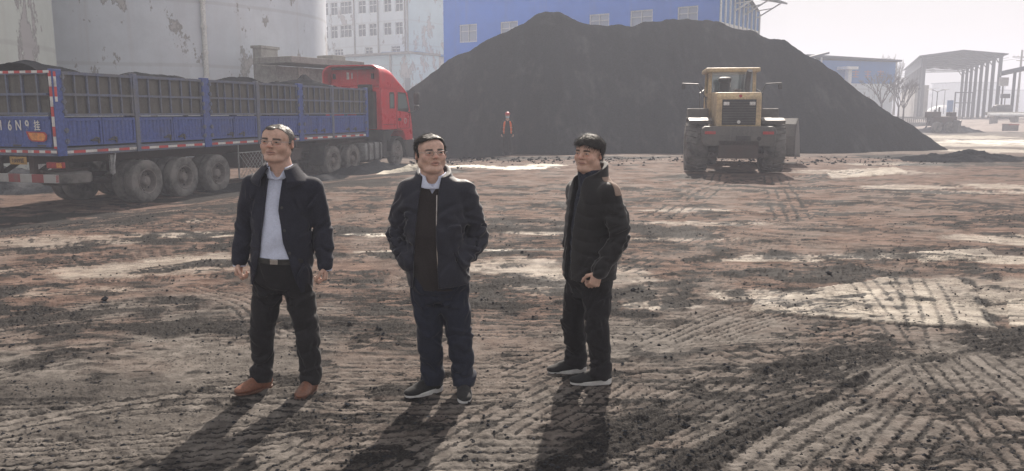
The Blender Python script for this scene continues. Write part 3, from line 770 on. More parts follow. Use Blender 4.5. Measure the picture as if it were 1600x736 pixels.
# ------------------------------------------------------------------ the lorry: trailer, tractor unit, load
def text_mesh(name, body, size, mat, parent, loc, rot, extrude=0.003, align='CENTER', sx=1.0, bold=0.0):
    cu = bpy.data.curves.new(name, 'FONT'); cu.body = body; cu.size = size; cu.extrude = extrude; cu.align_x = align; cu.offset = bold
    o = bpy.data.objects.new(name + '_curve', cu); COL.objects.link(o)
    dg = bpy.context.evaluated_depsgraph_get(); me = bpy.data.meshes.new_from_object(o.evaluated_get(dg))
    bpy.data.objects.remove(o); bpy.data.curves.remove(cu)
    me.name = name; me.materials.clear(); me.materials.append(mat)
    r = bpy.data.objects.new(name, me); COL.objects.link(r); r.parent = parent; r.location = loc; r.rotation_euler = rot; r.scale = (sx, 1, 1)
    return r
M_TBLUE = worn('trailer_blue', (0.050, 0.090, 0.32), 0.45, dirt=(0.12, 0.115, 0.115), amount=0.36, scale=1.3, streak=0.35, bump=0.2)
M_TFRAME = worn('trailer_frame_blue', (0.11, 0.13, 0.21), 0.55, dirt=(0.16, 0.155, 0.15), amount=0.6, scale=2.0, streak=0.4)
M_BOARD = worn('grey_board', (0.085, 0.080, 0.070), 0.85, dirt=(0.15, 0.14, 0.125), amount=0.6, scale=1.1, streak=0.6, bump=0.5)
M_CHASSIS = worn('chassis_rust', (0.060, 0.035, 0.030), 0.7, dirt=(0.06, 0.055, 0.05), amount=0.6, scale=2)
M_RED = worn('cab_red', (0.62, 0.030, 0.045), 0.3, dirt=(0.28, 0.14, 0.13), amount=0.34, scale=0.9, streak=0.3, bump=0.05, vary=0.12)
M_BLACKPL = worn('black_plastic', (0.018, 0.018, 0.020), 0.6, dirt=(0.10, 0.095, 0.09), amount=0.5, scale=2)
M_TYRE = worn('dusty_tyre', (0.045, 0.044, 0.043), 0.85, dirt=(0.19, 0.18, 0.17), amount=0.85, scale=3, bump=0.3)
M_RIM = worn('dusty_rim', (0.20, 0.18, 0.17), 0.6, 0.2, dirt=(0.20, 0.18, 0.165), amount=0.6, scale=5)
M_TAPEW = worn('tape_white', (0.72, 0.70, 0.68), 0.5, amount=0.4, scale=4)
M_ALU = worn('tank_aluminium', (0.36, 0.37, 0.38), 0.45, 0.4, amount=0.5, scale=2)
M_ORANGE = worn('orange_lens', (0.75, 0.28, 0.05), 0.4, amount=0.3, scale=5)
M_REDLENS = worn('red_lens', (0.45, 0.03, 0.03), 0.35, amount=0.3, scale=5)
M_YELLOWPLATE = worn('plate_yellow', (0.45, 0.25, 0.05), 0.5, amount=0.5, scale=6)
def striped(name, axis, per, a=(0.55, 0.045, 0.045), b=(0.68, 0.66, 0.64)):
    n = NB(name); sx = n.n('ShaderNodeSeparateXYZ'); n.l(n.tc.outputs['Object'], sx.inputs[0])
    f = n.math('FRACT', n.math('DIVIDE', sx.outputs['XYZ'.index(axis)], per)); m = n.math('GREATER_THAN', f, 0.5)
    c = n.mix(m, a, b); d = n.ramp(n.noise(3.5, 5, .7), .45, .75, 0, .65); c = n.mix(d, c, (.14, .12, .11))
    return n.done(c, 0.5)
M_STRX = striped('red_white_tape_across', 'X', 0.30); M_STRY = striped('red_white_tape_along', 'Y', 0.62); M_STRZ = striped('red_white_tape_upright', 'Z', 0.40)
M_BARX = striped('red_white_bar', 'X', 0.62, (0.26, 0.05, 0.05), (0.36, 0.35, 0.34))

RX = Matrix.Rotation(math.radians(90), 3, 'Y')           # local Z -> +X
def tyre_profile(R, w, r_in):
    return [(r_in, -w * .40), (r_in + .03, -w * .47), (R - .10, -w * .50), (R - .035, -w * .46), (R - .008, -w * .40), (R, -w * .30), (R, w * .30), (R - .008, w * .40), (R - .035, w * .46), (R - .10, w * .50), (r_in + .03, w * .47), (r_in, w * .40)]
def make_wheel(dual=True, R=0.50, steer=False):
    w = 0.29
    root = bpy.data.objects.new('wheel', None); COL.objects.link(root)
    m = MB(); m.lathe(tyre_profile(R, w, .29), 48, RX, c=(-w / 2, 0, 0))
    for k in (-.09, -.03, .03, .09): m.lathe([(R + .001, k - .006), (R - .012, k - .004), (R - .012, k + .004), (R + .001, k + .006)], 48, RX, c=(-w / 2, 0, 0))
    m.build('tyre', M_TYRE, root, smooth=40)
    if dual:
        m = MB(); m.lathe(tyre_profile(R, w, .29), 48, RX, c=(-w * 1.62, 0, 0)); m.build('tyre', M_TYRE, root, smooth=40)
    m = MB()
    if steer:
        m.lathe([(.295, -.035), (.285, -.01), (.26, -.02), (.245, -.07), (.20, -.05), (.17, .00), (.12, .02), (.11, .05), (.0, .06)], 40, RX)
    else:
        m.lathe([(.295, -.03), (.285, -.005), (.265, -.012), (.25, -.06), (.235, -.16), (.20, -.185), (.15, -.18), (.125, -.15), (.115, -.05), (.09, -.02), (.0, -.01)], 40, RX)
    for k in range(10):
        a = k * 2 * math.pi / 10; rr = .165
        m.lathe([(.022, -.20 if not steer else -.02), (.022, -.145 if not steer else .045), (.0, -.14 if not steer else .05)], 8, RX, c=(0, rr * math.cos(a), rr * math.sin(a)))
    m.build('rim', M_RIM, root, smooth=35)
    m = MB()
    for k in range(8):
        a = (k + .5) * 2 * math.pi / 8
        m.lathe([(.030, -.005), (0, -.004)], 10, RX, c=(-.145 if not steer else -.055, .222 * math.cos(a), .222 * math.sin(a)))
    m.build('rim_holes', M_BLACKPL, root)['kind'] = 'stuff'
    return root
WHEEL_DUAL = make_wheel(True); WHEEL_STEER = make_wheel(False, steer=True)
_used = set()
def put_wheel(proto, parent, x, y, z, right=True, spin=0.0):
    r = proto if proto not in _used else copy_tree(proto)
    _used.add(proto); r.parent = parent; r.location = (x, y, z); r.rotation_euler = (spin, 0, 0 if right else math.pi); return r

TR = thing('semi_trailer', 'long blue high sided semi trailer loaded with coal', 'semi trailer', (TRUCK_R[0], TRUCK_R[1], -0.3), -TRUCK_A)
def trailer():
    t = TR; y0, y1 = 0.20, 13.72
    m = MB(); m.box((-1.25, (y0 + y1) / 2, 1.33), (2.46, y1 - y0 - .02, .06)); m.box((-.06, (y0 + y1) / 2, 1.275), (.10, y1 - y0, .15)); m.box((-2.44, (y0 + y1) / 2, 1.275), (.10, y1 - y0, .15)); m.box((-1.25, y0 + .05, 1.275), (2.48, .10, .15))
    m.build('deck', M_TFRAME, t, bevel=.008)
    m = MB()
    for x in (-.80, -1.70): m.prism([(y0 + .1, 1.30), (y0 + .1, 1.02), (7.8, .88), (10.2, 1.12), (13.5, 1.12), (13.5, 1.30)], x - .07, x + .07, 'X')
    for y in np.arange(.7, 13.4, .62): m.box((-1.25, y, 1.24), (2.3, .06, .10))
    m.build('chassis_beams', M_CHASSIS, t)
    m = MB(); m.box((-.007, (y0 + y1) / 2, 1.275), (.004, y1 - y0 - .04, .055)); m.build('reflector_tape', M_STRY, t)
    # ---- right and left sides
    posts = [(.33, .22, 1), (2.45, .12, 0), (4.87, .26, 1), (7.08, .12, 0), (9.28, .26, 1), (11.22, .12, 0), (13.60, .18, 1)]
    for side in (0, 1):
        X = lambda d: -d if side == 0 else -2.5 + d        # d = depth inward from the outer face
        for (y, w, hinge) in posts:
            m = MB(); m.box((X(.035), y, (1.20 + 2.95) / 2), (.11, w, 1.75), ch=.008); p = m.build('post', M_TFRAME if hinge == 0 else M_TBLUE, t)
            if hinge and side == 0:
                for dy in ((-w / 2 - .01, w / 2 + .01) if .5 < y < 13 else ((w / 2 + .01,) if y < .5 else (-w / 2 - .01,))):
                    hm = MB()
                    for z in (1.5, 1.72, 2.1, 2.3, 2.55, 2.8):
                        hm.tube([(.035, y + dy, z - .05), (.035, y + dy, z + .05)], .028, 8); hm.box((.026, y + dy * 1.0, z), (.03, .11, .045))
                    hm.build('hinges', M_TFRAME, p, smooth=40)
        edges = [.46, 2.38, 2.52, 4.72, 5.02, 7.0, 7.16, 9.13, 9.43, 11.15, 11.29, 13.50]
        for a, b in zip(edges[0::2], edges[1::2]):
            # lower corrugated drop side, two leaves
            mid = (a + b) / 2
            for (p, q) in ((a, mid - .012), (mid + .012, b)):
                m = MB(); z0, z1 = 1.40, 1.97
                m.box((X(.045), (p + q) / 2, (z0 + z1) / 2), (.03, q - p, z1 - z0))
                m.box((X(.022), (p + q) / 2, z1 - .03), (.05, q - p, .06)); m.box((X(.022), (p + q) / 2, z0 + .03), (.05, q - p, .06))
                m.box((X(.022), p + .025, (z0 + z1) / 2), (.05, .05, z1 - z0 - .121)); m.box((X(.022), q - .025, (z0 + z1) / 2), (.05, .05, z1 - z0 - .121))
                n = max(5, int((q - p) / .135)); pit = (q - p - .12) / n
                for k in range(n):
                    yc = p + .06 + pit * (k + .5)
                    s = 1 if side == 0 else -1
                    m.prism([(X(.029), yc - pit * .42), (X(.006), yc - pit * .20), (X(.006), yc + pit * .20), (X(.029), yc + pit * .42)], z0 + .062, z1 - .062, 'Z')
                pan = m.build('side_panel', M_TBLUE, t)
                if side == 0:
                    m = MB(); yy = q - .22 if p == a else p + .25
                    m.box((.012, yy, 1.50), (.03, .22, .03)); m.tube([(.03, yy - .09, 1.50), (.035, yy + .02, 1.56), (.03, yy + .10, 1.53)], .013, 6); m.box((.012, yy + .1, 1.49), (.025, .04, .13))
                    m.build('latch', M_DARKSTEEL, pan)
            # upper stake frame with grey boards behind
            m = MB(); z0, z1 = 2.01, 2.91
            m.box((X(.02), (a + b) / 2, z1 - .03), (.06, b - a, .06)); m.box((X(.02), (a + b) / 2, z0 + .025), (.06, b - a, .05)); m.box((X(.018), (a + b) / 2, (z0 + z1) / 2 - .01), (.05, b - a, .05))
            n = 6 if b - a > 1.9 else 5
            for k in range(n + 1):
                yc = a + .02 + (b - a - .04) * k / n
                m.box((X(.024), yc + (0 if k in (0, n) else .02 * math.sin(k * 3.1 + a)), (z0 + z1) / 2), (.044, .036, z1 - z0 - .115))
            fr = m.build('stake_frame', M_TFRAME, t)
            m = MB(); ny = 26; zz = np.linspace(z0 + .02, z1 - .04, 9); ya = np.linspace(a + .02, b - .02, ny)
            Yg, Zg = np.meshgrid(ya, zz)
            bul = np.abs(np.sin((Yg - a) / (b - a) * math.pi * n)) * .022 * (0.6 + .8 * fbm(Yg * 1.3 + side * 9, Zg * 1.2, 2, 91)) - .012 * fbm(Yg * 4, Zg * 5, 3, 92)
            Xg = (-.062 + bul) if side == 0 else (-2.438 - bul)
            m.grid(Xg, Yg, Zg); m.build('board', M_BOARD, fr, smooth=60)
    # ---- rear gate
    m = MB(); m.box((-1.25, y0 + .03, 1.70), (2.26, .05, .62)); 
    for x in np.arange(-2.3, -.2, .2): m.prism([(x - .05, y0 + .006), (x - .03, y0 - .012), (x + .03, y0 - .012), (x + .05, y0 + .006)], 1.46, 1.94, 'Z')
    m.box((-1.25, y0 + .0, 1.98), (2.26, .05, .06)); m.box((-1.25, y0, 1.41), (2.26, .05, .05))
    g = m.build('rear_gate', M_TBLUE, t)
    for x, ch in ((-1.40, '1'), (-1.16, '6'), (-.93, 'N'), (-.70, '9'), (-.44, '挂')):
        text_mesh('number', ch,   .29 if ch != '挂' else .22, M_TAPEW, g, (x, y0 - .022, 1.725 if ch != '挂' else 1.74), (math.radians(90), 0, 0), sx=.74, bold=.003)
    m = MB(); m.prism([(-.74, 1.70), (-.26, 1.69), (-.20, 1.63), (-.22, 1.53), (-.30, 1.49), (-.60, 1.50), (-.68, 1.55)], y0 - .028, y0 - .015, 'Y'); b = m.build('warning_plate', M_REDLENS, g)
    m = MB(); m.prism([(-.68, 1.675), (-.29, 1.665), (-.235, 1.62), (-.25, 1.545), (-.31, 1.515), (-.58, 1.525), (-.64, 1.57)], y0 - .033, y0 - .029, 'Y'); m.build('reflector', M_ORANGE, b)
    m = MB()
    for x in (-1.9, -1.0, -.35): m.box((x, y0 - .02, 1.415), (.22, .03, .035)); 
    m.build('latches', M_DARKSTEEL, g)
    m = MB()
    for z in (2.06, 2.45, 2.88): m.box((-1.25, y0, z), (2.26, .06, .05 if z < 2.8 else .07))
    for x in np.arange(-2.36, -.1, .40): m.box((x, y0 + .004, 2.47), (.04, .05, .78))
    fr = m.build('rear_frame', M_TFRAME, t); m = MB(); m.box((-1.25, y0 + .05, 2.47), (2.24, .03, .84)); m.build('board', M_BOARD, fr)
    m = MB(); m.box((-1.2, y0 - .034, 2.895), (2.4, .006, .05)); m.build('reflector_tape', M_STRX, t)
    m = MB(); m.box((-1.2, y0 - .006, 1.29), (2.4, .008, .055)); m.build('reflector_tape', M_STRX, t)
    m = MB(); m.box((-.045, y0 + .015, 2.08), (.07, .008, 1.66)); m.build('reflector_tape', M_STRZ, t)
    m = MB(); m.box((.0235, .27, 2.6), (.006, .06, .6)); m.build('reflector_tape', M_STRZ, t)
    # ---- rear end under the deck
    m = MB(); m.box((-1.05, y0 - .05, .745), (2.1, .09, .17)); bar = m.build('underrun_bar', M_BARX, t, bevel=.01)
    for x in (-1.72, -.78): m = MB(); m.box((x, y0 + .12, 1.0), (.13, .10, .5)); m.bar((x, y0 + .16, .8), (x, y0 + .75, 1.1), .08); m.build('bar_hanger', M_CHASSIS, bar)
    m = MB(); m.box((-1.03, y0 - .01, 1.10), (.44, .02, .16)); pl = m.build('number_plate', M_YELLOWPLATE, t)
    text_mesh('number', '16N9挂', .115, M_BLACKPL, pl, (-1.03, y0 - .024, 1.06), (math.radians(90), 0, 0), sx=.9)
    m = MB(); m.box((-.33, y0 + .25, 1.00), (.42, .09, .13), ch=.02); m.build('tail_lamp', M_REDLENS, t)
    m = MB(); m.box((-.19, y0 + .195, 1.0), (.12, .03, .10), ch=.01); m.build('tail_lamp', M_ORANGE, t)
    m = MB(); m.lathe([(.0, -.13), (.30, -.13), (.42, -.14), (.50, -.09), (.51, 0), (.50, .09), (.42, .14), (.30, .13), (.0, .13)], 40, c=(-.62, .95, .70)); m.build('spare_tyre', M_TYRE, t, smooth=50)
    m = MB(); m.box((-.62, .95, .86), (.1, 1.2, .05)); m.box((-.62, .95, 1.0), (.12, .12, .3)); m.build('spare_carrier', M_CHASSIS, t)
    m = MB(); m.box((-.10, 1.72, .95), (.05, .12, .42)); m.bar((-.05, 1.78, 1.2), (-.08, 1.70, .72), .035); m.build('hanger', M_ALU, t)
    for y in (2.70, 3.98, 5.27):
        put_wheel(WHEEL_DUAL, t, -.02, y, .49, True, y); put_wheel(WHEEL_DUAL, t, -2.48, y, .49, False, y)
    m = MB()
    for y in (2.70, 3.98, 5.27):
        m.tube([(-2.2, y, .49), (-.3, y, .49)], .075, 12)
        for x in (-.8, -1.7):
            for k in range(4): m.bar((x, y - .52 + .06 * k, .66 - .03 * k), (x, y + .52 - .06 * k, .66 - .03 * k), .09, .025)
            m.box((x, y + .62, .82), (.12, .14, .36))
    m.build('axles', M_CHASSIS, t)
    # tool cage of wire mesh, parking legs, mudguard
    m = MB(); a, b = 6.22, 8.55
    for (ya, yb) in ((a, 7.32), (7.45, b)):
        for z in (.28, .98): m.bar((-.10, ya, z), (-.10, yb, z), .03)
        for y in (ya, yb): m.bar((-.10, y, .27), (-.10, y, 1.2), .03)
        for k in range(8):
            y = ya + (yb - ya) * k / 7; m.bar((-.10, y, .98), (-.10, min(yb, y + .7), max(.28, .98 - (min(yb, y + .7) - y))), .010); m.bar((-.10, y, .28), (-.10, min(yb, y + .7), min(.98, .28 + (min(yb, y + .7) - y))), .010)
    m.build('side_guard', M_ALU, t)
    m = MB(); m.box((-.55, 7.0, .75), (.75, 1.0, .42), ch=.02); m.box((-.45, 9.1, .8), (.5, .9, .38), ch=.02); m.build('tool_boxes', M_CHASSIS, t)['kind'] = 'stuff'
    for x in (-.55, -1.95): m = MB(); m.box((x, 9.75, .78), (.14, .14, .9)); m.box((x, 9.75, .33), (.24, .3, .04)); m.build('parking_leg', M_CHASSIS, t)
    return t
trailer()
def coal_load():
    xs = np.linspace(-2.40, -.09, 40); ys = np.linspace(.30, 13.6, 190); X, Y = np.meshgrid(xs, ys)
    prof = .34 * (1 - ((X + 1.25) / 1.22) ** 2)
    z = 2.68 + prof * (0.22 + 1.0 * fbm(Y * .75 + 3, X * .3, 3, 101)) + (fbm(X * 3, Y * 3, 4, 102) - .5) * .14 + .22 * np.exp(-((Y - 1.0) / .75) ** 2) * (1 - ((X + 1.1) / 1.3) ** 2) + .14 * np.exp(-((Y - 4.4) / .6) ** 2) * np.clip(1.2 + X, 0, 1) + .26 * np.exp(-((Y - 11.0) / 1.2) ** 2) * (1 - ((X + 1.25) / 1.22) ** 2) + .18 * np.exp(-((Y - 7.9) / .9) ** 2) * (1 - ((X + 1.25) / 1.22) ** 2)
    m = MB(); m.grid(X, Y, z)
    o = m.build('coal_load', M_COAL, loc=TR.location, rotz=-TRUCK_A, smooth=50)
    tag(o, 'lumpy black coal heaped along the open top of the blue trailer', 'coal load')
coal_load()

def tractor():
    t = thing('tractor_unit', 'red high roofed tractor unit pulling the blue trailer', 'lorry tractor', (TRUCK_R[0], TRUCK_R[1], -0.3), -TRUCK_A)
    xl, xr = -2.46, -.04; cx = -1.25
    # cab shell
    m = MB(); prof = [(14.95, 1.42), (14.92, 2.98), (15.2, 3.06), (16.9, 3.02), (17.22, 2.84), (17.50, 2.0), (17.62, 1.55), (17.66, 1.05), (17.60, .95), (16.98, .95), (16.93, 1.18), (16.72, 1.36), (16.2, 1.42)]
    m.prism(prof, xl, xr, 'X'); m.build('cab', M_RED, t, bevel=.05, segs=3, smooth=30)
    # roof fairing, open at the back
    def arch(y, top, inset, w=1.21, n=10, r=.42):
        w -= inset; top -= inset; pts = [(-w, 2.96)]
        for k in range(n + 1):
            a = math.pi - (math.pi / 2) * k / n; pts.append((-w + r + r * math.cos(a), top - r * .8 + r * .8 * math.sin(a)))
        pts += [(-p[0], p[1]) for p in reversed(pts)]
        return [(cx + p[0], y, p[1]) for p in pts]
    m = MB(); secs = [(14.80, 3.83), (15.0, 3.84), (15.5, 3.80), (15.95, 3.70), (16.3, 3.52), (16.6, 3.28), (16.85, 3.06)]
    def loft(inset, rev):
        rows = [arch(y, max(z, 3.02 + .0), inset, r=.42 if z > 3.45 else max(.1, (z - 2.97) * .85)) for y, z in secs]; n = len(rows[0]); base = len(m.v)
        m.v += [tuple(p) for r in rows for p in r]
        for i in range(len(rows) - 1):
            for k in range(n - 1):
                m.f.append((base + i * n + k, base + i * n + k + 1, base + (i + 1) * n + k + 1, base + (i + 1) * n + k)); m.mi.append(0)
        return base, n
    b1, n = loft(0, False); b2, _ = loft(.045, True)
    for k in range(n - 1): m.f.append((b1 + k, b1 + k + 1, b2 + k + 1, b2 + k)); m.mi.append(0)
    m.build('roof_fairing', M_RED, t, smooth=35)
    m = MB(); m.box((cx, 15.28, 3.36), (2.2, .04, .68)); bk = m.build('fairing_bulkhead', M_RED, t)
    m = MB(); m.box((cx, 14.96, 3.70), (1.75, .06, .07)); m.build('fairing_bar', M_BLACKPL, t)
    for x in (-2.06, -.44): m = MB(); m.box((x, 15.0, 3.42), (.07, .12, .2)); m.build('bracket', M_BLACKPL, bk)
    m = MB(); m.box((-1.62, 15.255, 3.45), (.10, .01, .26)); m.box((-1.44, 15.255, 3.45), (.05, .01, .22)); m.build('sticker', M_TAPEW, bk)
    m = MB(); m.box((-.62, 14.78, 2.15), (.72, .30, 1.40), ch=.04); m.box((-.62, 14.72, 2.95), (.5, .25, .3), ch=.03); m.build('air_intake', M_BLACKPL, t)
    m = MB(); m.tube([(-1.5, 14.8, 1.3), (-1.5, 14.8, 2.9)], .07, 12); m.build('exhaust_stack', M_DARKSTEEL, t, smooth=40)
    for px_ in (-2.2, -.36): 
        m = MB(); m.box((px_, 16.36, 3.55), (.10, .12, .09), ch=.02); m.build('marker_lamp', M_DARKSTEEL, t)
    # glass and trim on the right side
    def pane(pts, name, mat, x0, x1):
        m = MB(); m.prism(pts, x0, x1, 'X'); return m.build(name, mat, t, bevel=.004)
    Mg = NB('cab_glass').done((0.16, 0.20, 0.20), 0.08, 0, spec=0.8)
    for s, xo in ((1, xr), (-1, xl)):
        f = lambda d: xo + s * d
        a, b = sorted((f(-.02), f(.006))); pane([(15.56, 2.22), (15.56, 2.80), (15.62, 2.84), (15.92, 2.84), (15.98, 2.78), (15.98, 2.22)], 'window_trim', M_BLACKPL, a, b)
        a, b = sorted((f(-.01), f(.010))); pane([(15.62, 2.28), (15.62, 2.76), (15.90, 2.77), (15.92, 2.28)], 'side_window', Mg, a, b)
        a, b = sorted((f(-.02), f(.006))); pane([(16.24, 2.14), (16.28, 2.86), (17.02, 2.84), (17.30, 2.18), (17.2, 2.08)], 'window_trim', M_BLACKPL, a, b)
        a, b = sorted((f(-.01), f(.010))); pane([(16.31, 2.21), (16.34, 2.80), (16.98, 2.78), (17.18, 2.24)], 'side_window', Mg, a, b)
        m = MB(); m.box((f(.012), 16.42, 1.80), (.03, .17, .05)); m.box((f(.004), 16.42, 1.80), (.02, .24, .11)); m.build('door_handle', M_BLACKPL, t)
        m = MB(); m.lathe([(.11, 0), (.11, .006), (.085, .006), (.085, 0)], 24, RX, c=(f(.0), 16.95, 1.74)); m.build('emblem', M_TAPEW, t)
        # door shut lines
        m = MB()
        for p in ([(16.18, 1.45), (16.16, 2.9)], [(16.18, 1.45), (17.3, 1.45)], [(17.3, 1.45), (17.36, 2.1)], [(15.0, 1.62), (16.1, 1.62)]): m.bar((f(.001), *p[0]), (f(.001), *p[1]), .012)
        m.build('door_seal', M_BLACKPL, t)
        # mirror
        m = MB(); m.tube([(f(0), 17.12, 2.92), (f(.22), 17.42, 2.95), (f(.26), 17.46, 2.5), (f(.22), 17.42, 2.12), (f(0), 17.2, 2.06)], .018, 6); arm = m.build('mirror_arm', M_BLACKPL, t)
        m = MB(); m.box((f(.27), 17.47, 2.62), (.24, .09, .46), ch=.03); m.box((f(.27), 17.47, 2.26), (.22, .09, .18), ch=.03); m.build('mirror', M_BLACKPL, t)
    m = MB(); m.prism([(xl + .12, 2.95), (xr - .12, 2.95), (xr - .08, 2.05), (xl + .08, 2.05)], 0, .02, 'Y'); ws = m.build('windscreen', Mg, t, loc=(0, 17.53, 0)); ws.rotation_euler = (math.radians(19), 0, 0); ws.location = (0, 18.2, .13)
    # front wheel arch, bumper, steps
    arc = [(16.25 + .66 * math.cos(a), .50 + .66 * math.sin(a)) for a in np.linspace(math.radians(8), math.radians(172), 18)]; arc2 = [(16.25 + .60 * math.cos(a), .50 + .60 * math.sin(a)) for a in np.linspace(math.radians(172), math.radians(8), 18)]
    for x0, x1 in ((-.40, -.02), (-2.48, -2.10)): m = MB(); m.prism(arc + arc2, x0, x1, 'X'); m.build('wheel_arch', M_BLACKPL, t)
    m = MB(); m.prism([(14.95, 1.40), (14.95, 1.02), (15.5, 1.0), (15.66, 1.22), (15.95, 1.40)], xl, xr, 'X'); m.prism([(16.8, .98), (16.95, .45), (17.1, .30), (17.68, .30), (17.76, .55), (17.74, 1.0)], xl - .01, xr + .01, 'X'); m.build('bumper', M_BLACKPL, t, bevel=.03)
    m = MB(); m.box((-.06, 17.74, .62), (.14, .05, .16)); m.box((-.32, 17.752, .66), (.34, .03, .2), ch=.01); m.build('headlight', M_TAPEW, t)
    m = MB(); m.box((-2.18, 17.752, .66), (.34, .03, .2), ch=.01); m.build('headlight', M_TAPEW, t)
    m = MB(); m.box((cx, 17.66, 1.36), (1.7, .06, .5), ch=.02); m.build('grille', M_BLACKPL, t)
    # frame, tank, rear wheels, guards
    m = MB()
    for x in (-.85, -1.65): m.box((x, 13.3, .92), (.09, 7.6, .27))
    m.box((cx, 11.9, 1.10), (1.1, 1.2, .1)); m.build('chassis_beams', M_CHASSIS, t)
    m = MB(); m.box((-.36, 14.25, .66), (.62, 1.35, .64), ch=.09); tank = m.build('fuel_tank', M_ALU, t, smooth=40)
    m = MB()
    for y in (13.75, 14.2, 14.65): m.box((-.36, y, .66), (.66, .05, .68), ch=.09)
    m.build('straps', M_DARKSTEEL, tank)['kind'] = 'stuff'
    m = MB(); m.box((-.36, 15.2, .70), (.5, .42, .75), ch=.03); m.box((-.25, 15.45, .38), (.45, .9, .05)); m.build('step_box', M_BLACKPL, t)
    for y in (11.30, 12.65): put_wheel(WHEEL_DUAL, t, -.04, y, .47, True, y); put_wheel(WHEEL_DUAL, t, -2.46, y, .47, False, y)
    put_wheel(WHEEL_STEER, t, -.06, 16.25, .49, True); put_wheel(WHEEL_STEER, t, -2.44, 16.25, .49, False)
    m = MB()
    for y in (11.30, 12.65, 16.25): m.tube([(-2.2, y, .48), (-.3, y, .48)], .08, 12)
    m.build('axles', M_CHASSIS, t)
    for x0, x1 in ((-.62, -.05), (-2.45, -1.88)): m = MB(); m.prism([(10.62, .35), (10.58, .35), (10.75, .98), (11.05, 1.08), (11.05, 1.04), (10.79, .94)], x0, x1, 'X'); m.build('mudguard', M_BLACKPL, t)
tractor()
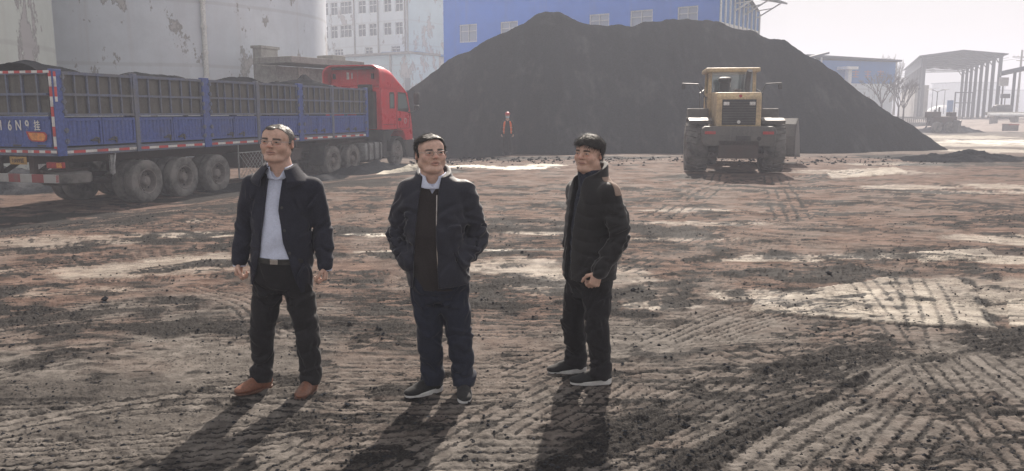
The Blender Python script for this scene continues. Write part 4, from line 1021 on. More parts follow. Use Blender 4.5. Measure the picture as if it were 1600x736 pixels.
# ------------------------------------------------------------------ sculpting with distance fields (people and their clothes)
class Sculpt:
    def __init__(s, lo, hi, h):
        s.lo = np.array(lo, float); s.h = h; s.n = np.ceil((np.array(hi) - s.lo) / h).astype(int) + 1
        s.d = np.full(tuple(s.n), 1.0, np.float32)
        s.ax = [s.lo[i] + h * np.arange(s.n[i]) for i in range(3)]
    def region(s, lo, hi, m):
        a = np.clip(np.floor((np.array(lo) - m - s.lo) / s.h).astype(int), 0, s.n); b = np.clip(np.ceil((np.array(hi) + m - s.lo) / s.h).astype(int) + 1, 0, s.n)
        return tuple(slice(int(a[i]), int(b[i])) for i in range(3))
    def pts(s, sl):
        return s.ax[0][sl[0]][:, None, None], s.ax[1][sl[1]][None, :, None], s.ax[2][sl[2]][None, None, :]
    def add(s, fn, lo, hi, k=0.0):
        sl = s.region(lo, hi, k + 3 * s.h); X, Y, Z = s.pts(sl); b = np.broadcast_to(fn(X, Y, Z), s.d[sl].shape); s.d[sl] = smin(s.d[sl], b, k); return s
    def sub(s, fn, lo, hi, k=0.0):
        sl = s.region(lo, hi, k + 3 * s.h); X, Y, Z = s.pts(sl); b = np.broadcast_to(fn(X, Y, Z), s.d[sl].shape); s.d[sl] = -smin(-s.d[sl], b, k); return s
    def warp(s, fn, lo=None, hi=None):
        sl = s.region(lo if lo is not None else s.lo, hi if hi is not None else s.lo + s.h * s.n, 0); X, Y, Z = s.pts(sl)
        near = np.abs(s.d[sl]) < .05
        s.d[sl] = np.where(near, s.d[sl] + fn(X, Y, Z), s.d[sl]); return s
    def cap(s, a, b, ra, rb=None, k=0.0, sub=False):
        rb = ra if rb is None else rb; a = np.array(a, float); b = np.array(b, float); r = max(ra, rb)
        return (s.sub if sub else s.add)(cap_fn(a, b, ra, rb), np.minimum(a, b) - r, np.maximum(a, b) + r, k)
    def chain(s, P, R, k=0.0):
        for i in range(len(P) - 1): s.cap(P[i], P[i + 1], R[i], R[i + 1], k if i == 0 else min(k, .012))
        return s
    def ell(s, c, r, R=None, k=0.0, sub=False):
        c = np.array(c, float); m = max(r)
        return (s.sub if sub else s.add)(ell_fn(c, r, R), c - m, c + m, k)
    def box(s, c, d, R=None, rad=0.01, k=0.0, sub=False):
        c = np.array(c, float); m = math.sqrt(sum(x * x for x in d)) / 2 + rad
        def fn(X, Y, Z):
            x, y, z = loc(X - c[0], Y - c[1], Z - c[2], R)
            q = [np.abs(v) - dd / 2 + rad for v, dd in zip((x, y, z), d)]
            return np.sqrt(sum(np.maximum(v, 0) ** 2 for v in q)) + np.minimum(np.maximum(np.maximum(q[0], q[1]), q[2]), 0) - rad
        return (s.sub if sub else s.add)(fn, c - m, c + m, k)
    def loft(s, rows, n=2.3, k=0.0):
        """rows: (z, cx, cy, half width, half depth)"""
        rows = np.array(rows, float); z = rows[:, 0]; A = rows[:, 3].max(); B = rows[:, 4].max()
        def fn(X, Y, Z):
            cx, cy, a, b = (np.interp(Z, z, rows[:, i]) for i in (1, 2, 3, 4))
            q = (np.abs((X - cx) / a) ** n + np.abs((Y - cy) / b) ** n) ** (1 / n)
            return np.maximum((q - 1) * np.minimum(a, b), np.maximum(Z - z[-1], z[0] - Z))
        return s.add(fn, (rows[:, 1].min() - A, rows[:, 2].min() - B, z[0]), (rows[:, 1].max() + A, rows[:, 2].max() + B, z[-1]), k)
    def mesh(s):
        d = s.d; ins = d < 0; n = d.shape
        c = np.zeros(tuple(x - 1 for x in n), np.int8)
        for i in (0, 1):
            for j in (0, 1):
                for k in (0, 1): c += ins[i:n[0] - 1 + i, j:n[1] - 1 + j, k:n[2] - 1 + k]
        act = (c > 0) & (c < 8); I = np.argwhere(act); idx = np.full(act.shape, -1, np.int64); idx[act] = np.arange(len(I))
        acc = np.zeros((len(I), 3)); cnt = np.zeros(len(I)); C = [(i, j, k) for i in (0, 1) for j in (0, 1) for k in (0, 1)]
        val = {q: d[I[:, 0] + q[0], I[:, 1] + q[1], I[:, 2] + q[2]] for q in C}
        for a in C:
            for ax in range(3):
                if a[ax]: continue
                b = tuple(a[i] + (i == ax) for i in range(3)); va, vb = val[a], val[b]; m = (va < 0) != (vb < 0)
                t = np.where(m, va / np.where(m, va - vb, 1), 0); p = np.tile(np.array(a, float), (len(I), 1)); p[:, ax] = t
                acc[m] += p[m]; cnt[m] += 1
        V = s.lo + s.h * (I + acc / cnt[:, None]); F = []
        for ax in range(3):
            u, v = (ax + 1) % 3, (ax + 2) % 3
            sa = [slice(1, n[i] - 1) for i in range(3)]; sa[ax] = slice(0, n[ax] - 1); sb = list(sa); sb[ax] = slice(1, n[ax])
            A, B = ins[tuple(sa)], ins[tuple(sb)]
            for flip in (False, True):
                E = np.argwhere((A & ~B) if not flip else (~A & B))
                if not len(E): continue
                off = [1, 1, 1]; off[ax] = 0; E = E + np.array(off)
                q = []
                for du, dv in ((-1, -1), (0, -1), (0, 0), (-1, 0)):
                    e = E.copy(); e[:, u] += du; e[:, v] += dv; q.append(idx[e[:, 0], e[:, 1], e[:, 2]])
                if flip: q = q[::-1]
                F.append(np.stack(q, -1))
        F = np.concatenate(F); return V, F[(F >= 0).all(1)]
    def build(s, name, mat, parent=None, relax=1, attrs=None):
        V, F = s.mesh()
        for _ in range(relax):
            acc = np.zeros_like(V); cnt = np.zeros(len(V))
            for i in range(4):
                a, b = F[:, i], F[:, (i + 1) % 4]
                for q in range(3): acc[:, q] += np.bincount(a, V[b, q], len(V)) + np.bincount(b, V[a, q], len(V))
                cnt += np.bincount(a, minlength=len(V)) + np.bincount(b, minlength=len(V))
            V = .5 * V + .5 * acc / np.maximum(cnt, 1)[:, None]
        me = bpy.data.meshes.new(name)
        me.vertices.add(len(V)); me.vertices.foreach_set('co', V.astype(np.float32).ravel())
        me.loops.add(F.size); me.loops.foreach_set('vertex_index', F.astype(np.int32).ravel())
        me.polygons.add(len(F)); me.polygons.foreach_set('loop_start', np.arange(0, F.size, 4, dtype=np.int32)); me.polygons.foreach_set('use_smooth', np.ones(len(F), bool))
        me.update(calc_edges=True); me.materials.append(mat)
        if attrs:
            for k, f in attrs.items():
                a = me.attributes.new(k, 'FLOAT', 'POINT'); a.data.foreach_set('value', f(V).astype(np.float32))
        o = bpy.data.objects.new(name, me); COL.objects.link(o)
        if parent is not None: o.parent = parent
        return o
def smin(a, b, k):
    if k <= 0: return np.minimum(a, b)
    h = np.clip(.5 + .5 * (b - a) / k, 0, 1); return b + (a - b) * h - k * h * (1 - h)
def loc(x, y, z, R):
    if R is None: return x, y, z
    return tuple(x * R[0][i] + y * R[1][i] + z * R[2][i] for i in range(3))
def cap_fn(a, b, ra, rb):
    d = b - a; L2 = max(float(d @ d), 1e-9)
    def fn(X, Y, Z):
        x, y, z = X - a[0], Y - a[1], Z - a[2]; t = np.clip((x * d[0] + y * d[1] + z * d[2]) / L2, 0, 1)
        return np.sqrt((x - t * d[0]) ** 2 + (y - t * d[1]) ** 2 + (z - t * d[2]) ** 2) - (ra + (rb - ra) * t)
    return fn
def ell_fn(c, r, R):
    def fn(X, Y, Z):
        x, y, z = loc(X - c[0], Y - c[1], Z - c[2], R)
        k0 = np.sqrt((x / r[0]) ** 2 + (y / r[1]) ** 2 + (z / r[2]) ** 2); k1 = np.sqrt((x / r[0] ** 2) ** 2 + (y / r[1] ** 2) ** 2 + (z / r[2] ** 2) ** 2)
        return k0 * (k0 - 1) / np.maximum(k1, 1e-6)
    return fn
def wrinkle(f, a, seed=0.0, st=(1, 1, 1)):
    def fn(X, Y, Z):
        x, y, z = X * st[0], Y * st[1], Z * st[2]
        return a * np.sin(f * (z + .35 * x) + 2.2 * np.sin(f * .43 * (x - .6 * y) + seed) + 1.6 * np.sin(f * .31 * (y + z) + 2 * seed)) * (.5 + .5 * np.sin(f * .27 * (x + z * .8) + 3 * seed))
    return fn

def creases(S, spots, seed=0):
    """sharp folds in cloth: (centre, reach, fold direction, count, depth)"""
    rng = np.random.default_rng(seed)
    for c, reach, dirn, cnt, dep in spots:
        c = np.array(c, float)
        for k in range(cnt):
            p = c + rng.normal(0, reach * .45, 3); d = np.array(dirn, float) + rng.normal(0, .35, 3); d /= np.linalg.norm(d)
            n = np.cross(d, rng.normal(0, 1, 3)); n /= np.linalg.norm(n); n2 = np.array((n[0] * .35, n[1] * .35, n[2])); n2 -= d * (n2 @ d); n = n2 / max(np.linalg.norm(n2), 1e-6)
            w = rng.uniform(.008, .020); L = reach * rng.uniform(.5, 1.1); a = dep * rng.uniform(.5, 1.1); cv = rng.uniform(-3, 3)
            def fn(X, Y, Z):
                x, y, z = X - p[0], Y - p[1], Z - p[2]; u = x * d[0] + y * d[1] + z * d[2]; v = x * n[0] + y * n[1] + z * n[2] + cv * u * u
                e = np.exp(-(u / L) ** 2 - ((x * x + y * y + z * z) / (2.2 * reach * reach)))
                return e * a * (np.exp(-(v / w) ** 2) - .75 * np.exp(-((v - 1.9 * w) / (1.3 * w)) ** 2))
            S.warp(fn, p - 2.2 * reach, p + 2.2 * reach)
    return S
# ---- materials for people
def cloth(name, col, rough=0.85, weave=900, sheen=0.10, vary=0.25, bump=0.2, dirt=0.0):
    n = NB(name); f = n.noise(weave * .12, 3, .6); g = n.noise(6, 4, .6)
    c = n.mix(n.ramp(f, .3, .7), tuple(x * (1 - vary) for x in col), tuple(x * (1 + vary) for x in col))
    c = n.mix(n.ramp(g, .35, .75, 0, .35), c, tuple(x * 1.5 + .006 for x in col))
    n.b.inputs['Sheen Weight'].default_value = sheen; n.b.inputs['Sheen Roughness'].default_value = .45
    return n.done(c, rough, 0, n.bump(n.math('ADD', f, n.math('MULTIPLY', n.noise(28, 4, .6), 1.5)), bump, .006), .25)
def skin_mat(name, col):
    n = NB(name); f = n.noise(30, 6, .7)
    c = n.mix(n.ramp(f, .32, .68), tuple(x * .80 for x in col), tuple(min(1, x * 1.08) for x in col))
    c = n.mix(n.attr('flush').outputs['Fac'], c, (col[0] * .95, col[1] * .62, col[2] * .60))
    c = n.mix(n.attr('lip').outputs['Fac'], c, (.40, .20, .17))
    c = n.mix(n.attr('dark').outputs['Fac'], c, (.022, .017, .016))
    n.b.inputs['Subsurface Weight'].default_value = .12; n.b.inputs['Subsurface Radius'].default_value = (1, .35, .2); n.b.inputs['Subsurface Scale'].default_value = .008
    return n.done(c, .48, 0, n.bump(n.noise(160, 3, .6), .12, .002), .4)
def hair_mat(name, a, b):
    n = NB(name); f = n.noise((90, 90, 14), 4, .65)
    return n.done(n.mix(n.ramp(f, .3, .7), a, b), .55, 0, n.bump(f, .6, .004), .5)
def leather(name, col, rough=.4): return worn(name, col, rough, dirt=(.13, .12, .11), amount=.35, scale=9, fine=60, bump=.15)

# ---- head and hands
def rot(yaw=0, pitch=0, roll=0): return np.array(Euler((math.radians(pitch), math.radians(roll), math.radians(yaw)), 'YXZ').to_matrix())
class Head:
    """centre, rotation, scale; local frame: face towards -Y"""
    def __init__(s, c, R, k=1.0, wide=1.0, jowl=1.0, mouth=0.0, smile=0.0): s.c = np.array(c); s.R = R; s.k = k; s.wide = wide; s.jowl = jowl; s.mouth = mouth; s.smile = smile
    def local(s, X, Y, Z):
        x, y, z = loc(X - s.c[0], Y - s.c[1], Z - s.c[2], s.R); return x / s.k / s.wide, y / s.k, z / s.k
    def world(s, p): return tuple(s.c + s.R @ (np.array(p) * np.array((s.wide, 1, 1)) * s.k))
    def field(s, X, Y, Z):
        x, y, z = s.local(X, Y, Z)
        E = lambda c, r, R=None: ell_fn(np.array(c), r, R)(x, y, z)
        C = lambda a, b, ra, rb=None: cap_fn(np.array(a, float), np.array(b, float), ra, ra if rb is None else rb)(x, y, z)
        xa = np.abs(x); j = s.jowl; mo = s.mouth; sm = s.smile
        EA = lambda c, r, R=None: ell_fn(np.array(c), r, R)(xa, y, z)
        CA = lambda a, b, ra, rb=None: cap_fn(np.array(a, float), np.array(b, float), ra, ra if rb is None else rb)(xa, y, z)
        d = E((0, .016, .034), (.077, .096, .088))
        d = smin(d, E((0, -.024, -.038), (.066, .066, .082)), .03)
        d = smin(d, E((0, -.052, .045), (.055, .042, .045)), .03)
        d = smin(d, EA((.050 * j, .000, -.068), (.020, .032, .030)), .035)
        d = smin(d, E((0, -.070, -.108 - mo * .4), (.026 * j, .020, .018)), .03)
        if j > 1: d = smin(d, E((0, -.040, -.112), (.048, .045, .022)), .03)
        d = smin(d, EA((.040, -.062, -.030), (.026, .024, .026)), .022)
        d = smin(d, CA((.012, -.088, .021), (.044, -.079, .019), .010, .008), .016)
        d = -smin(-d, EA((.032, -.101, .003), (.021, .015, .0095)), .012)
        d = smin(d, EA((.032, -.0795, .003), (.0165, .0120, .0085)), .005)
        d = smin(d, CA((.016, -.0900, .0090), (.046, -.0830, .0070), .0028), .004)
        d = smin(d, CA((.018, -.0885, -.0055), (.044, -.0825, -.0050), .0022), .006)
        d = smin(d, C((0, -.088, .016), (0, -.112, -.026), .0085, .0125), .011)
        d = smin(d, EA((.0125, -.102, -.029), (.0085, .0105, .0075)), .007)
        d = -smin(-d, EA((.007, -.112, -.0385), (.004, .005, .003)), .003)
        d = smin(d, CA((.0, -.0965, -.0590), (.024, -.0855, -.0640 + sm), .0062, .004), .008)
        d = smin(d, CA((.0, -.0935, -.0740 - mo), (.019, -.0850, -.0715 - mo * .6 + sm), .0072, .005), .008)
        d = -smin(-d, CA((0, -.104 + mo * .6, -.0668 - mo * .5), (.023, -.0925, -.0665 + sm), .0030 + mo * .35, .0025), .003)
        d = -smin(-d, CA((.024, -.094, -.038), (.036, -.082, -.066), .0025), .007)
        d = -smin(-d, CA((.020, -.0915, -.0150), (.042, -.0840, -.0135), .0015), .006)
        ear = np.array(Euler((math.radians(-12), 0, math.radians(22))).to_matrix())
        d = smin(d, EA((.0800, .012, -.006), (.0085, .0185, .0315), ear), .009)
        d = -smin(-d, EA((.0885, .006, -.004), (.0060, .0095, .0165), ear), .005)
        return d * s.k
    def masks(s):
        def L(V): return s.local(V[:, 0], V[:, 1], V[:, 2])
        def dark(V):
            x, y, z = L(V); xa = np.abs(x)
            brow = sstep(.0080, .0045, np.abs(z - (.0240 + .015 * np.clip(xa - .012, 0, 1) - 9 * (np.clip(xa - .034, 0, 1) ** 2)))) * sstep(.010, .015, xa) * sstep(.056, .048, xa) * (y < -.04)
            eye = sstep(.0058, .0030, np.abs(z - (.0032 - .05 * np.abs(xa - .032)))) * sstep(.0180, .013, np.abs(xa - .032)) * (y < -.05) * .15
            mth = sstep(.0030, .0012, np.abs(z + .0668 + s.mouth * .5 - s.smile * xa / .023)) * sstep(.025, .020, xa) * (y < -.06) * .65
            nos = sstep(.0045, .002, np.sqrt((xa - .007) ** 2 + (z + .0375) ** 2)) * (y < -.08) * .75
            return np.clip(np.maximum(np.maximum(brow * .92, eye), np.maximum(mth, nos)), 0, 1)
        def lip(V):
            x, y, z = L(V); xa = np.abs(x); q = ((xa) / .025) ** 2 + ((z + .067 + s.mouth * .5 - s.smile * xa / .023) / (.0125 + s.mouth)) ** 2
            return sstep(1.15, .7, q) * (y < -.06) * .6
        def flush(V):
            x, y, z = L(V); xa = np.abs(x)
            return np.clip(.30 * sstep(.03, .008, np.sqrt((xa - .045) ** 2 + (z + .02) ** 2)) * (y < -.03) + .5 * sstep(.02, .006, np.sqrt(x * x + (z + .025) ** 2)) * (y < -.08) + .35 * (xa > .078) + .4 * sstep(.010, .004, np.abs(xa - .032)) * sstep(.012, .004, np.abs(z + .012)), 0, 1) * (np.abs(z) < .15)
        return {'dark': dark, 'lip': lip, 'flush': flush}
def add_head(S, hd):
    c, r = hd.c, .15 * hd.k
    S.add(hd.field, c - r, c + r, .01)
def add_hand(S, W, D, N, T, curl=0.9, k=1.0, thumb=0.5):
    """wrist, direction of the fingers, palm normal, thumb side"""
    W, D, N, T = (np.array(v, float) for v in (W, D, N, T)); D /= np.linalg.norm(D); N -= D * (N @ D); N /= np.linalg.norm(N); T -= D * (T @ D) + N * (T @ N); T /= np.linalg.norm(T)
    P = lambda d, n, t: W + k * (D * d + N * n + T * t)
    for t0, t1 in ((.016, .030), (.006, .010), (-.006, -.010), (-.015, -.028)):
        S.cap(P(.0, 0, t0), P(.088 - abs(t1) * .2, 0, t1), .017 * k, .0125 * k, .010)
    lens = ((.040, .025, .020), (.045, .028, .021), (.041, .026, .020), (.032, .020, .018))
    for (t, ls, r, extra) in zip((.030, .010, -.010, -.029), lens, (.0092, .0095, .0090, .0080), (0, .08, .16, .24)):
        p = P(.084 - abs(t) * .2, .001, t); a = 0.0
        for i, l in enumerate(ls):
            a += (curl + extra) * (.62, .85, .55)[i]
            q = p + k * l * (D * math.cos(a) + N * math.sin(a)) + k * l * T * t * (.8 if i == 0 else -.5)
            S.cap(p, q, r * k * (1, .93, .86)[i], r * k * (.93, .86, .76)[i], .004); p = q
    p = P(.022, .006, .026)
    for (dd, dn, dt, l, r) in ((.55, .35, .75, .042, .0125), (.85, .45 + .2 * thumb, .15, .034, .0105), (.85, .5 + .3 * thumb, -.15, .026, .0095)):
        v = D * dd + N * dn + T * dt; v /= np.linalg.norm(v); q = p + k * l * v; S.cap(p, q, r * k, r * k * .88, .008); p = q
def glasses(hd, mat, parent, lens=None):
    m = MB(); P = hd.world
    for sx in (-1, 1):
        c = (.033 * sx, -.104, .001); ring = []
        for i in range(21):
            a = 2 * math.pi * i / 20; ca, sa = math.cos(a), math.sin(a)
            ring.append(P((c[0] + .0245 * math.copysign(abs(ca) ** .7, ca), c[1] + .006 * abs(ca) * (1 if ca * sx > 0 else 0), c[2] + .0165 * math.copysign(abs(sa) ** .7, sa))))
        m.tube(ring, .0010, 6, caps=False)
        m.tube([P((.057 * sx, -.098, .006)), P((.074 * sx, -.082, .008)), P((.083 * sx, -.01, .010)), P((.083 * sx, .02, .004))], .0016, 6)
        m.tube([P((.012 * sx, -.105, -.003)), P((.009 * sx, -.098, -.010))], .0018, 6)
    m.tube([P((-.009, -.106, .006)), P((0, -.109, .009)), P((.009, -.106, .006))], .0014, 6)
    return m.build('glasses', mat, parent, smooth=60)

M_EYE = NB('eye')
def _eye():
    n = M_EYE; c = n.mix(n.attr('iris').outputs['Fac'], (.40, .36, .34), (.018, .012, .010)); n.b.inputs['Coat Weight'].default_value = .4; return n.done(c, .3, 0, None, .5)
M_EYE = _eye()
def face_y(hd, x, z, off):
    """how far forward the face reaches at head-frame x, z"""
    x = np.asarray(x, float); z = np.asarray(z, float); y = np.full(x.shape, -.135); hit = np.zeros(x.shape, bool)
    for k in range(140):
        P = np.stack([x * hd.wide, y, z], -1) * hd.k @ hd.R.T + hd.c
        d = hd.field(P[..., 0], P[..., 1], P[..., 2]); hit |= d < off; y = np.where(hit, y, y + .0008)
    return y
def eyes(hd, parent, open_=1.0, look=(0, 0)):
    for sx in (-1, 1):
        U, V = np.meshgrid(np.linspace(-1, 1, 25), np.linspace(-1, 1, 15))
        x0 = .0325 * sx; lens = np.clip(1 - np.abs(U) ** 2.2, 0, 1) ** .8
        X = x0 + .0152 * U; Z = .0030 + .0012 * U * sx + np.where(V > 0, .0056, .0044) * open_ * lens * V
        Y = face_y(hd, X, Z, .0008)
        me_v = (np.stack([X * hd.wide, Y, Z], -1).reshape(-1, 3) * hd.k) @ hd.R.T + hd.c
        m = MB(); m.grid(X, Y, Z); m.v = [tuple(v) for v in me_v]; o = m.build('eye', M_EYE, parent, smooth=60)
        r = np.sqrt((X - x0 - look[0]) ** 2 + (Z - .0036 - look[1]) ** 2); iris = np.clip(np.maximum(sstep(.0066, .0054, r), np.maximum(sstep(.55, .75, V), .6 * sstep(-.8, -.95, V))), 0, 1)
        a = o.data.attributes.new('iris', 'FLOAT', 'POINT'); a.data.foreach_set('value', iris.ravel().astype(np.float32))
def strands(hair, hd, comb, n=2600, L=.024, lift=.004, w=.0011, seed=3):
    """locks of hair lying over the cap, for a broken outline"""
    rng = np.random.default_rng(seed); me = hair.data; co = np.empty(len(me.vertices) * 3, np.float32); me.vertices.foreach_get('co', co); co = co.reshape(-1, 3).astype(float)
    no = np.empty(len(me.vertices) * 3, np.float32); me.vertices.foreach_get('normal', no); no = no.reshape(-1, 3).astype(float)
    loc_ = (co - hd.c) @ hd.R; out = np.einsum('ij,ij->i', no, co - hd.c) > 0
    idx = np.nonzero(out)[0]; idx = rng.choice(idx, n); V = co[idx]; N = no[idx]; P = loc_[idx]
    D = np.array([comb(*p) for p in P]) + rng.normal(0, .28, (n, 3)); D = D @ hd.R.T; D -= N * np.einsum('ij,ij->i', D, N)[:, None]; D /= np.maximum(np.linalg.norm(D, axis=1), 1e-6)[:, None]
    T = np.cross(D, N); ln = L * rng.uniform(.5, 1.3, n)[:, None]; lf = lift * rng.uniform(.1, 1.0, n)[:, None]
    verts = []; 
    for q, k in ((0, -.1), (.5, 1.0), (1.0, .55)):
        c = V + D * ln * q + N * (lf * k - (q * ln) ** 2 * 3.0); ww = w * (1 - .75 * q) * hd.k
        verts += [c - T * ww, c + T * ww]
    vs = np.stack(verts, 1).reshape(-1, 3); b = (np.arange(n) * 6)[:, None]; f = np.concatenate([b + np.array((0, 1, 3, 2)), b + np.array((2, 3, 5, 4))], 0)
    nv = [tuple(v) for v in co] + [tuple(v) for v in vs]; nf = [tuple(p.vertices) for p in me.polygons] + [tuple(int(i) + len(co) for i in q) for q in f]
    m2 = bpy.data.meshes.new(me.name); m2.from_pydata(nv, [], nf); m2.materials.append(me.materials[0]); m2.polygons.foreach_set('use_smooth', [True] * len(nf)); hair.data = m2; bpy.data.meshes.remove(me); m2.name = 'hair'
def hair_cap(hd, name, mat, parent, h, line, thick=.010, rough=.004, extra=None, dirn=(1.0, .3, 2.0), grow=None):
    """a cap of hair over the skull; line(x,y,z) > 0 where hair grows (head frame)"""
    r = .14 * hd.k; S = Sculpt(hd.c - r, hd.c + r, h)
    def fn(X, Y, Z):
        x, y, z = hd.local(X, Y, Z)
        tk = thick if grow is None else thick * grow(x, y, z)
        d = smin(ell_fn(np.array((0, .016, .034)), (.077, .096, .088), None)(x, y, z), ell_fn(np.array((0, -.052, .045)), (.055, .042, .045), None)(x, y, z), .03) - tk
        d = np.minimum(d, ell_fn(np.array((0, .040, -.020)), (.070, .064, .070), None)(x, y, z) - tk * .7)
        s = dirn[0] * x + dirn[1] * z + .25 * np.sin(30 * y + 20 * z)
        d = d + rough * np.sin(210 * s + 3.0 * np.sin(60 * y)) * .5 + rough * np.sin(95 * (x * .6 - dirn[1] * z + y * .5) + 2 * np.sin(45 * x)) * .6
        return np.maximum(d, -line(x, y, z)) * hd.k
    S.add(fn, hd.c - r, hd.c + r, 0)
    if extra: extra(S)
    return S.build(name, mat, parent, relax=1)
# ------------------------------------------------------------------ the people
M_SKIN1 = skin_mat('skin_ruddy', (.60, .39, .31)); M_SKIN2 = skin_mat('skin_fair', (.62, .41, .33)); M_SKIN3 = skin_mat('skin_tan', (.60, .39, .305))
M_HAIRGREY = hair_mat('hair_grey', (.075, .068, .064), (.19, .175, .16)); M_HAIRDK = hair_mat('hair_black', (.012, .010, .010), (.035, .028, .024))
M_NAVY = cloth('navy_jacket', (.017, .018, .030)); M_NAVYGLOSS = cloth('navy_padded_shell', (.014, .015, .026), .6, sheen=.3); M_BLACKPAD = cloth('black_padded_shell', (.012, .011, .012), .7, sheen=.3)
M_SHIRT = cloth('pale_blue_shirt', (.54, .58, .72), .8, vary=.08, sheen=.1); M_TROUS = cloth('black_trousers', (.012, .011, .013), .85); M_JEANS = cloth('dark_jeans', (.013, .016, .030), .85)
M_KNIT = cloth('brown_black_knit', (.022, .017, .017), .95, sheen=.3); M_SCARF = cloth('dark_blue_scarf', (.022, .026, .042), .9, vary=.8)
M_TANPATCH = cloth('tan_patch', (.26, .19, .155), .9, vary=.1)
M_BROWNLTH = leather('brown_leather', (.20, .080, .045)); M_BROWNSOLE = leather('brown_sole', (.13, .06, .04), .7); M_SNEAK = cloth('black_sneaker', (.018, .018, .019), .8); M_SNEAKSOLE = worn('white_sole', (.62, .61, .60), .7, amount=.35, scale=9)
M_BELT = leather('black_belt', (.012, .012, .012), .35); M_METAL = NB('spectacle_metal').done((.45, .43, .42), .25, .9)
Hm = .0045

def shoe(root, at_, ang, upper, sole, L=.275, sneaker=False, name='shoe'):
    """at_: ankle above the ground; ang: heading of the toe in degrees from -Y"""
    a = math.radians(ang); D = np.array((math.sin(a), -math.cos(a), 0)); T = np.array((math.cos(a), math.sin(a), 0)); A = np.array((at_[0], at_[1], 0.0))
    P = lambda d, t, z: A + D * d + T * t + np.array((0, 0, z))
    heel, toe = -.075, L - .075
    S = Sculpt(A - .26 + (0, 0, .2), A + .26 + (0, 0, -.04), .004); S0 = S
    zr = .026 if sneaker else .018
    R = np.stack([D, T, np.array((0, 0, 1.0))], 1)
    S.ell(P(heel + .06, 0, .045), (.062, .040, .050), R)
    S.ell(P(.075, .002, .038), (.085, .045, .038), R, .03); S.ell(P(toe - .062, .004, .032), (.062, .046, .026), R, .03)
    S.cap(P(-.01, 0, .05), P(-.005, 0, .105), .040, .042, .03)
    S.cap(P(.03, 0, .085), P(.10, .002, .058), .026, .022, .03)
    if not sneaker:
        for k in range(4): S.cap(P(.045 + .022 * k, -.02, .088 - .009 * k), P(.045 + .022 * k, .022, .088 - .009 * k), .0045, .0045, .004)
    def below(X, Y, Z): return Z - zr * .7 + 0 * X
    S.sub(below, A - .26, A + .26)
    o = S.build(name, upper, root)
    S = Sculpt(A + np.array((-.26, -.26, -.01)), A + np.array((.26, .26, .08)), .004)
    def fn(X, Y, Z):
        d = (X - A[0]) * D[0] + (Y - A[1]) * D[1]; t = (X - A[0]) * T[0] + (Y - A[1]) * T[1]
        q = np.clip((d - heel - .04) / (toe - heel - .088), 0, 1); r = .040 + .008 * np.sin(q * math.pi * .9) - .002 * q
        dd = np.sqrt((d - (heel + .04 + q * (toe - heel - .088))) ** 2 + (t - .006 * np.sin(q * 3)) ** 2) - r
        top = zr + (.014 * (1 - q) ** 2 + .012 * np.clip(q - .7, 0, 1) if sneaker else 0)
        return np.maximum(dd, np.maximum(Z - top, -Z + .012 * np.clip(q - .75, 0, 1)))
    S.add(fn, A - .25, A + .25 )
    S.build('sole', sole, o)
    return o
def neck_body(S, hd, chest):
    p = hd.world((0, .022, -.07)); S.chain([p, (np.array(p) + chest) / 2, chest], (.066, .070, .085), .02)
def arm_body(S, sh, el, wr): S.chain([sh, el, wr], (.050, .042, .027), .02)
def leg_body(S, hip, kn, an): S.chain([hip, kn, an], (.075, .050, .036), .02); S.cap(an, (an[0], an[1], .07), .032, .028, .02)
def opening(S, zs, xl, xr, ylim, k=.008, inside=None):
    zs = np.array(zs[::-1]); xl = np.array(xl[::-1]); xr = np.array(xr[::-1])
    def fn(X, Y, Z):
        a = np.interp(Z, zs, xl); b = np.interp(Z, zs, xr)
        return np.maximum(np.maximum(a - X, X - b), Y - ylim)
    S.sub(fn, (xl.min(), -.4, zs[0] - .1), (xr.max(), ylim, zs[-1] + .1), k)
def trousers(root, mat, pelvis, legs, folds, extra_r=(.096, .075, .066), h=Hm):
    lo = np.array((-.42, -.32, .0)); hi = np.array((.42, .32, .95)); S = Sculpt(lo, hi, h)
    S.loft(pelvis, 2.4)
    for hip, kn, an in legs:
        S.chain([hip, (np.array(hip) + kn) / 2 + (0, .004, 0), kn, (np.array(kn) + an) / 2 + (0, .008, 0), an], (extra_r[0], .5 * (extra_r[0] + extra_r[1]) + .003, extra_r[1], .5 * (extra_r[1] + extra_r[2]), extra_r[2]), .035)
        S.cap(an, (an[0], an[1] - .02, an[2] - .035), extra_r[2], extra_r[2] * .98, .02)
        S.cap(an, (an[0] * 1.0, an[1] + .005, an[2] - .05), extra_r[2] * .98, extra_r[2] * .9, .02)
    S.warp(wrinkle(34, .0045, folds, (1, 1, 1)))
    spots = []
    for hip, kn, an in legs:
        sg = 1 if kn[0] > 0 else -1
        spots += [(np.array(kn) + (0, -.05, .02), .11, (1, .3, .45 * sg), 7, .008), (np.array(an) + (0, -.03, .03), .07, (1, .3, .3 * sg), 9, .009), (np.array(an) + (0, -.02, .13), .10, (.8, .2, -.7 * sg), 5, .007), (np.array(hip) + (0, -.06, -.10), .12, (.8 * sg, .2, .8), 7, .009), ((np.array(hip) + kn) / 2 + (0, -.05, 0), .12, (.2, .1, 1), 4, .007)]
    spots += [((0, -.12, .66), .10, (1, 0, .3), 5, .009), ((0, -.12, .66), .10, (1, 0, -.3), 5, .009)]
    creases(S, spots, int(folds * 100))
    S.sub(lambda X, Y, Z: Z - .052 + .25 * (Y + .02) + 0 * X, lo, (hi[0], hi[1], .1))
    return S.build('trousers', mat, root)

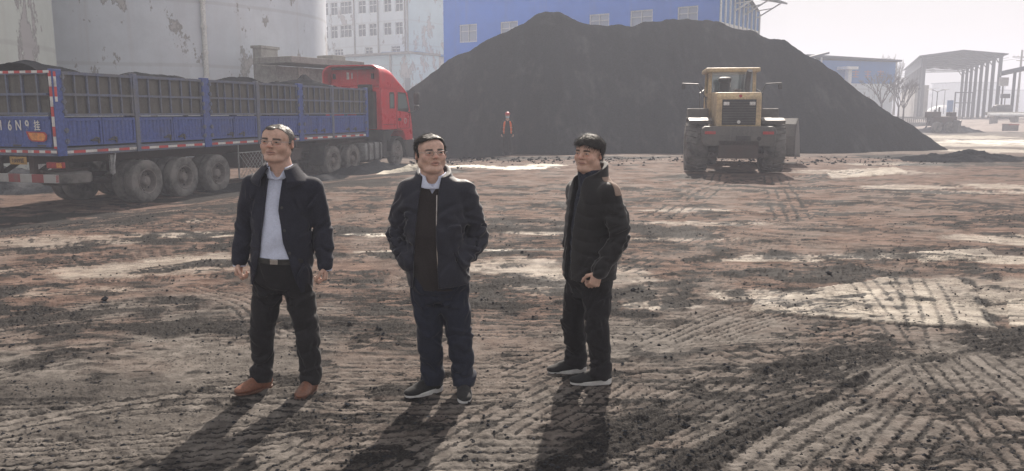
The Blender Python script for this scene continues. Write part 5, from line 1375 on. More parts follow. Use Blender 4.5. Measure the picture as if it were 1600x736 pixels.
# ---- man in the open navy jacket, brown shoes
def man_navy():
    ox, oy = on_ground(441, 609)
    t = thing('person', 'grey haired man in open navy jacket over pale blue shirt with brown shoes', 'person', (ox, oy, gz(ox, oy)), 0, 'three men standing in the yard'); t.rotation_euler[1] = math.radians(2.6)
    hd = Head((-.026, -.030, 1.612), rot(-11, -2, 1), .90, 1.36, 1.08, .004)
    chest = np.array((-.010, .02, 1.39))
    armL = ((-.180, .01, 1.340), (-.242, .025, 1.065), (-.264, -.03, .850)); armR = ((.180, .01, 1.340), (.246, .025, 1.065), (.282, -.03, .848))
    legL = (np.array((-.088, .0, .735)), np.array((-.126, -.012, .375)), np.array((-.134, .012, .120))); legR = (np.array((.092, .0, .735)), np.array((.170, -.012, .375)), np.array((.182, .012, .120)))
    B = Sculpt((-.40, -.30, .0), (.40, .25, 1.74), .004)
    B.loft([(.74, 0, .0, .13, .10), (.95, 0, 0, .14, .11), (1.2, 0, .01, .15, .10), (1.30, 0, .015, .12, .08), (1.34, 0, .02, .07, .06)], 2.2)
    add_head(B, hd); neck_body(B, hd, chest)
    for a in (armL, armR): arm_body(B, *[np.array(p) for p in a])
    for l in (legL, legR): leg_body(B, *l)
    add_hand(B, armL[2], (-.02, -.18, -1), (1, -.1, 0), (.2, -1, 0), 1.35, .98); add_hand(B, armR[2], (.02, -.18, -1), (-1, -.1, 0), (-.2, -1, 0), 1.35, .98)
    B.build('body', M_SKIN1, t, 1, hd.masks())
    def line(x, y, z): return np.minimum(.22, (z - .060 + .5 * np.clip(-y - .03, 0, 1) * -0.9 + .55 * np.clip(y + .02, -.08, .1) * 1.0)) + np.where(y > -.028, .045 * sstep(-.028, .02, y), 0) - .010 * np.sin(x * 60)
    def tuft(S): S.ell(hd.world((-.012, -.068, .094)), (.030, .020, .012), hd.R, .008)
    def line1(x, y, z): return np.minimum(np.where(y < -.022, (z - .052) - np.clip(-.022 - y, 0, 1) * 1.15 + .22 * np.clip(np.abs(x) - .05, 0, 1), .2), z + .055 - .9 * np.clip(.015 - y, 0, .05) * (np.abs(x) > .055) * 1.0)
    hr = hair_cap(hd, 'hair', M_HAIRGREY, t, .003, line1, .005, .0025, tuft, grow=lambda x, y, z: .55 + .6 * np.clip(.06 - z, 0, .1) * 8)
    strands(hr, hd, lambda x, y, z: (x * 6, -.6 + y * 4, -.8 if abs(x) > .06 else .2), 2200, .016, .0035); eyes(hd, t, .9, (-.002, .0))
    glasses(hd, M_METAL, t)
    # shirt
    S = Sculpt((-.30, -.30, .80), (.30, .25, 1.54), .004)
    S.loft([(.86, 0, -.005, .165, .138), (1.0, 0, -.006, .150, .138), (1.15, 0, -.002, .145, .131), (1.31, -.002, .008, .140, .110), (1.37, -.006, .015, .135, .10), (1.435, -.010, .016, .085, .080)], 2.2)
    S.warp(wrinkle(40, .004, 2.0)); S.warp(lambda X, Y, Z: -.002 * (np.abs(X + .012 + .01 * (Z - 1.1)) < .016) * (Y < -.05))
    def band(X, Y, Z): return np.maximum(np.abs(np.sqrt((X + .012) ** 2 + ((Y - .008) * .95) ** 2) - (.080 + .30 * np.clip(1.480 - Z, .0, .07))) - .006, np.maximum(np.abs(Z - 1.452 - .32 * (Y - .0)) - .032, (.030 + .75 * np.clip(1.43 - Z, -.02, .05) * -1 - np.abs(X + .014)) * (Y < 0)))
    S.add(band, (-.13, -.13, 1.36), (.11, .13, 1.53), .020)
    S.ell((-.014, -.088, 1.462), (.036, .060, .068), None, .008, True)
    sh = S.build('shirt', M_SHIRT, t)
    m = MB()
    for z in (1.02, 1.10, 1.18, 1.25): m.lathe([(.0055, -.002), (.0055, .002), (0, .003)], 10, Matrix.Rotation(math.radians(90), 3, 'X'), c=(-.012, -.152 + .10 * max(0, z - 1.12), z))
    m.build('buttons', M_SHIRT, sh)['kind'] = 'stuff'
    # belt and trousers
    S = Sculpt((-.25, -.25, .82), (.25, .25, .95), .004); S.loft([(.862, 0, -.004, .172, .146), (.898, 0, -.004, .172, .147)], 2.3)
    b = S.build('belt', M_BELT, t); m = MB(); m.box((-.01, -.152, .880), (.05, .006, .034), ch=.003); m.build('buckle', M_METAL, b)
    trousers(t, M_TROUS, [(.66, 0, 0, .14, .11), (.76, 0, .0, .172, .138), (.868, 0, -.003, .168, .142)], (legL, legR), 1.0)
    # jacket
    S = Sculpt((-.42, -.30, .62), (.42, .26, 1.56), .0045)
    S.loft([(.675, -.004, 0, .188, .150), (.80, -.003, 0, .194, .155), (1.0, 0, 0, .190, .155), (1.15, 0, .002, .196, .150), (1.27, 0, .006, .198, .136), (1.34, 0, .010, .195, .122), (1.395, -.002, .014, .160, .108), (1.43, -.006, .016, .118, .098), (1.465, -.010, .016, .092, .090)], 2.3)
    for sx, a in ((-1, armL), (1, armR)):
        S.chain([np.array(a[0]) + (sx * .004, 0, -.010), (np.array(a[0]) + a[1]) / 2 + (sx * .004, 0, 0), a[1], (np.array(a[1]) + a[2]) / 2, np.array(a[2]) + (0, 0, .012)], (.074, .070, .063, .058, .052), .03)
    S.warp(wrinkle(30, .006, .7, (1.0, 1.0, .7)))
    spots = []
    for sx, a in ((-1, armL), (1, armR)):
        spots += [(np.array(a[1]) + (0, -.03, .02), .09, (1, .2, .6 * sx), 6, .007), ((np.array(a[1]) + a[2]) / 2 + (0, -.03, 0), .09, (1, .1, -.6 * sx), 4, .006), ((np.array(a[0]) + a[1]) / 2 + (0, -.03, 0), .10, (.6, .1, .9 * sx), 4, .006), ((sx * .165, -.09, 1.24), .09, (.5 * sx, .1, -1), 5, .008), ((sx * .16, -.12, .82), .10, (.15 * sx, 0, 1), 5, .008), ((sx * .16, -.10, 1.02), .10, (.4 * sx, 0, 1), 4, .006)]
    creases(S, spots, 11)
    opening(S, (1.54, 1.47, 1.40, 1.20, 1.0, .90, .80, .60), (-.060, -.062, -.066, -.078, -.100, -.112, -.135, -.185), (.040, .038, .024, .012, .045, .078, .105, .165), -.02)
    S.sub(lambda X, Y, Z: np.maximum(Z - .715 + .9 * np.clip(.10 - np.abs(X - .03), -.05, .2) * 0 - .28 * np.clip(X, -.2, 0) * -1 * 0, X - .02) + 0 * Y, (-.42, -.3, .6), (.02, .3, .73))
    S.sub(lambda X, Y, Z: (Z - .672) + 0 * X + 0 * Y, (-.42, -.3, .6), (.42, .3, .68))
    # turned-down collar
    def collar(X, Y, Z):
        rr = np.sqrt((X + .012) ** 2 + ((Y - .012) * .95) ** 2)
        return np.maximum(np.abs(rr - (.094 + .80 * np.clip(1.482 - Z, -.01, .10))) - .010, np.maximum(np.abs(Z - 1.442 - .34 * Y) - .046, (.050 + .5 * np.clip(1.45 - Z, -.05, .06) - np.abs(X + .014)) * (Y < 0)))
    S.add(collar, (-.20, -.20, 1.30), (.18, .18, 1.56), .004)
    def nh(X, Y, Z): return np.maximum(np.sqrt((X + .012) ** 2 + (Y - .012) ** 2) - .083, 1.42 - Z)
    S.sub(nh, (-.11, -.09, 1.40), (.09, .11, 1.56), .004)
    j = S.build('jacket', M_NAVY, t)
    m = MB(); m.box((-.150, -.150, .845), (.085, .012, .016), R=Matrix.Rotation(math.radians(62), 3, 'Y'), ch=.004); m.build('pocket_welt', M_NAVY, j)
    m = MB(); m.box((.158, -.146, .835), (.085, .012, .016), R=Matrix.Rotation(math.radians(-62), 3, 'Y'), ch=.004); m.build('pocket_welt', M_NAVY, j)
    for z in (1.22, 1.08, .94): m = MB(); m.lathe([(.009, -.002), (.009, .002), (0, .003)], 12, Matrix.Rotation(math.radians(90), 3, 'X'), c=(float(np.interp(z, (.90, 1.0, 1.20, 1.36), (.078, .045, .012, .024))) + .022, -.152 + .08 * max(0, z - 1.1), z)); m.build('button', M_BLACKPL, j)
    for sx, a in ((-1, armL), (1, armR)):
        m = MB(); m.tube([np.array(a[2]) + (0, .002, -.005), np.array(a[2]) + (0, 0, -.030)], [.042, .040], 20); m.build('shirt_cuff', M_SHIRT, sh, smooth=40)
    shoe(t, (legL[2][0], .012), -36, M_BROWNLTH, M_BROWNSOLE, .285); shoe(t, (legR[2][0], .012), -8, M_BROWNLTH, M_BROWNSOLE, .285)
man_navy()

# ---- man with both hands in the pockets of a padded jacket
def man_pockets():
    ox, oy = on_ground(688, 613)
    t = thing('person', 'man in glasses with both hands in the pockets of a dark padded jacket', 'person', (ox, oy, gz(ox, oy)), 0, 'three men standing in the yard'); t.rotation_euler[1] = math.radians(.8)
    hd = Head((-.056, -.034, 1.543), rot(24, -5, -2), .885, 1.28, 1.10, .005)
    chest = np.array((-.040, .02, 1.35))
    armL = ((-.195, .01, 1.315), (-.268, .035, 1.010), (-.190, -.085, .875)); armR = ((.140, .01, 1.315), (.232, .040, 1.005), (.130, -.085, .870))
    legL = (np.array((-.088, .0, .72)), np.array((-.066, -.012, .37)), np.array((-.052, .012, .120))); legR = (np.array((.078, .0, .72)), np.array((.124, -.012, .37)), np.array((.152, -.012, .115)))
    B = Sculpt((-.40, -.30, .0), (.40, .25, 1.70), .004)
    B.loft([(.72, 0, .0, .13, .10), (.95, -.02, 0, .15, .11), (1.2, -.03, .01, .15, .10), (1.28, -.03, .015, .12, .08), (1.32, -.034, .02, .07, .06)], 2.2)
    add_head(B, hd); neck_body(B, hd, chest)
    for a in (armL, armR): arm_body(B, *[np.array(p) for p in a])
    for l in (legL, legR): leg_body(B, *l)
    add_hand(B, armL[2], (.55, .25, -.8), (.4, .9, 0), (.6, -.8, 0), .4, .90); add_hand(B, armR[2], (-.55, .25, -.8), (-.4, .9, 0), (-.6, -.8, 0), .4, .90)
    B.build('body', M_SKIN2, t, 1, hd.masks())
    def line(x, y, z):
        front = (z - .090) - np.clip(-.03 - y, 0, 1) * .30 - .35 * (x - .02)* (y < -.03) * .5
        return np.minimum(np.where(y < -.012, np.minimum(front, z - .022 - .5 * np.clip(-.03 - y, 0, .05) + .0 * x + (np.abs(x) < .05) * 1.0 ), .2), z + .050 - 1.2 * np.clip(.012 - y, 0, .04) * 1.3)
    hr = hair_cap(hd, 'hair', M_HAIRDK, t, .003, line, .012, .003, None, (.3, 1.2, .2), grow=lambda x, y, z: .7 + .6 * sstep(.05, .10, z))
    strands(hr, hd, lambda x, y, z: ((-.9 if z > .06 else 0) + x * 3, -.3, -.9 if abs(x) > .06 else -.05), 3000, .030, .005); eyes(hd, t, 1.05, (.003, .001))
    glasses(hd, M_METAL, t)
    # shirt collar, sweater
    S = Sculpt((-.20, -.20, 1.15), (.15, .20, 1.48), .004)
    def band(X, Y, Z): return np.maximum(np.abs(np.sqrt((X + .046) ** 2 + ((Y - .008) * .95) ** 2) - (.080 + .25 * np.clip(1.425 - Z, .0, .08))) - .006, np.maximum(np.abs(Z - 1.398 - .34 * Y) - .034, (.020 - .7 * np.clip(1.372 - Z, -.02, .05) - np.abs(X + .042)) * (Y < 0)))
    S.loft([(1.18, -.032, 0, .10, .118), (1.28, -.034, .01, .10, .105), (1.365, -.042, .015, .08, .080)], 2.2); S.add(band, (-.17, -.14, 1.28), (.08, .13, 1.48), .018)
    S.ell((-.046, -.085, 1.418), (.036, .058, .060), None, .008, True)
    S.build('shirt', M_SHIRT, t)
    S = Sculpt((-.30, -.26, .66), (.26, .22, 1.43), .0045)
    S.loft([(.70, -.01, 0, .165, .135), (.9, -.026, -.006, .180, .155), (1.05, -.03, -.008, .184, .157), (1.18, -.032, 0, .178, .138), (1.29, -.034, .008, .160, .118), (1.345, -.038, .012, .12, .10), (1.390, -.042, .015, .086, .086)], 2.2)
    S.warp(wrinkle(26, .003, 4.0))
    S.sub(lambda X, Y, Z: np.maximum(np.abs(X + .042) - np.clip((Z - 1.300) * .62, -.02, .1), Y - .0), (-.2, -.3, 1.2), (.1, .0, 1.45), .004)
    S.build('sweater', M_KNIT, t)
    trousers(t, M_JEANS, [(.60, -.005, 0, .14, .11), (.72, -.006, .0, .172, .138), (.80, -.008, -.003, .168, .142)], (legL, legR), 2.3, (.098, .080, .071))
    S = Sculpt((-.42, -.30, .66), (.42, .28, 1.54), .0045)
    S.loft([(.715, -.008, 0, .196, .160), (.80, -.014, 0, .200, .165), (.92, -.026, 0, .196, .168), (1.05, -.03, -.002, .202, .168), (1.16, -.031, .002, .206, .155), (1.25, -.031, .006, .200, .140), (1.325, -.030, .010, .190, .122), (1.375, -.034, .014, .155, .110), (1.405, -.040, .016, .116, .102), (1.480, -.044, .018, .097, .097)], 2.4)
    for sx, a in ((-1, armL), (1, armR)):
        S.chain([np.array(a[0]) + (sx * .006, 0, -.010), (np.array(a[0]) + a[1]) / 2 + (sx * .008, 0, 0), a[1], (np.array(a[1]) + a[2]) / 2, np.array(a[2])], (.080, .078, .072, .066, .058), .03)
    def quilt(X, Y, Z): 
        m = np.clip((np.abs(X + .03) - .185) / .03, 0, 1)
        return m * (.006 * np.abs(np.sin(44 * Z + 16 * np.abs(X + .03) + 1.3 * np.sin(18 * Y + 9 * Z))) - .003) * (1 + .5 * np.sin(9 * Z + 4 * X))
    S.warp(quilt); S.warp(wrinkle(24, .006, 1.9, (1.1, 1, .6)))
    spots = []
    for sx, a in ((-1, armL), (1, armR)):
        spots += [(np.array(a[1]) + (0, -.04, .03), .10, (1, .3, .5 * sx), 14, .013), ((np.array(a[1]) + a[2]) / 2 + (0, -.03, 0), .08, (.8, .2, -.8 * sx), 9, .011), ((np.array(a[0]) + a[1]) / 2 + (0, -.03, 0), .10, (1, .1, .35 * sx), 8, .010), ((-.03 + sx * .15, -.13, .88), .10, (.6 * sx, .1, -1), 7, .010), ((-.03 + sx * .13, -.13, 1.10), .12, (.25 * sx, 0, 1), 6, .009)]
    creases(S, spots, 22)
    opening(S, (1.50, 1.42, 1.34, 1.1, .9, .70), (-.098, -.100, -.112, -.138, -.150, -.165), (.026, .016, .000, -.014, -.008, .004), -.02)
    for sx in (-1, 1):  # pocket mouths
        x = -.188 if sx < 0 else .132; S.cap((x - sx * .010, -.165, .935), (x + sx * .03, -.160, .83), .010, .010, .014, True)
    S.sub(lambda X, Y, Z: (Z - .722 - .08 * X) + 0 * Y, (-.42, -.3, .6), (.42, .3, .78))
    def neckhole(X, Y, Z): return np.maximum(np.sqrt((X + .044) ** 2 + (Y - .015) ** 2) - .083, 1.38 - Z)
    S.sub(neckhole, (-.14, -.08, 1.36), (.05, .11, 1.54), .006)
    S.sub(lambda X, Y, Z: -(Z - 1.440 - .42 * (Y - .015)) + 0 * X, (-.16, -.14, 1.36), (.08, .14, 1.54), .004)
    jk = S.build('jacket', M_NAVYGLOSS, t)
    m = MB(); zz = np.linspace(1.30, .74, 24); m.tube([(np.interp(-z, [-1.28, -1.1, -.9, -.70], [-.012, -.014, -.008, .004]) + .004, -.150 - .014 * math.sin((1.3 - z) * 5.6), z) for z in zz], .0035, 6); m.build('zip', M_METAL, jk)
    shoe(t, (legL[2][0], .010), -52, M_SNEAK, M_SNEAKSOLE, .285, True); shoe(t, (legR[2][0], -.012), 4, M_SNEAK, M_SNEAKSOLE, .285, True)
man_pockets()

# ---- man turned to the left in a black quilted jacket
def man_quilted():
    ox, oy = .490, 5.27
    t = thing('person', 'black haired man turned sideways in a black quilted jacket with a tan shoulder patch', 'person', (ox, oy, gz(ox, oy)), math.radians(-62), 'three men standing in the yard')
    t.rotation_euler[1] = 0
    hd = Head((.008, .012, 1.532), rot(24, -1, 3), .90, 1.20, 1.04, .0, .0035)
    chest = np.array((0, .045, 1.34))
    armL = ((-.178, .05, 1.285), (-.225, .09, 1.00), (-.150, -.02, .785)); armR = ((.178, .05, 1.285), (.245, .105, 1.00), (.225, -.045, .785))
    legL = (np.array((-.095, .03, .72)), np.array((-.130, -.01, .385)), np.array((-.140, .03, .120))); legR = (np.array((.090, .04, .72)), np.array((.135, .01, .385)), np.array((.140, .045, .115)))
    B = Sculpt((-.40, -.32, .0), (.40, .28, 1.70), .004)
    B.loft([(.72, 0, .03, .13, .10), (.95, 0, .04, .14, .10), (1.18, 0, .05, .15, .10), (1.26, 0, .05, .12, .08), (1.31, 0, .05, .07, .06)], 2.2)
    add_head(B, hd); neck_body(B, hd, chest)
    for a in (armL, armR): arm_body(B, *[np.array(p) for p in a])
    for l in (legL, legR): leg_body(B, *l)
    add_hand(B, armL[2], (.05, -.25, -1), (1, 0, 0), (.2, -1, .2), 1.05, 1.02); add_hand(B, armR[2], (-.08, -.35, -1), (-1, .1, 0), (-.2, -1, .2), 1.3, 1.0)
    B.build('body', M_SKIN3, t, 1, hd.masks())
    def line(x, y, z):
        fr = z - .060 + .5 * np.clip(y + .08, -.05, .05) * .3 - .008 * np.sin(70 * x) + .25 * (x * .3)
        side = np.where(np.abs(x) > .056, z - .022 + 1.1 * np.clip(y + .035, -.03, .035), 9)
        return np.minimum(np.where(y < .0, np.minimum(fr, side), .2), z + .040 - 1.0 * np.clip(.03 - y, 0, .05) * 1.6)
    hr = hair_cap(hd, 'hair', M_HAIRDK, t, .003, line, .018, .004, None, (1.0, .5, .4), grow=lambda x, y, z: .60 + .45 * sstep(.03, .09, z) - .25 * sstep(-.05, -.09, y))
    strands(hr, hd, lambda x, y, z: (-.4 + x * 4, -.9 if z > .05 else -.1, -.7 if (abs(x) > .05 or y > .04 or y < -.06) else -.1), 3400, .034, .007); eyes(hd, t, .85, (-.002, 0))
    S = Sculpt((-.22, -.22, .70), (.22, .24, 1.46), .0045)
    S.loft([(.72, 0, .02, .15, .115), (1.0, 0, .03, .155, .122), (1.2, 0, .042, .15, .108), (1.30, 0, .045, .10, .085), (1.425, 0, .036, .081, .079)], 2.2); S.warp(wrinkle(60, .006, 5.0))
    S.build('scarf_and_shirt', M_SCARF, t)
    trousers(t, M_TROUS, [(.60, 0, .03, .14, .11), (.72, 0, .035, .17, .135), (.80, 0, .035, .165, .14)], (legL, legR), 3.1, (.098, .078, .070))
    S = Sculpt((-.40, -.30, .66), (.42, .30, 1.54), .0045)
    S.loft([(.700, 0, .035, .190, .158), (.85, 0, .035, .196, .158), (1.0, 0, .04, .196, .155), (1.12, 0, .045, .200, .146), (1.22, 0, .048, .196, .136), (1.295, 0, .05, .184, .120), (1.345, 0, .05, .150, .110), (1.380, 0, .045, .114, .102), (1.480, 0, .036, .100, .098)], 2.4)
    for sx, a in ((-1, armL), (1, armR)):
        S.chain([np.array(a[0]) + (sx * .004, 0, -.010), (np.array(a[0]) + a[1]) / 2 + (sx * .006, .01, 0), a[1], (np.array(a[1]) + a[2]) / 2, np.array(a[2]) + (0, .01, .01)], (.078, .076, .068, .062, .054), .03)
    S.warp(lambda X, Y, Z: .0055 * (1 - np.abs(np.sin(math.pi * (Z + .05 * np.abs(X) + .010 * np.sin(16 * X + 12 * Y)) / .082)) ** .6) * (Z < 1.26) - .003)
    S.warp(wrinkle(30, .005, 4.4, (1, 1, .8)))
    spots = []
    for sx, a in ((-1, armL), (1, armR)):
        spots += [(np.array(a[1]) + (.03 * sx, -.03, .02), .09, (.2, 1, .5), 11, .011), ((np.array(a[1]) + a[2]) / 2, .08, (.3, 1, -.4), 8, .010), ((np.array(a[0]) + a[1]) / 2 + (.04 * sx, 0, 0), .10, (.2, 1, .3), 8, .009), ((sx * .16, -.05, .85), .12, (.2, .5, 1), 6, .009)]
    creases(S, spots, 33)
    opening(S, (1.52, 1.42, 1.30, 1.15, .9, .65), (-.066, -.070, -.058, -.045, -.050, -.065), (.060, .060, .040, .020, .012, .015), .0)
    def neckhole(X, Y, Z): return np.maximum(np.sqrt(X ** 2 + (Y - .035) ** 2) - .084, 1.36 - Z)
    S.sub(neckhole, (-.1, -.06, 1.34), (.1, .13, 1.54), .006)
    S.sub(lambda X, Y, Z: -(Z - 1.420 - .55 * (Y - .03)) + 0 * X, (-.14, -.12, 1.34), (.14, .17, 1.54), .004)
    S.sub(lambda X, Y, Z: (Z - .705) + 0 * Y + 0 * X, (-.42, -.3, .6), (.42, .3, .74))
    jk = S.build('jacket', M_BLACKPAD, t)
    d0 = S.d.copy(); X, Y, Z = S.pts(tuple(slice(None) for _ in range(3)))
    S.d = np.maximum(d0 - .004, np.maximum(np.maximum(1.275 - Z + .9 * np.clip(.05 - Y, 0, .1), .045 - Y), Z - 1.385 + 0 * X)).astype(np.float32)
    S.build('shoulder_patch', M_TANPATCH, jk)  # tan patch laid over the upper back of the jacket
    shoe(t, (legL[2][0], .03), -16, M_SNEAK, M_SNEAKSOLE, .29, True); shoe(t, (legR[2][0], .045), -22, M_SNEAK, M_SNEAKSOLE, .29, True)
man_quilted()
# ------------------------------------------------------------------ wheel loader seen from behind
M_LYEL = worn('loader_cream_yellow', (.60, .44, .24), .5, dirt=(.26, .21, .16), amount=.55, scale=1.2, streak=.4)
M_LGREY = worn('loader_grey', (.085, .082, .080), .6, dirt=(.16, .145, .13), amount=.6, scale=1.3, streak=.4)
M_CABGLASS = NB('loader_glass'); 
def _glass():
    n = M_CABGLASS; tr = n.n('ShaderNodeBsdfTransparent'); tr.inputs[0].default_value = (.82, .86, .86, 1); gl = n.n('ShaderNodeBsdfGlossy'); gl.inputs['Roughness'].default_value = .08
    mx = n.n('ShaderNodeMixShader'); mx.inputs[0].default_value = .12; n.l(tr.outputs[0], mx.inputs[1]); n.l(gl.outputs[0], mx.inputs[2]); n.l(mx.outputs[0], n.out.inputs[0]); return n.m
M_CABGLASS = _glass()
def loader():
    lx, ly = on_ground(1152, 274); hd = math.radians(-9)
    z0 = gz(lx, ly)
    t = thing('wheel_loader', 'dusty yellow wheel loader seen from behind at the foot of the heap', 'wheel loader', (lx, ly, z0), hd)
    def swing(o, a=math.radians(-20)):       # the front half is steered to the right about the centre joint
        o.matrix_basis = Matrix.Translation((0, 3.1, 0)) @ Matrix.Rotation(a, 4, 'Z') @ Matrix.Translation((0, -3.1, 0)) @ o.matrix_basis
    # tyres
    for k, (x, y) in enumerate(((-1.10, 1.35), (1.10, 1.35), (-1.10, 4.55), (1.10, 4.55))):
        w = bpy.data.objects.new('wheel', None); COL.objects.link(w); w.parent = t; w.location = (x, y, .72)
        if k > 1: swing(w)
        m = MB(); R = .72; tw = .66
        m.lathe([(.36, -tw * .42), (.42, -tw * .49), (R - .14, -tw * .5), (R - .03, -tw * .44), (R - .02, -tw * .36), (R - .02, tw * .36), (R - .03, tw * .44), (R - .14, tw * .5), (.42, tw * .49), (.36, tw * .42)], 48, RX)
        for q in range(22):
            a = q * 2 * math.pi / 22
            for sgn in (-1, 1):
                aa = a + (0.5 * 2 * math.pi / 22 if sgn > 0 else 0)
                p0 = (sgn * .02, (R - .005) * math.cos(aa + .10), (R - .005) * math.sin(aa + .10)); p1 = (sgn * tw * .48, (R - .03) * math.cos(aa - .03), (R - .03) * math.sin(aa - .03))
                m.bar(p0, p1, .075, .055, up=(0, math.cos(aa), math.sin(aa)))
        m.build('tyre', M_TYRE, w, smooth=35)
        m = MB(); s = 1 if x > 0 else -1
        m.lathe([(.37, s * .20), (.34, s * .22), (.32, s * .10), (.18, s * .06), (.16, s * .16), (0, s * .17)], 32, RX); m.build('rim', M_LYEL, w, smooth=35)
    # counterweight and rear frame
    m = MB(); m.prism([(-.98, .80), (.98, .80), (1.02, .92), (1.02, 1.30), (.94, 1.36), (-.94, 1.36), (-1.02, 1.30), (-1.02, .92)], 0, .55, 'Y'); cw = m.build('counterweight', M_LGREY, t, bevel=.035, smooth=35)
    m = MB(); m.box((-.80, -.012, 1.18), (.30, .03, .08)); m.build('tail_lamp', M_REDLENS, cw); m = MB(); m.box((.80, -.012, 1.18), (.30, .03, .08)); m.build('tail_lamp', M_REDLENS, cw)
    m = MB(); m.box((.12, -.008, 1.03), (.42, .02, .13)); m.build('plate', M_BLACKPL, cw); m = MB(); m.lathe([(.06, -.01), (.06, .01), (0, .012)], 16, Matrix.Rotation(math.radians(90), 3, 'X'), c=(.55, -.01, 1.02)); m.build('towing_pin', M_BLACKPL, cw)
    m = MB(); m.box((0, .75, .70), (1.1, 1.5, .5)); m.box((0, 2.6, .85), (.9, 2.4, .45)); m.tube([(-.9, 1.35, .72), (.9, 1.35, .72)], .16, 16); m.tube([(-.9, 4.55, .72), (.9, 4.55, .72)], .16, 16); m.box((0, .32, .52), (1.5, .06, .10)); m.build('rear_frame', M_CHASSIS, t)
    # engine hood and grille
    m = MB(); m.prism([(.30, 1.30), (.24, 1.36), (.26, 2.20), (.36, 2.32), (2.3, 2.36), (2.3, 1.30)], -.62, .62, 'X'); hood = m.build('hood', M_LYEL, t, bevel=.06, segs=3, smooth=35)
    m = MB(); m.box((.0, .235, 1.76), (.94, .05, .72), ch=.01); g = m.build('grille', M_BLACKPL, hood)
    m = MB()
    for k in range(9): m.box((.0, .205, 1.46 + .072 * k), (.90, .03, .018))
    m.build('slats', M_LGREY, g)['kind'] = 'stuff'
    for x in (-.36, .36):
        m = MB(); m.box((x, .195, 2.0), (.16, .04, .10), ch=.015); m.build('work_lamp', M_TAPEW, g)
    m = MB(); m.lathe([(.05, -.01), (.05, .02), (0, .025)], 16, Matrix.Rotation(math.radians(90), 3, 'X'), c=(0.0, .20, 1.48)); m.build('badge', M_TAPEW, g)
    m = MB(); m.lathe([(.045, 0), (.045, .012), (0, .014)], 20, Matrix.Rotation(math.radians(82), 3, 'X'), c=(.03, .262, 2.215)); m.build('badge', M_REDLENS, hood)
    m = MB(); m.lathe([(.10, 0), (.10, .06), (.07, .09), (0, .09)], 20, c=(.02, .9, 2.35)); m.build('filler_cap', M_BLACKPL, hood, smooth=40)
    m = MB(); m.lathe([(.15, 0), (.15, .30), (.19, .31), (.19, .42), (.12, .46), (0, .46)], 20, c=(-.30, 1.5, 2.34)); m.build('air_cleaner', M_BLACKPL, t, smooth=40)
    m = MB(); m.tube([(.36, 1.5, 2.3), (.36, 1.5, 2.62), (.38, 1.46, 2.86), (.40, 1.38, 2.98)], .085, 14); m.build('exhaust_stack', M_DARKSTEEL, t, smooth=40)
    # side fenders, steps
    for s in (-1, 1):
        m = MB(); m.prism([(.65, 1.42), (.62, 1.52), (1.0, 1.60), (2.3, 1.60), (2.45, 1.10), (2.40, 1.10), (2.25, 1.53), (1.0, 1.53)], *sorted((s * .70, s * 1.36)), 'X'); m.box((s * 1.03, 2.1, 1.72), (.62, .7, .30), ch=.03); m.build('fender', M_LGREY, t)
        m = MB(); m.tube([(s * .74, 2.3, 1.6), (s * .78, 2.35, 2.2), (s * .98, 2.4, 2.5), (s * 1.02, 2.4, 2.62), (s * 1.5, 2.45, 2.64), (s * 1.5, 2.45, 2.58)], .022, 8); arm = m.build('mirror_arm', M_DARKSTEEL, t, smooth=40)
        m = MB(); m.box((s * 1.46, 2.45, 2.54), (.13, .05, .15), ch=.02); m.build('mirror', M_BLACKPL, arm)
        m = MB(); m.tube([(s * .95, 2.5, 1.7), (s * .95, 2.5, 2.35), (s * .80, 2.7, 2.45)], .02, 8); m.build('handrail', M_DARKSTEEL, t, smooth=40)
    # cab
    m = MB(); c0 = (0, 2.95)
    for x in (-.68, .68):
        for y in (2.30, 3.75): m.bar((x, y, 1.6), (x * .97, y + (.06 if y < 3 else -.10), 2.98), .10, .10)
    m.box((0, 3.0, 1.85), (1.44, 1.5, .55)); m.box((-.69, 3.0, 2.3), (.05, 1.4, .1)); m.box((.69, 3.0, 2.3), (.05, 1.4, .1))
    cab = m.build('cab', M_LYEL, t)
    m = MB(); m.box((0, 3.02, 3.04), (1.62, 1.85, .13), ch=.04); m.build('cab_roof', M_LYEL, t)
    m = MB(); m.box((0, 2.325, 2.54), (1.24, .012, .86)); m.build('rear_window', M_CABGLASS, cab); m = MB(); m.box((0, 3.70, 2.54), (1.24, .012, .86)); m.build('windscreen', M_CABGLASS, cab)
    for x in (-.675, .675): m = MB(); m.box((x, 3.0, 2.56), (.012, 1.3, .84)); m.build('side_window', M_CABGLASS, cab)
    m = MB(); m.box((-.05, 2.75, 2.2), (.5, .12, .62), ch=.05); m.box((-.05, 2.98, 2.02), (.5, .5, .12), ch=.04); m.build('seat', M_BLACKPL, cab)
    # front frame, lift arms, bucket
    m = MB(); m.box((0, 4.4, .95), (.8, 1.8, .7)); m.box((0, 4.2, 1.5), (.7, .5, .7)); swing(m.build('front_frame', M_LYEL, t))
    m = MB()
    for x in (-.55, .55): m.bar((x, 4.1, 1.75), (x, 5.2, 1.35), .10, .26); m.bar((x, 5.2, 1.35), (x, 6.1, .6), .10, .24)
    m.bar((0, 4.2, 1.8), (0, 5.6, 1.6), .16, .16); swing(m.build('lift_arms', M_LYEL, t))
    prof = [(5.95, .28), (5.90, .95), (6.05, 1.35), (6.35, 1.55), (6.38, 1.50), (6.12, 1.28), (5.98, .92), (6.05, .36), (7.1, .22), (7.1, .17)]
    m = MB(); m.prism([(p[0], p[1]) for p in prof], -1.42, 1.62, 'X')
    for x in (-1.42, 1.58): m.prism([(5.95, .25), (5.90, .95), (6.05, 1.35), (6.35, 1.55), (6.75, .95), (7.05, .22)], x, x + .04, 'X')
    swing(m.build('bucket', M_LGREY, t))
    return t
LOADER = loader()
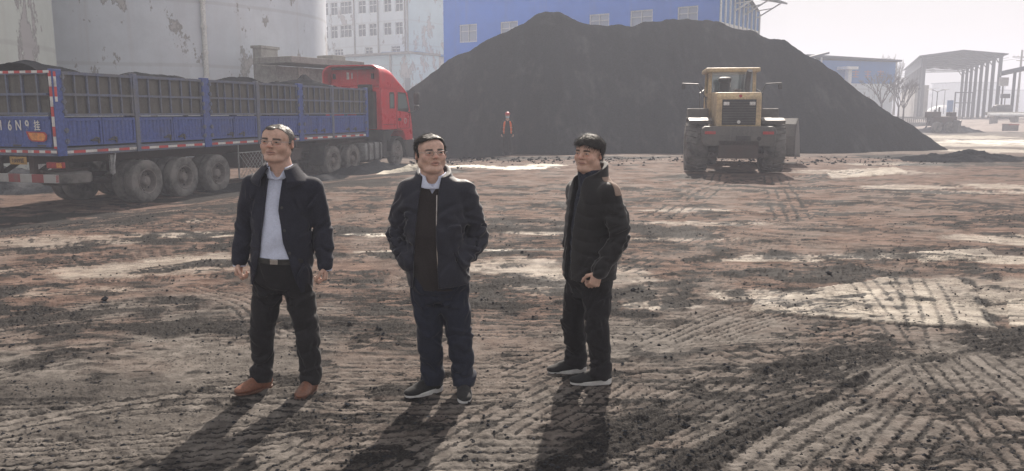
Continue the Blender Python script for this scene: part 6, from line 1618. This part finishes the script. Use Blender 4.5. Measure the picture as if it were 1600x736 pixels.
def operator():
    M = LOADER.matrix_basis @ Matrix.Translation((-.05, 2.98, 2.06))
    p = M @ Vector((0, 0, 0))
    t = thing('person', 'operator in dark clothes sitting in the cab of the yellow loader', 'person', tuple(p), LOADER.rotation_euler[2] + math.pi)
    hd = Head((0, .02, .66), rot(-12, 0, 0), .95, 1.05)
    B = Sculpt((-.36, -.75, -.5), (.36, .25, .84), .010); add_head(B, hd); neck_body(B, hd, np.array((0, .04, .44)))
    B.loft([(0, 0, .0, .15, .10), (.25, 0, .03, .15, .10), (.40, 0, .04, .16, .09), (.47, 0, .04, .07, .06)], 2.2)
    for s in (-1, 1):
        B.chain([(s * .17, .03, .38), (s * .24, -.05, .16), (s * .14, -.34, .22)], (.05, .042, .03), .02); add_hand(B, (s * .14, -.34, .22), (0, -1, .1), (0, 0, -1), (-s, 0, 0), 1.2)
        B.chain([(s * .09, 0, .05), (s * .13, -.42, .07), (s * .13, -.46, -.36)], (.07, .055, .04), .02)
    B.build('body', M_SKIN3, t, 1, hd.masks())
    S = Sculpt((-.36, -.40, -.06), (.36, .25, .55), .010); S.loft([(0, 0, 0, .18, .13), (.25, 0, .03, .18, .13), (.40, 0, .04, .19, .11), (.48, 0, .04, .09, .08)], 2.3)
    for s in (-1, 1): S.chain([(s * .18, .03, .38), (s * .25, -.05, .16), (s * .15, -.31, .21)], (.075, .065, .05), .03)
    S.build('jacket', M_BLACKPAD, t)
    S = Sculpt((-.30, -.62, -.46), (.30, .2, .14), .010)
    for s in (-1, 1): S.chain([(s * .09, 0, .05), (s * .13, -.42, .07), (s * .13, -.46, -.36)], (.10, .08, .06), .03)
    S.build('trousers', M_TROUS, t)
    hair_cap(hd, 'hair', M_HAIRDK, t, .006, lambda x, y, z: np.minimum(np.where(y < 0, z - .05, .2), z + .06), .012, .002)
operator()

def yard_worker():
    ox, oy = on_ground(793, 241.5); k = 1.0
    t = thing('person', 'worker in orange safety vest, red helmet and face mask at the foot of the heap', 'person', (ox, oy, max(gz(ox, oy), 0)), 0)
    M_VEST = cloth('orange_vest', (.70, .16, .055), .8, vary=.1); M_VESTB = worn('vest_stripe', (.62, .60, .50), .5, amount=.2)
    M_HELM = worn('red_helmet', (.48, .06, .07), .45, amount=.2); M_MASK = cloth('pale_blue_mask', (.52, .62, .72), .9, vary=.05); M_DKW = cloth('dark_workwear', (.028, .028, .032), .9)
    hd = Head((0, -.02, 1.635), rot(0, 2, 0), .97, 1.05)
    B = Sculpt((-.42, -.32, .0), (.42, .25, 1.78), .008); add_head(B, hd); neck_body(B, hd, np.array((0, .02, 1.40)))
    B.loft([(.8, 0, 0, .13, .10), (1.1, 0, 0, .14, .10), (1.30, 0, .01, .15, .10), (1.40, 0, .02, .08, .06)], 2.2)
    aL = ((-.18, .01, 1.36), (-.25, .03, 1.10), (-.26, -.03, .87)); aR = ((.18, .01, 1.36), (.25, .03, 1.10), (.25, -.03, .87))
    for a in (aL, aR): arm_body(B, *[np.array(q) for q in a])
    lL = (np.array((-.09, 0, .85)), np.array((-.13, -.01, .46)), np.array((-.15, .01, .12))); lR = (np.array((.09, 0, .85)), np.array((.12, -.01, .46)), np.array((.14, .01, .12)))
    for l in (lL, lR): leg_body(B, *l)
    for a, s in ((aL, 1), (aR, -1)): add_hand(B, a[2], (0, -.15, -1), (s, 0, 0), (0, -1, 0), .8)
    B.build('body', M_SKIN3, t, 1, hd.masks())
    S = Sculpt((-.40, -.30, .74), (.40, .25, 1.50), .008); S.loft([(.80, 0, 0, .17, .13), (1.1, 0, 0, .175, .13), (1.32, 0, .01, .18, .115), (1.40, 0, .02, .11, .085), (1.45, 0, .02, .08, .075)], 2.3)
    for a in (aL, aR): S.chain(a, (.072, .060, .048), .03)
    S.warp(wrinkle(30, .006, 1)); S.build('jacket', M_DKW, t)
    S = Sculpt((-.30, -.30, .82), (.30, .25, 1.48), .008); S.loft([(.88, 0, 0, .185, .142), (1.1, 0, 0, .190, .142), (1.33, 0, .01, .195, .127), (1.41, 0, .02, .12, .095)], 2.3)
    opening(S, (1.5, 1.3, 1.1, .8), (-.075, -.085, -.115, -.13), (.075, .085, .115, .13), -.02)
    v = S.build('vest', M_VEST, t)
    for z in (.98, 1.14):
        m = MB(); ring = [(.192 * math.cos(a), .146 * math.sin(a), z) for a in np.linspace(-math.pi / 2 + .65, 1.5 * math.pi - .65, 40)]
        for p, q in zip(ring[:-1], ring[1:]): m.bar(p, q, .05, .008, up=(0, 0, 1))
        m.build('reflective_stripe', M_VESTB, v)
    S = Sculpt((-.34, -.24, .0), (.34, .24, .92), .008); S.loft([(.72, 0, 0, .14, .11), (.84, 0, 0, .17, .13), (.90, 0, 0, .165, .13)], 2.3)
    for l in (lL, lR): S.chain(l, (.098, .078, .066), .03)
    S.warp(wrinkle(34, .007, 2)); S.build('trousers', M_DKW, t)
    S = Sculpt((-.17, -.22, 1.60), (.17, .18, 1.84), .006); c = hd.world((0, .01, .055)); S.ell(c, (.112, .135, .105), None); S.ell((c[0], c[1] - .06, c[2] - .005), (.095, .115, .012), None, .01)
    S.sub(lambda X, Y, Z: Z - (c[2] - .012) + 0 * X + 0 * Y, (-.2, -.3, 1.5), (.2, .3, c[2])); S.build('helmet', M_HELM, t)
    S = Sculpt((-.12, -.20, 1.48), (.12, .05, 1.66), .005); S.add(lambda X, Y, Z: np.maximum(hd.field(X, Y, Z) - .008, np.maximum(np.abs(Z - (hd.c[2] - .068)) - .042, Y - (hd.c[1] - .035))), (-.12, -.2, 1.48), (.12, .05, 1.66)); S.build('face_mask', M_MASK, t)
    shoe(t, (lL[2][0], .01), -14, M_BLACKPL, M_BLACKPL, .28); shoe(t, (lR[2][0], .01), 14, M_BLACKPL, M_BLACKPL, .28)
yard_worker()
# ------------------------------------------------------------------ the far right of the yard
M_SHEDSTEEL = worn('weathered_shed_steel', (.055, .065, .085), .7, dirt=(.10, .10, .11), amount=.4, scale=.5, streak=.4); M_SHEDROOF = sheet_metal('grey_blue_roof', (.07, .085, .115), 2.0)
def bank():
    # the raised reddish apron under the open shed
    n = 90; x0, y0 = on_ground(1545, 203)
    X, Y = np.meshgrid(np.linspace(30, 130, n), np.linspace(68, 175, n))
    e = np.minimum(sstep(71, 84, Y + (fbm(X * .15, Y * .15, 3, 5) - .5) * 8), sstep(38, 50, X + (fbm(X * .2, Y * .1, 3, 6) - .5) * 8 - (Y - 70) * .25))
    Z = -0.15 + .95 * e + (fbm(X * .5, Y * .5, 4, 7) - .5) * .3 * e
    m = MB(); m.grid(X, Y, Z); o = m.build('earth_bank', worn('pinkish_dry_earth', (.20, .155, .135), .95, dirt=(.09, .08, .075), amount=.5, scale=.25, fine=3, bump=.5), smooth=60); structure(o)
bank()
BZ = .8
def open_shed():
    NL = (57.8, 115.0); ax = (.39, .921); cr = (.921, -.39); Wd = 9.8; rz = math.atan2(cr[1], cr[0])
    t = thing('open_shed', 'open sided steel shed on tall columns beyond the right end of the heap', 'open shed', (NL[0], NL[1], 0), rz)
    eave, peak, Ln = 9.45, 10.1, 42
    for s, x in ((0, .25), (1, Wd - .25)):
        for k in range(8):
            y = Ln * k / 7 + .3
            m = MB()
            for dx in (-.17, .17): m.box((x + dx, y, (BZ - .3 + eave) / 2), (.10, .34, eave - BZ + .3))
            m.box((x, y, (BZ - .3 + eave) / 2), (.24, .06, eave - BZ + .3)); m.box((x, y, eave - .18), (.6, .5, .12)); c = m.build('column', M_SHEDSTEEL, t)
            m = MB(); q = 1 if s == 0 else -1; m.bar((x, y, eave - 1.3), (x + q * 1.2, y, eave - .05 + .3), .12); m.build('brace', M_SHEDSTEEL, c)
    m = MB(); hw = Wd / 2
    for y0_, y1_ in ((-.6, Ln + .8),):
        for a, b in (((-.5, eave), (hw, peak)), ((hw, peak), (Wd + .5, eave))):
            m.add([(a[0], y0_, a[1]), (b[0], y0_, b[1]), (b[0], y1_, b[1]), (a[0], y1_, a[1]), (a[0], y0_, a[1] + .12), (b[0], y0_, b[1] + .12), (b[0], y1_, b[1] + .12), (a[0], y1_, a[1] + .12)], [(0, 1, 2, 3), (7, 6, 5, 4), (0, 4, 5, 1), (1, 5, 6, 2), (2, 6, 7, 3), (3, 7, 4, 0)])
    m.build('roof', M_SHEDROOF, t)
    for k in range(8):
        y = Ln * k / 7 + .3; m = MB()
        m.bar((.1, y, eave - .12), (hw, y, peak - .14), .14, .2); m.bar((hw, y, peak - .14), (Wd - .1, y, eave - .12), .14, .2); m.bar((.1, y, eave - .35), (Wd - .1, y, eave - .35), .10, .14)
        m.build('roof_truss', M_SHEDSTEEL, t)
    m = MB(); m.box((-.1, Ln / 2, eave - .75), (.10, Ln, 1.2)); m.build('fascia', M_SHEDROOF, t)
    m = MB(); m.box((-.3, Ln / 2 + 2, 3.0), (.4, Ln - 2, 4.9)); m.build('side_wall', M_CONC, t)
    m = MB(); m.box((.7, .5, 3.0), (.7, .6, 5.0)); m.build('end_pier', M_CONC, t)
open_shed()
def second_shed():
    a = at(1564, 117, 96); b = at(1660, 84, 96); h = a[2]
    t = thing('lean_to_shed', 'low roofed shed on thin posts at the right edge beyond the open shed', 'shed', (a[0], a[1], 0), math.radians(-30))
    m = MB(); m.prism([(0, h), (16, h + 3.6), (16, h + 4.0), (0, h + .4)], -1, 4, 'Y'); m.build('roof', M_SHEDROOF, t)
    for x in (1.4, 3.4, 5.6, 9.0):
        m = MB(); m.box((x, .4, (h + x * .225 + .5) / 2), (.32, .32, h + x * .225 - .5)); m.build('post', M_SHEDSTEEL, t)
    m = MB(); m.box((5.6, 3, 2.6), (4.2, 3, 4.4)); m.build('store_wall', M_CONC, t)
second_shed()
def blue_house():
    Lp = at(1262, 92, 88); Rp = at(1400, 97, 92); F = Facade(Lp[:2], Rp[:2]); h = Rp[2]
    t = thing('blue_house', 'small blue topped building showing over the right slope of the heap', 'building', (Lp[0], Lp[1], 0), F.rz)
    zb = F.px(1390, 131)[1]
    m = MB(); m.box((F.W / 2, 4, (h + zb) / 2), (F.W, 8, h - zb)); m.build('upper_wall', M_BLUEFAR, t)
    m = MB(); m.box((F.W / 2, 4.02, zb / 2), (F.W - .1, 7.9, zb)); m.build('lower_wall', M_PALEWALL, t)
    m = MB(); m.prism([(-.4, h + .35), (F.W + .4, h + .02), (F.W + .4, h + .22), (-.4, h + .55)], -.5, 8.5, 'Y'); m.build('roof', M_SHEDSTEEL, t)
    mk = worn('faded_red_sign', (.36, .20, .26), .8, amount=.3, scale=3)
    for px_ in (1337, 1356, 1376):
        a, b, c, d = F.rect(px_ - 5, px_ + 5, 110, 121); m = MB(); w, hh = b - a, d - c
        m.box(((a + b) / 2, -.03, c + hh * .8), (w, .03, hh * .14)); m.box(((a + b) / 2, -.031, c + hh * .45), (w * .8, .03, hh * .12)); m.box(((a + b) / 2, -.033, c + hh * .5), (w * .16, .03, hh)); m.box(((a + b) / 2, -.032, c + hh * .08), (w * .9, .03, hh * .12))
        m.build('faded_sign_mark', mk, t)
    a, b, c, d = F.rect(1308, 1325, 104, 111); m = MB(); m.box(((a + b) / 2, -.8, d - .2), (b - a, 1.6, .3)); m.box((b - .5, -.7, (d - .3) / 2), (.5, .5, d - .4)); m.build('porch', M_WHITE, t)
    a = at(1276, 88, 84); t = thing('roof_vent', 'small tilted roof edge peeking over the crest of the heap', 'roof', (a[0], a[1], 0))
    m = MB(); m.prism([(-.6, a[2] - .2), (1.3, a[2] + .25), (1.3, a[2] + .45), (-.6, a[2] + .0)], 0, 3, 'Y'); m.build('roof', M_SHEDSTEEL, t); m = MB(); m.box((.1, 1, a[2] / 2), (.3, .3, a[2] - .3)); m.box((.9, 1, a[2] / 2), (.14, .14, a[2] - .1)); m.build('support', M_WHITE, t)
blue_house()
M_BARK = worn('bare_bark', (.10, .085, .075), .9, amount=.3, scale=3)
def bare_tree(label, px, ybase, ytop, Y, seed, spread=.5, poplar=False, group=None):
    rng = random.Random(seed); b = at(px, ybase, Y); top = at(px, ytop, Y); H = top[2] - max(0, b[2] - .2); z0 = max(b[2] - .2, -.1)
    t = thing('bare_tree', label, 'tree', (b[0], b[1], z0), 0, group)
    tr = MB(); cr = MB(); r0 = H * .018 + .02
    fork = H * (.30 if not poplar else .2); tr.tube([(0, 0, -.3), (.03 * H * .1, 0, fork * .5), (0, 0, fork)], [r0 * 1.2, r0, r0 * .85], 8); tr.build('trunk', M_BARK, t, smooth=40)
    def grow(p, d, L, r, n):
        q = p + d * L; mid = p + d * L * .5 + Vector((rng.uniform(-1, 1), rng.uniform(-1, 1), 0)) * L * .06
        cr.tube([p, mid, q], [r, r * .85, r * .65], 5 if n > 2 else 4, caps=False)
        if n == 0: return
        for k in range(rng.choice((2, 3, 3)) if n > 1 else 4):
            a = rng.uniform(0, 6.28); s = spread * rng.uniform(.5, 1.2) * (.4 if poplar else 1)
            nd = (d + Vector((math.cos(a) * s, math.sin(a) * s, rng.uniform(-.1, .35)))).normalized(); grow(q if k else p + d * L * .7, nd, L * rng.uniform(.6, .8), max(r * .6, .012), n - 1)
    for k in range(5):
        a = k * 1.257 + rng.uniform(-.3, .3); s = spread * (.3 if poplar else 1); grow(Vector((0, 0, fork * (.95 if not poplar else rng.uniform(.6, 1)))), Vector((math.cos(a) * s, math.sin(a) * s, 1)).normalized(), H * .27, r0 * .6, 4)
    cr.build('crown', M_BARK, t)
bare_tree('leafless tree in front of the small blue topped building', 1376, 182, 108, 84, 3, .55)
bare_tree('thin leafless tree beside the wall of the open shed', 1403, 184, 122, 82, 5, .45)
bare_tree('slim leafless tree nearest the left columns of the open shed', 1411, 184, 128, 80, 8, .45)
bare_tree('bare poplar tops rising behind the blue topped building', 1381, 175, 84, 125, 11, .4, True)
bare_tree('bare poplar tops right of the taller one behind the blue building', 1396, 175, 86, 130, 12, .4, True)
def clutter():
    def post(name, label, cat, px, yb, yt, Y, r=.06, mat=M_SHEDSTEEL, extra=None):
        b = at(px, yb, Y); tp = at(px, yt, Y); t = thing(name, label, cat, (b[0], b[1], b[2] - .3)); h = tp[2] - b[2] + .3
        m = MB(); m.tube([(0, 0, 0), (0, 0, h)], [r * 1.2, r * .8], 8); m.build('pole', mat, t, smooth=40)
        if extra: extra(t, h)
        return t
    def cross(t, h):
        m = MB(); m.box((0, 0, h - 1.0), (2.6, .12, .12)); m.box((0, 0, h - 1.5), (1.4, .1, .1)); m.build('crossarm', M_CONC, t)
        for x in (-1.1, -.5, .5, 1.1): m = MB(); m.lathe([(.05, 0), (.07, .08), (.04, .2), (0, .22)], 8, c=(x, 0, h - .94)); m.build('insulator', M_WHITE, t)
    pole = post('utility_pole', 'tall utility pole with crossarm behind the right shed roof', 'utility pole', 1588, 176, 78, 118, .16, M_CONC, cross)
    m = MB(); a = at(1588, 90, 118)
    for k, dx in enumerate((-1.1, 1.1)):
        p = Vector((a[0] + dx, a[1], a[2])); q = Vector((a[0] - 60, a[1] + 70, a[2] - 1)); m.tube([p.lerp(q, i / 12) - Vector((0, 0, 3.0 * (1 - (2 * i / 12 - 1) ** 2))) for i in range(13)], .02, 4)
    tag(m.build('power_lines', M_BLACKPL), 'thin power lines running off behind the open shed', 'power lines')['kind'] = 'stuff'
    def lamp(t, h):
        m = MB(); m.tube([(0, 0, h - .1), (-.3, 0, h + .1), (-1.0, 0, h + .25)], .04, 6); m.tube([(0, 0, h - .1), (.3, 0, h + .1), (1.0, 0, h + .25)], .04, 6); m.build('lamp_arms', M_SHEDSTEEL, t)
        for x in (-1.05, 1.05): m = MB(); m.box((x, 0, h + .26), (.45, .2, .1), ch=.03); m.build('lamp_head', M_WHITE, t)
    post('street_lamp', 'twin armed street lamp seen through the open shed', 'street lamp', 1462, 182, 143, 105, .07, M_SHEDSTEEL, lamp)
    post('street_lamp', 'faint street lamp far away left of the twin armed one', 'street lamp', 1455, 176, 139, 190, .10, M_SHEDSTEEL, lamp); post('street_lamp', 'faint street lamp far away right of the twin armed one', 'street lamp', 1474, 176, 141, 190, .10, M_SHEDSTEEL, lamp)
    def board(t, h): m = MB(); m.box((0, -.1, h + .4), (1.1, .08, 1.0)); m.build('sign_panel', M_WHITE, t)
    post('sign_board', 'blank whitish board on a dark post right of the open shed', 'sign', 1563, 180, 133, 98, .10, M_BLACKPL, board)
    def cabn(t, h): m = MB(); m.box((0, 0, h - .6), (.5, .5, 1.4)); m.build('cabinet_body', worn('cabinet_blue', (.10, .22, .45), .5, amount=.4), t)
    post('control_cabinet', 'upright blue cabinet beside the columns of the open shed', 'cabinet', 1483, 182, 158, 98, .08, M_SHEDSTEEL, cabn)
    def head(t, h): m = MB(); m.box((0, 0, h), (.9, .5, .5), ch=.05); m.build('lamp_head', M_BLACKPL, t)
    post('floodlight', 'dark floodlight on a short post before the right shed', 'floodlight', 1568, 180, 150, 95, .06, M_BLACKPL, head)
    a = at(1566, 172, 93); t = thing('drum_tank', 'dark rounded tank lying beside the pipe rack', 'tank', (a[0], a[1], a[2])); m = MB(); m.lathe([(0, -1.0), (.5, -.95), (.62, -.7), (.62, .7), (.5, .95), (0, 1.0)], 24, RX); m.build('shell', M_BLACKPL, t, smooth=50); m = MB(); m.box((0, 0, -.75), (1.4, .7, .4)); m.build('cradle', M_SHEDSTEEL, t)
    # pipe rack
    a = at(1546, 182, 84); t = thing('pipe_rack', 'pale pipes lying along low supports before the right shed', 'pipe rack', (a[0], a[1], a[2]), math.radians(-8))
    for k, (dy, dz) in enumerate(((0, .1), (.5, .2), (1.0, .3))):
        m = MB(); m.tube([(0, dy, dz), (3, dy, dz), (9, dy - .3, dz - .12)], .17, 12); m.build('pipe', M_WHITE if k < 2 else M_CONC, t, smooth=40)
    for x in (.6, 2.6, 4.6, 6.6): m = MB(); m.box((x, .4, -.45), (.25, 1.4, .9)); m.box((x, .4, 0), (.4, 1.7, .12)); m.build('support', M_CONC, t)
    # red bin
    a = at(1578, 205.5, 71.5); t = thing('waste_bin', 'small open red and grey skip standing on the pale apron', 'skip', (a[0], a[1], max(a[2], .0)), .1)
    m = MB(); w = .46
    for (cx, cy, sx, sy) in ((0, -.4, .92, .05), (0, .4, .92, .05), (-w, 0, .05, .76), (w, 0, .05, .76)): m.box((cx, cy, .36), (sx, sy, .60))
    m.box((0, 0, .08), (.9, .8, .06)); m.build('bin_body', worn('bin_grey', (.20, .17, .16), .6, amount=.5), t); m = MB(); m.box((0, -.43, .62), (.96, .04, .12)); m.box((0, .43, .62), (.96, .04, .12)); m.build('rim', worn('bin_red', (.38, .10, .08), .6, amount=.4), t)
    # concrete railing
    a = at(1392, 193, 92); b = at(1472, 193, 90); F = Facade(a[:2], b[:2]); t = thing('concrete_railing', 'long low concrete railing in front of the bare trees', 'railing', (a[0], a[1], 0), F.rz)
    m = MB(); m.box((F.W / 2, 0, 1.15), (F.W, .3, .18)); m.box((F.W / 2, 0, .35), (F.W, .25, .5)); r = m.build('rails', M_CONC, t); m = MB()
    for k in range(26): m.box((F.W * (k + .5) / 26, 0, .83), (.10, .12, .46))
    m.build('balusters', M_CONC, t)['kind'] = 'stuff'
    # scrap machine with an upturned bucket
    a = at(1490, 207, 68); t = thing('scrap_machine', 'rusty old machine parts with an upturned bucket on the bank', 'scrap machine', (a[0], a[1], 0.05), .2)
    m = MB(); m.box((-.6, .8, .95), (2.2, 1.0, .8), ch=.08); m.box((-1.4, .9, 1.5), (.9, .9, .5), ch=.06); m.box((.3, .8, 1.5), (.5, .6, .4)); m.build('engine_block', M_CHASSIS, t)
    m = MB(); m.prism([(-.1, 0), (.0, .6), (.15, 1.0), (.3, 1.05), (.22, .62), (.35, .1), (1.0, .02), (1.0, -.05)], -.5, .5, 'Y'); m.build('bucket', M_LGREY, t)
    m = MB(); m.bar((-1.8, .2, .2), (-.2, .5, 1.3), .14); m.bar((-.2, .5, 1.3), (.7, .3, .9), .12); m.bar((-2.0, .9, .4), (-1.2, .9, 1.9), .10); m.tube([(-.9, .8, 1.6), (-.9, .8, 2.15)], .07, 8); m.build('arms', M_DARKSTEEL, t)
    for x in (-1.5, -.3): m = MB(); m.lathe([(.1, -.15), (.42, -.15), (.46, -.08), (.46, .08), (.42, .15), (.1, .15)], 24, Matrix.Rotation(math.radians(90), 3, 'X'), c=(x, .2, .45)); m.build('wheel', M_TYRE, t, smooth=40)
    x, y = on_ground(1478, 207); heap('rubble_heap', 'low grey rubble around the old machine parts', x, y, 3.4, 1.8, .7, 31, mat=M_COALF, cat='rubble heap', lumps=.25)
    # steel frames between the columns
    a = at(1490, 182, 112); t = thing('pipe_gantry', 'slender steel frame standing left of the shed columns', 'gantry', (a[0], a[1], .4)); m = MB()
    for x in (0, 1.2, 2.4): m.bar((x, 0, 0), (x, 0, 4.1), .14)
    for z in (2.6, 4.0): m.bar((0, 0, z), (2.4, 0, z), .12)
    m.build('frame', M_SHEDSTEEL, t)
    a = at(1474, 176, 260); t = thing('storage_dome', 'white domed store far off in the haze', 'dome', (a[0], a[1], 0)); m = MB(); m.lathe([(5.5, 0), (5.4, 1.5), (4.2, 2.8), (2.2, 3.6), (0, 3.9)], 32); m.build('dome_shell', M_WHITE, t, smooth=50); m = MB(); m.lathe([(5.6, -.5), (5.6, .4), (5.5, .42)], 32); m.build('base_ring', M_CONC, t)
    # low fence far right
    a = at(1418, 178, 118)
clutter()
def far_wood():
    rng = np.random.default_rng(8); V = []; Fc = []
    for k in range(900):
        x = rng.uniform(120, 620); y = rng.uniform(420, 560); h = rng.uniform(5, 13) * (1.2 if rng.random() < .2 else 1)
        for q in range(10):
            c = np.array((x + rng.normal(0, 1.6), y + rng.normal(0, 1.6), h * rng.uniform(.3, 1))); d = rng.normal(0, 1.5, (3, 3)); n = len(V); V += [tuple(c + e) for e in d]; Fc.append((n, n + 1, n + 2))
        n = len(V); V += [(x - .2, y, -.5), (x + .2, y, -.5), (x, y, h)]; Fc.append((n, n + 1, n + 2))
    me = bpy.data.meshes.new('far_wood'); me.from_pydata(V, [], Fc); me.materials.append(worn('winter_wood', (.07, .07, .06), .95, amount=.2)); o = bpy.data.objects.new('far_wood', me); COL.objects.link(o)
    tag(o, 'hazy line of winter trees along the far horizon', 'wood'); structure(o, 'stuff')
    rng = random.Random(5)
    for k, (px_, w, h, lab) in enumerate(((1510, 22, 13, 'pale far block left of the far hall, sunk in haze'), (1590, 46, 10, 'long far hall at the right edge, sunk in haze'))):
        a = at(px_, 172, 330); t = thing('far_building', lab, 'building', (a[0], a[1], 0), .15); m = MB(); m.box((0, 0, h / 2), (w, 14, h)); m.build('wall', M_PALEWALL, t); m = MB(); m.box((0, 0, h + .2), (w + 1, 15, .4)); m.build('roof', M_SHEDROOF, t)
far_wood()
# ------------------------------------------------------------------ the hazy air over the yard
def haze():
    m = bpy.data.materials.new('hazy_air'); m.use_nodes = True; t = m.node_tree; t.nodes.clear()
    o = t.nodes.new('ShaderNodeOutputMaterial'); v = t.nodes.new('ShaderNodeVolumePrincipled')
    v.inputs['Color'].default_value = (0.70, 0.735, 0.85, 1); v.inputs['Density'].default_value = HAZE_DENSITY
    v.inputs['Anisotropy'].default_value = 0.15
    t.links.new(v.outputs[0], o.inputs['Volume'])
    b = MB(); b.box((0, 200, 15), (1400, 560, 34))
    ob = b.build('haze', m); structure(ob, 'stuff')
    ob['label'] = 'pale dusty haze hanging in the air over the whole yard'; ob['category'] = 'haze'
haze()
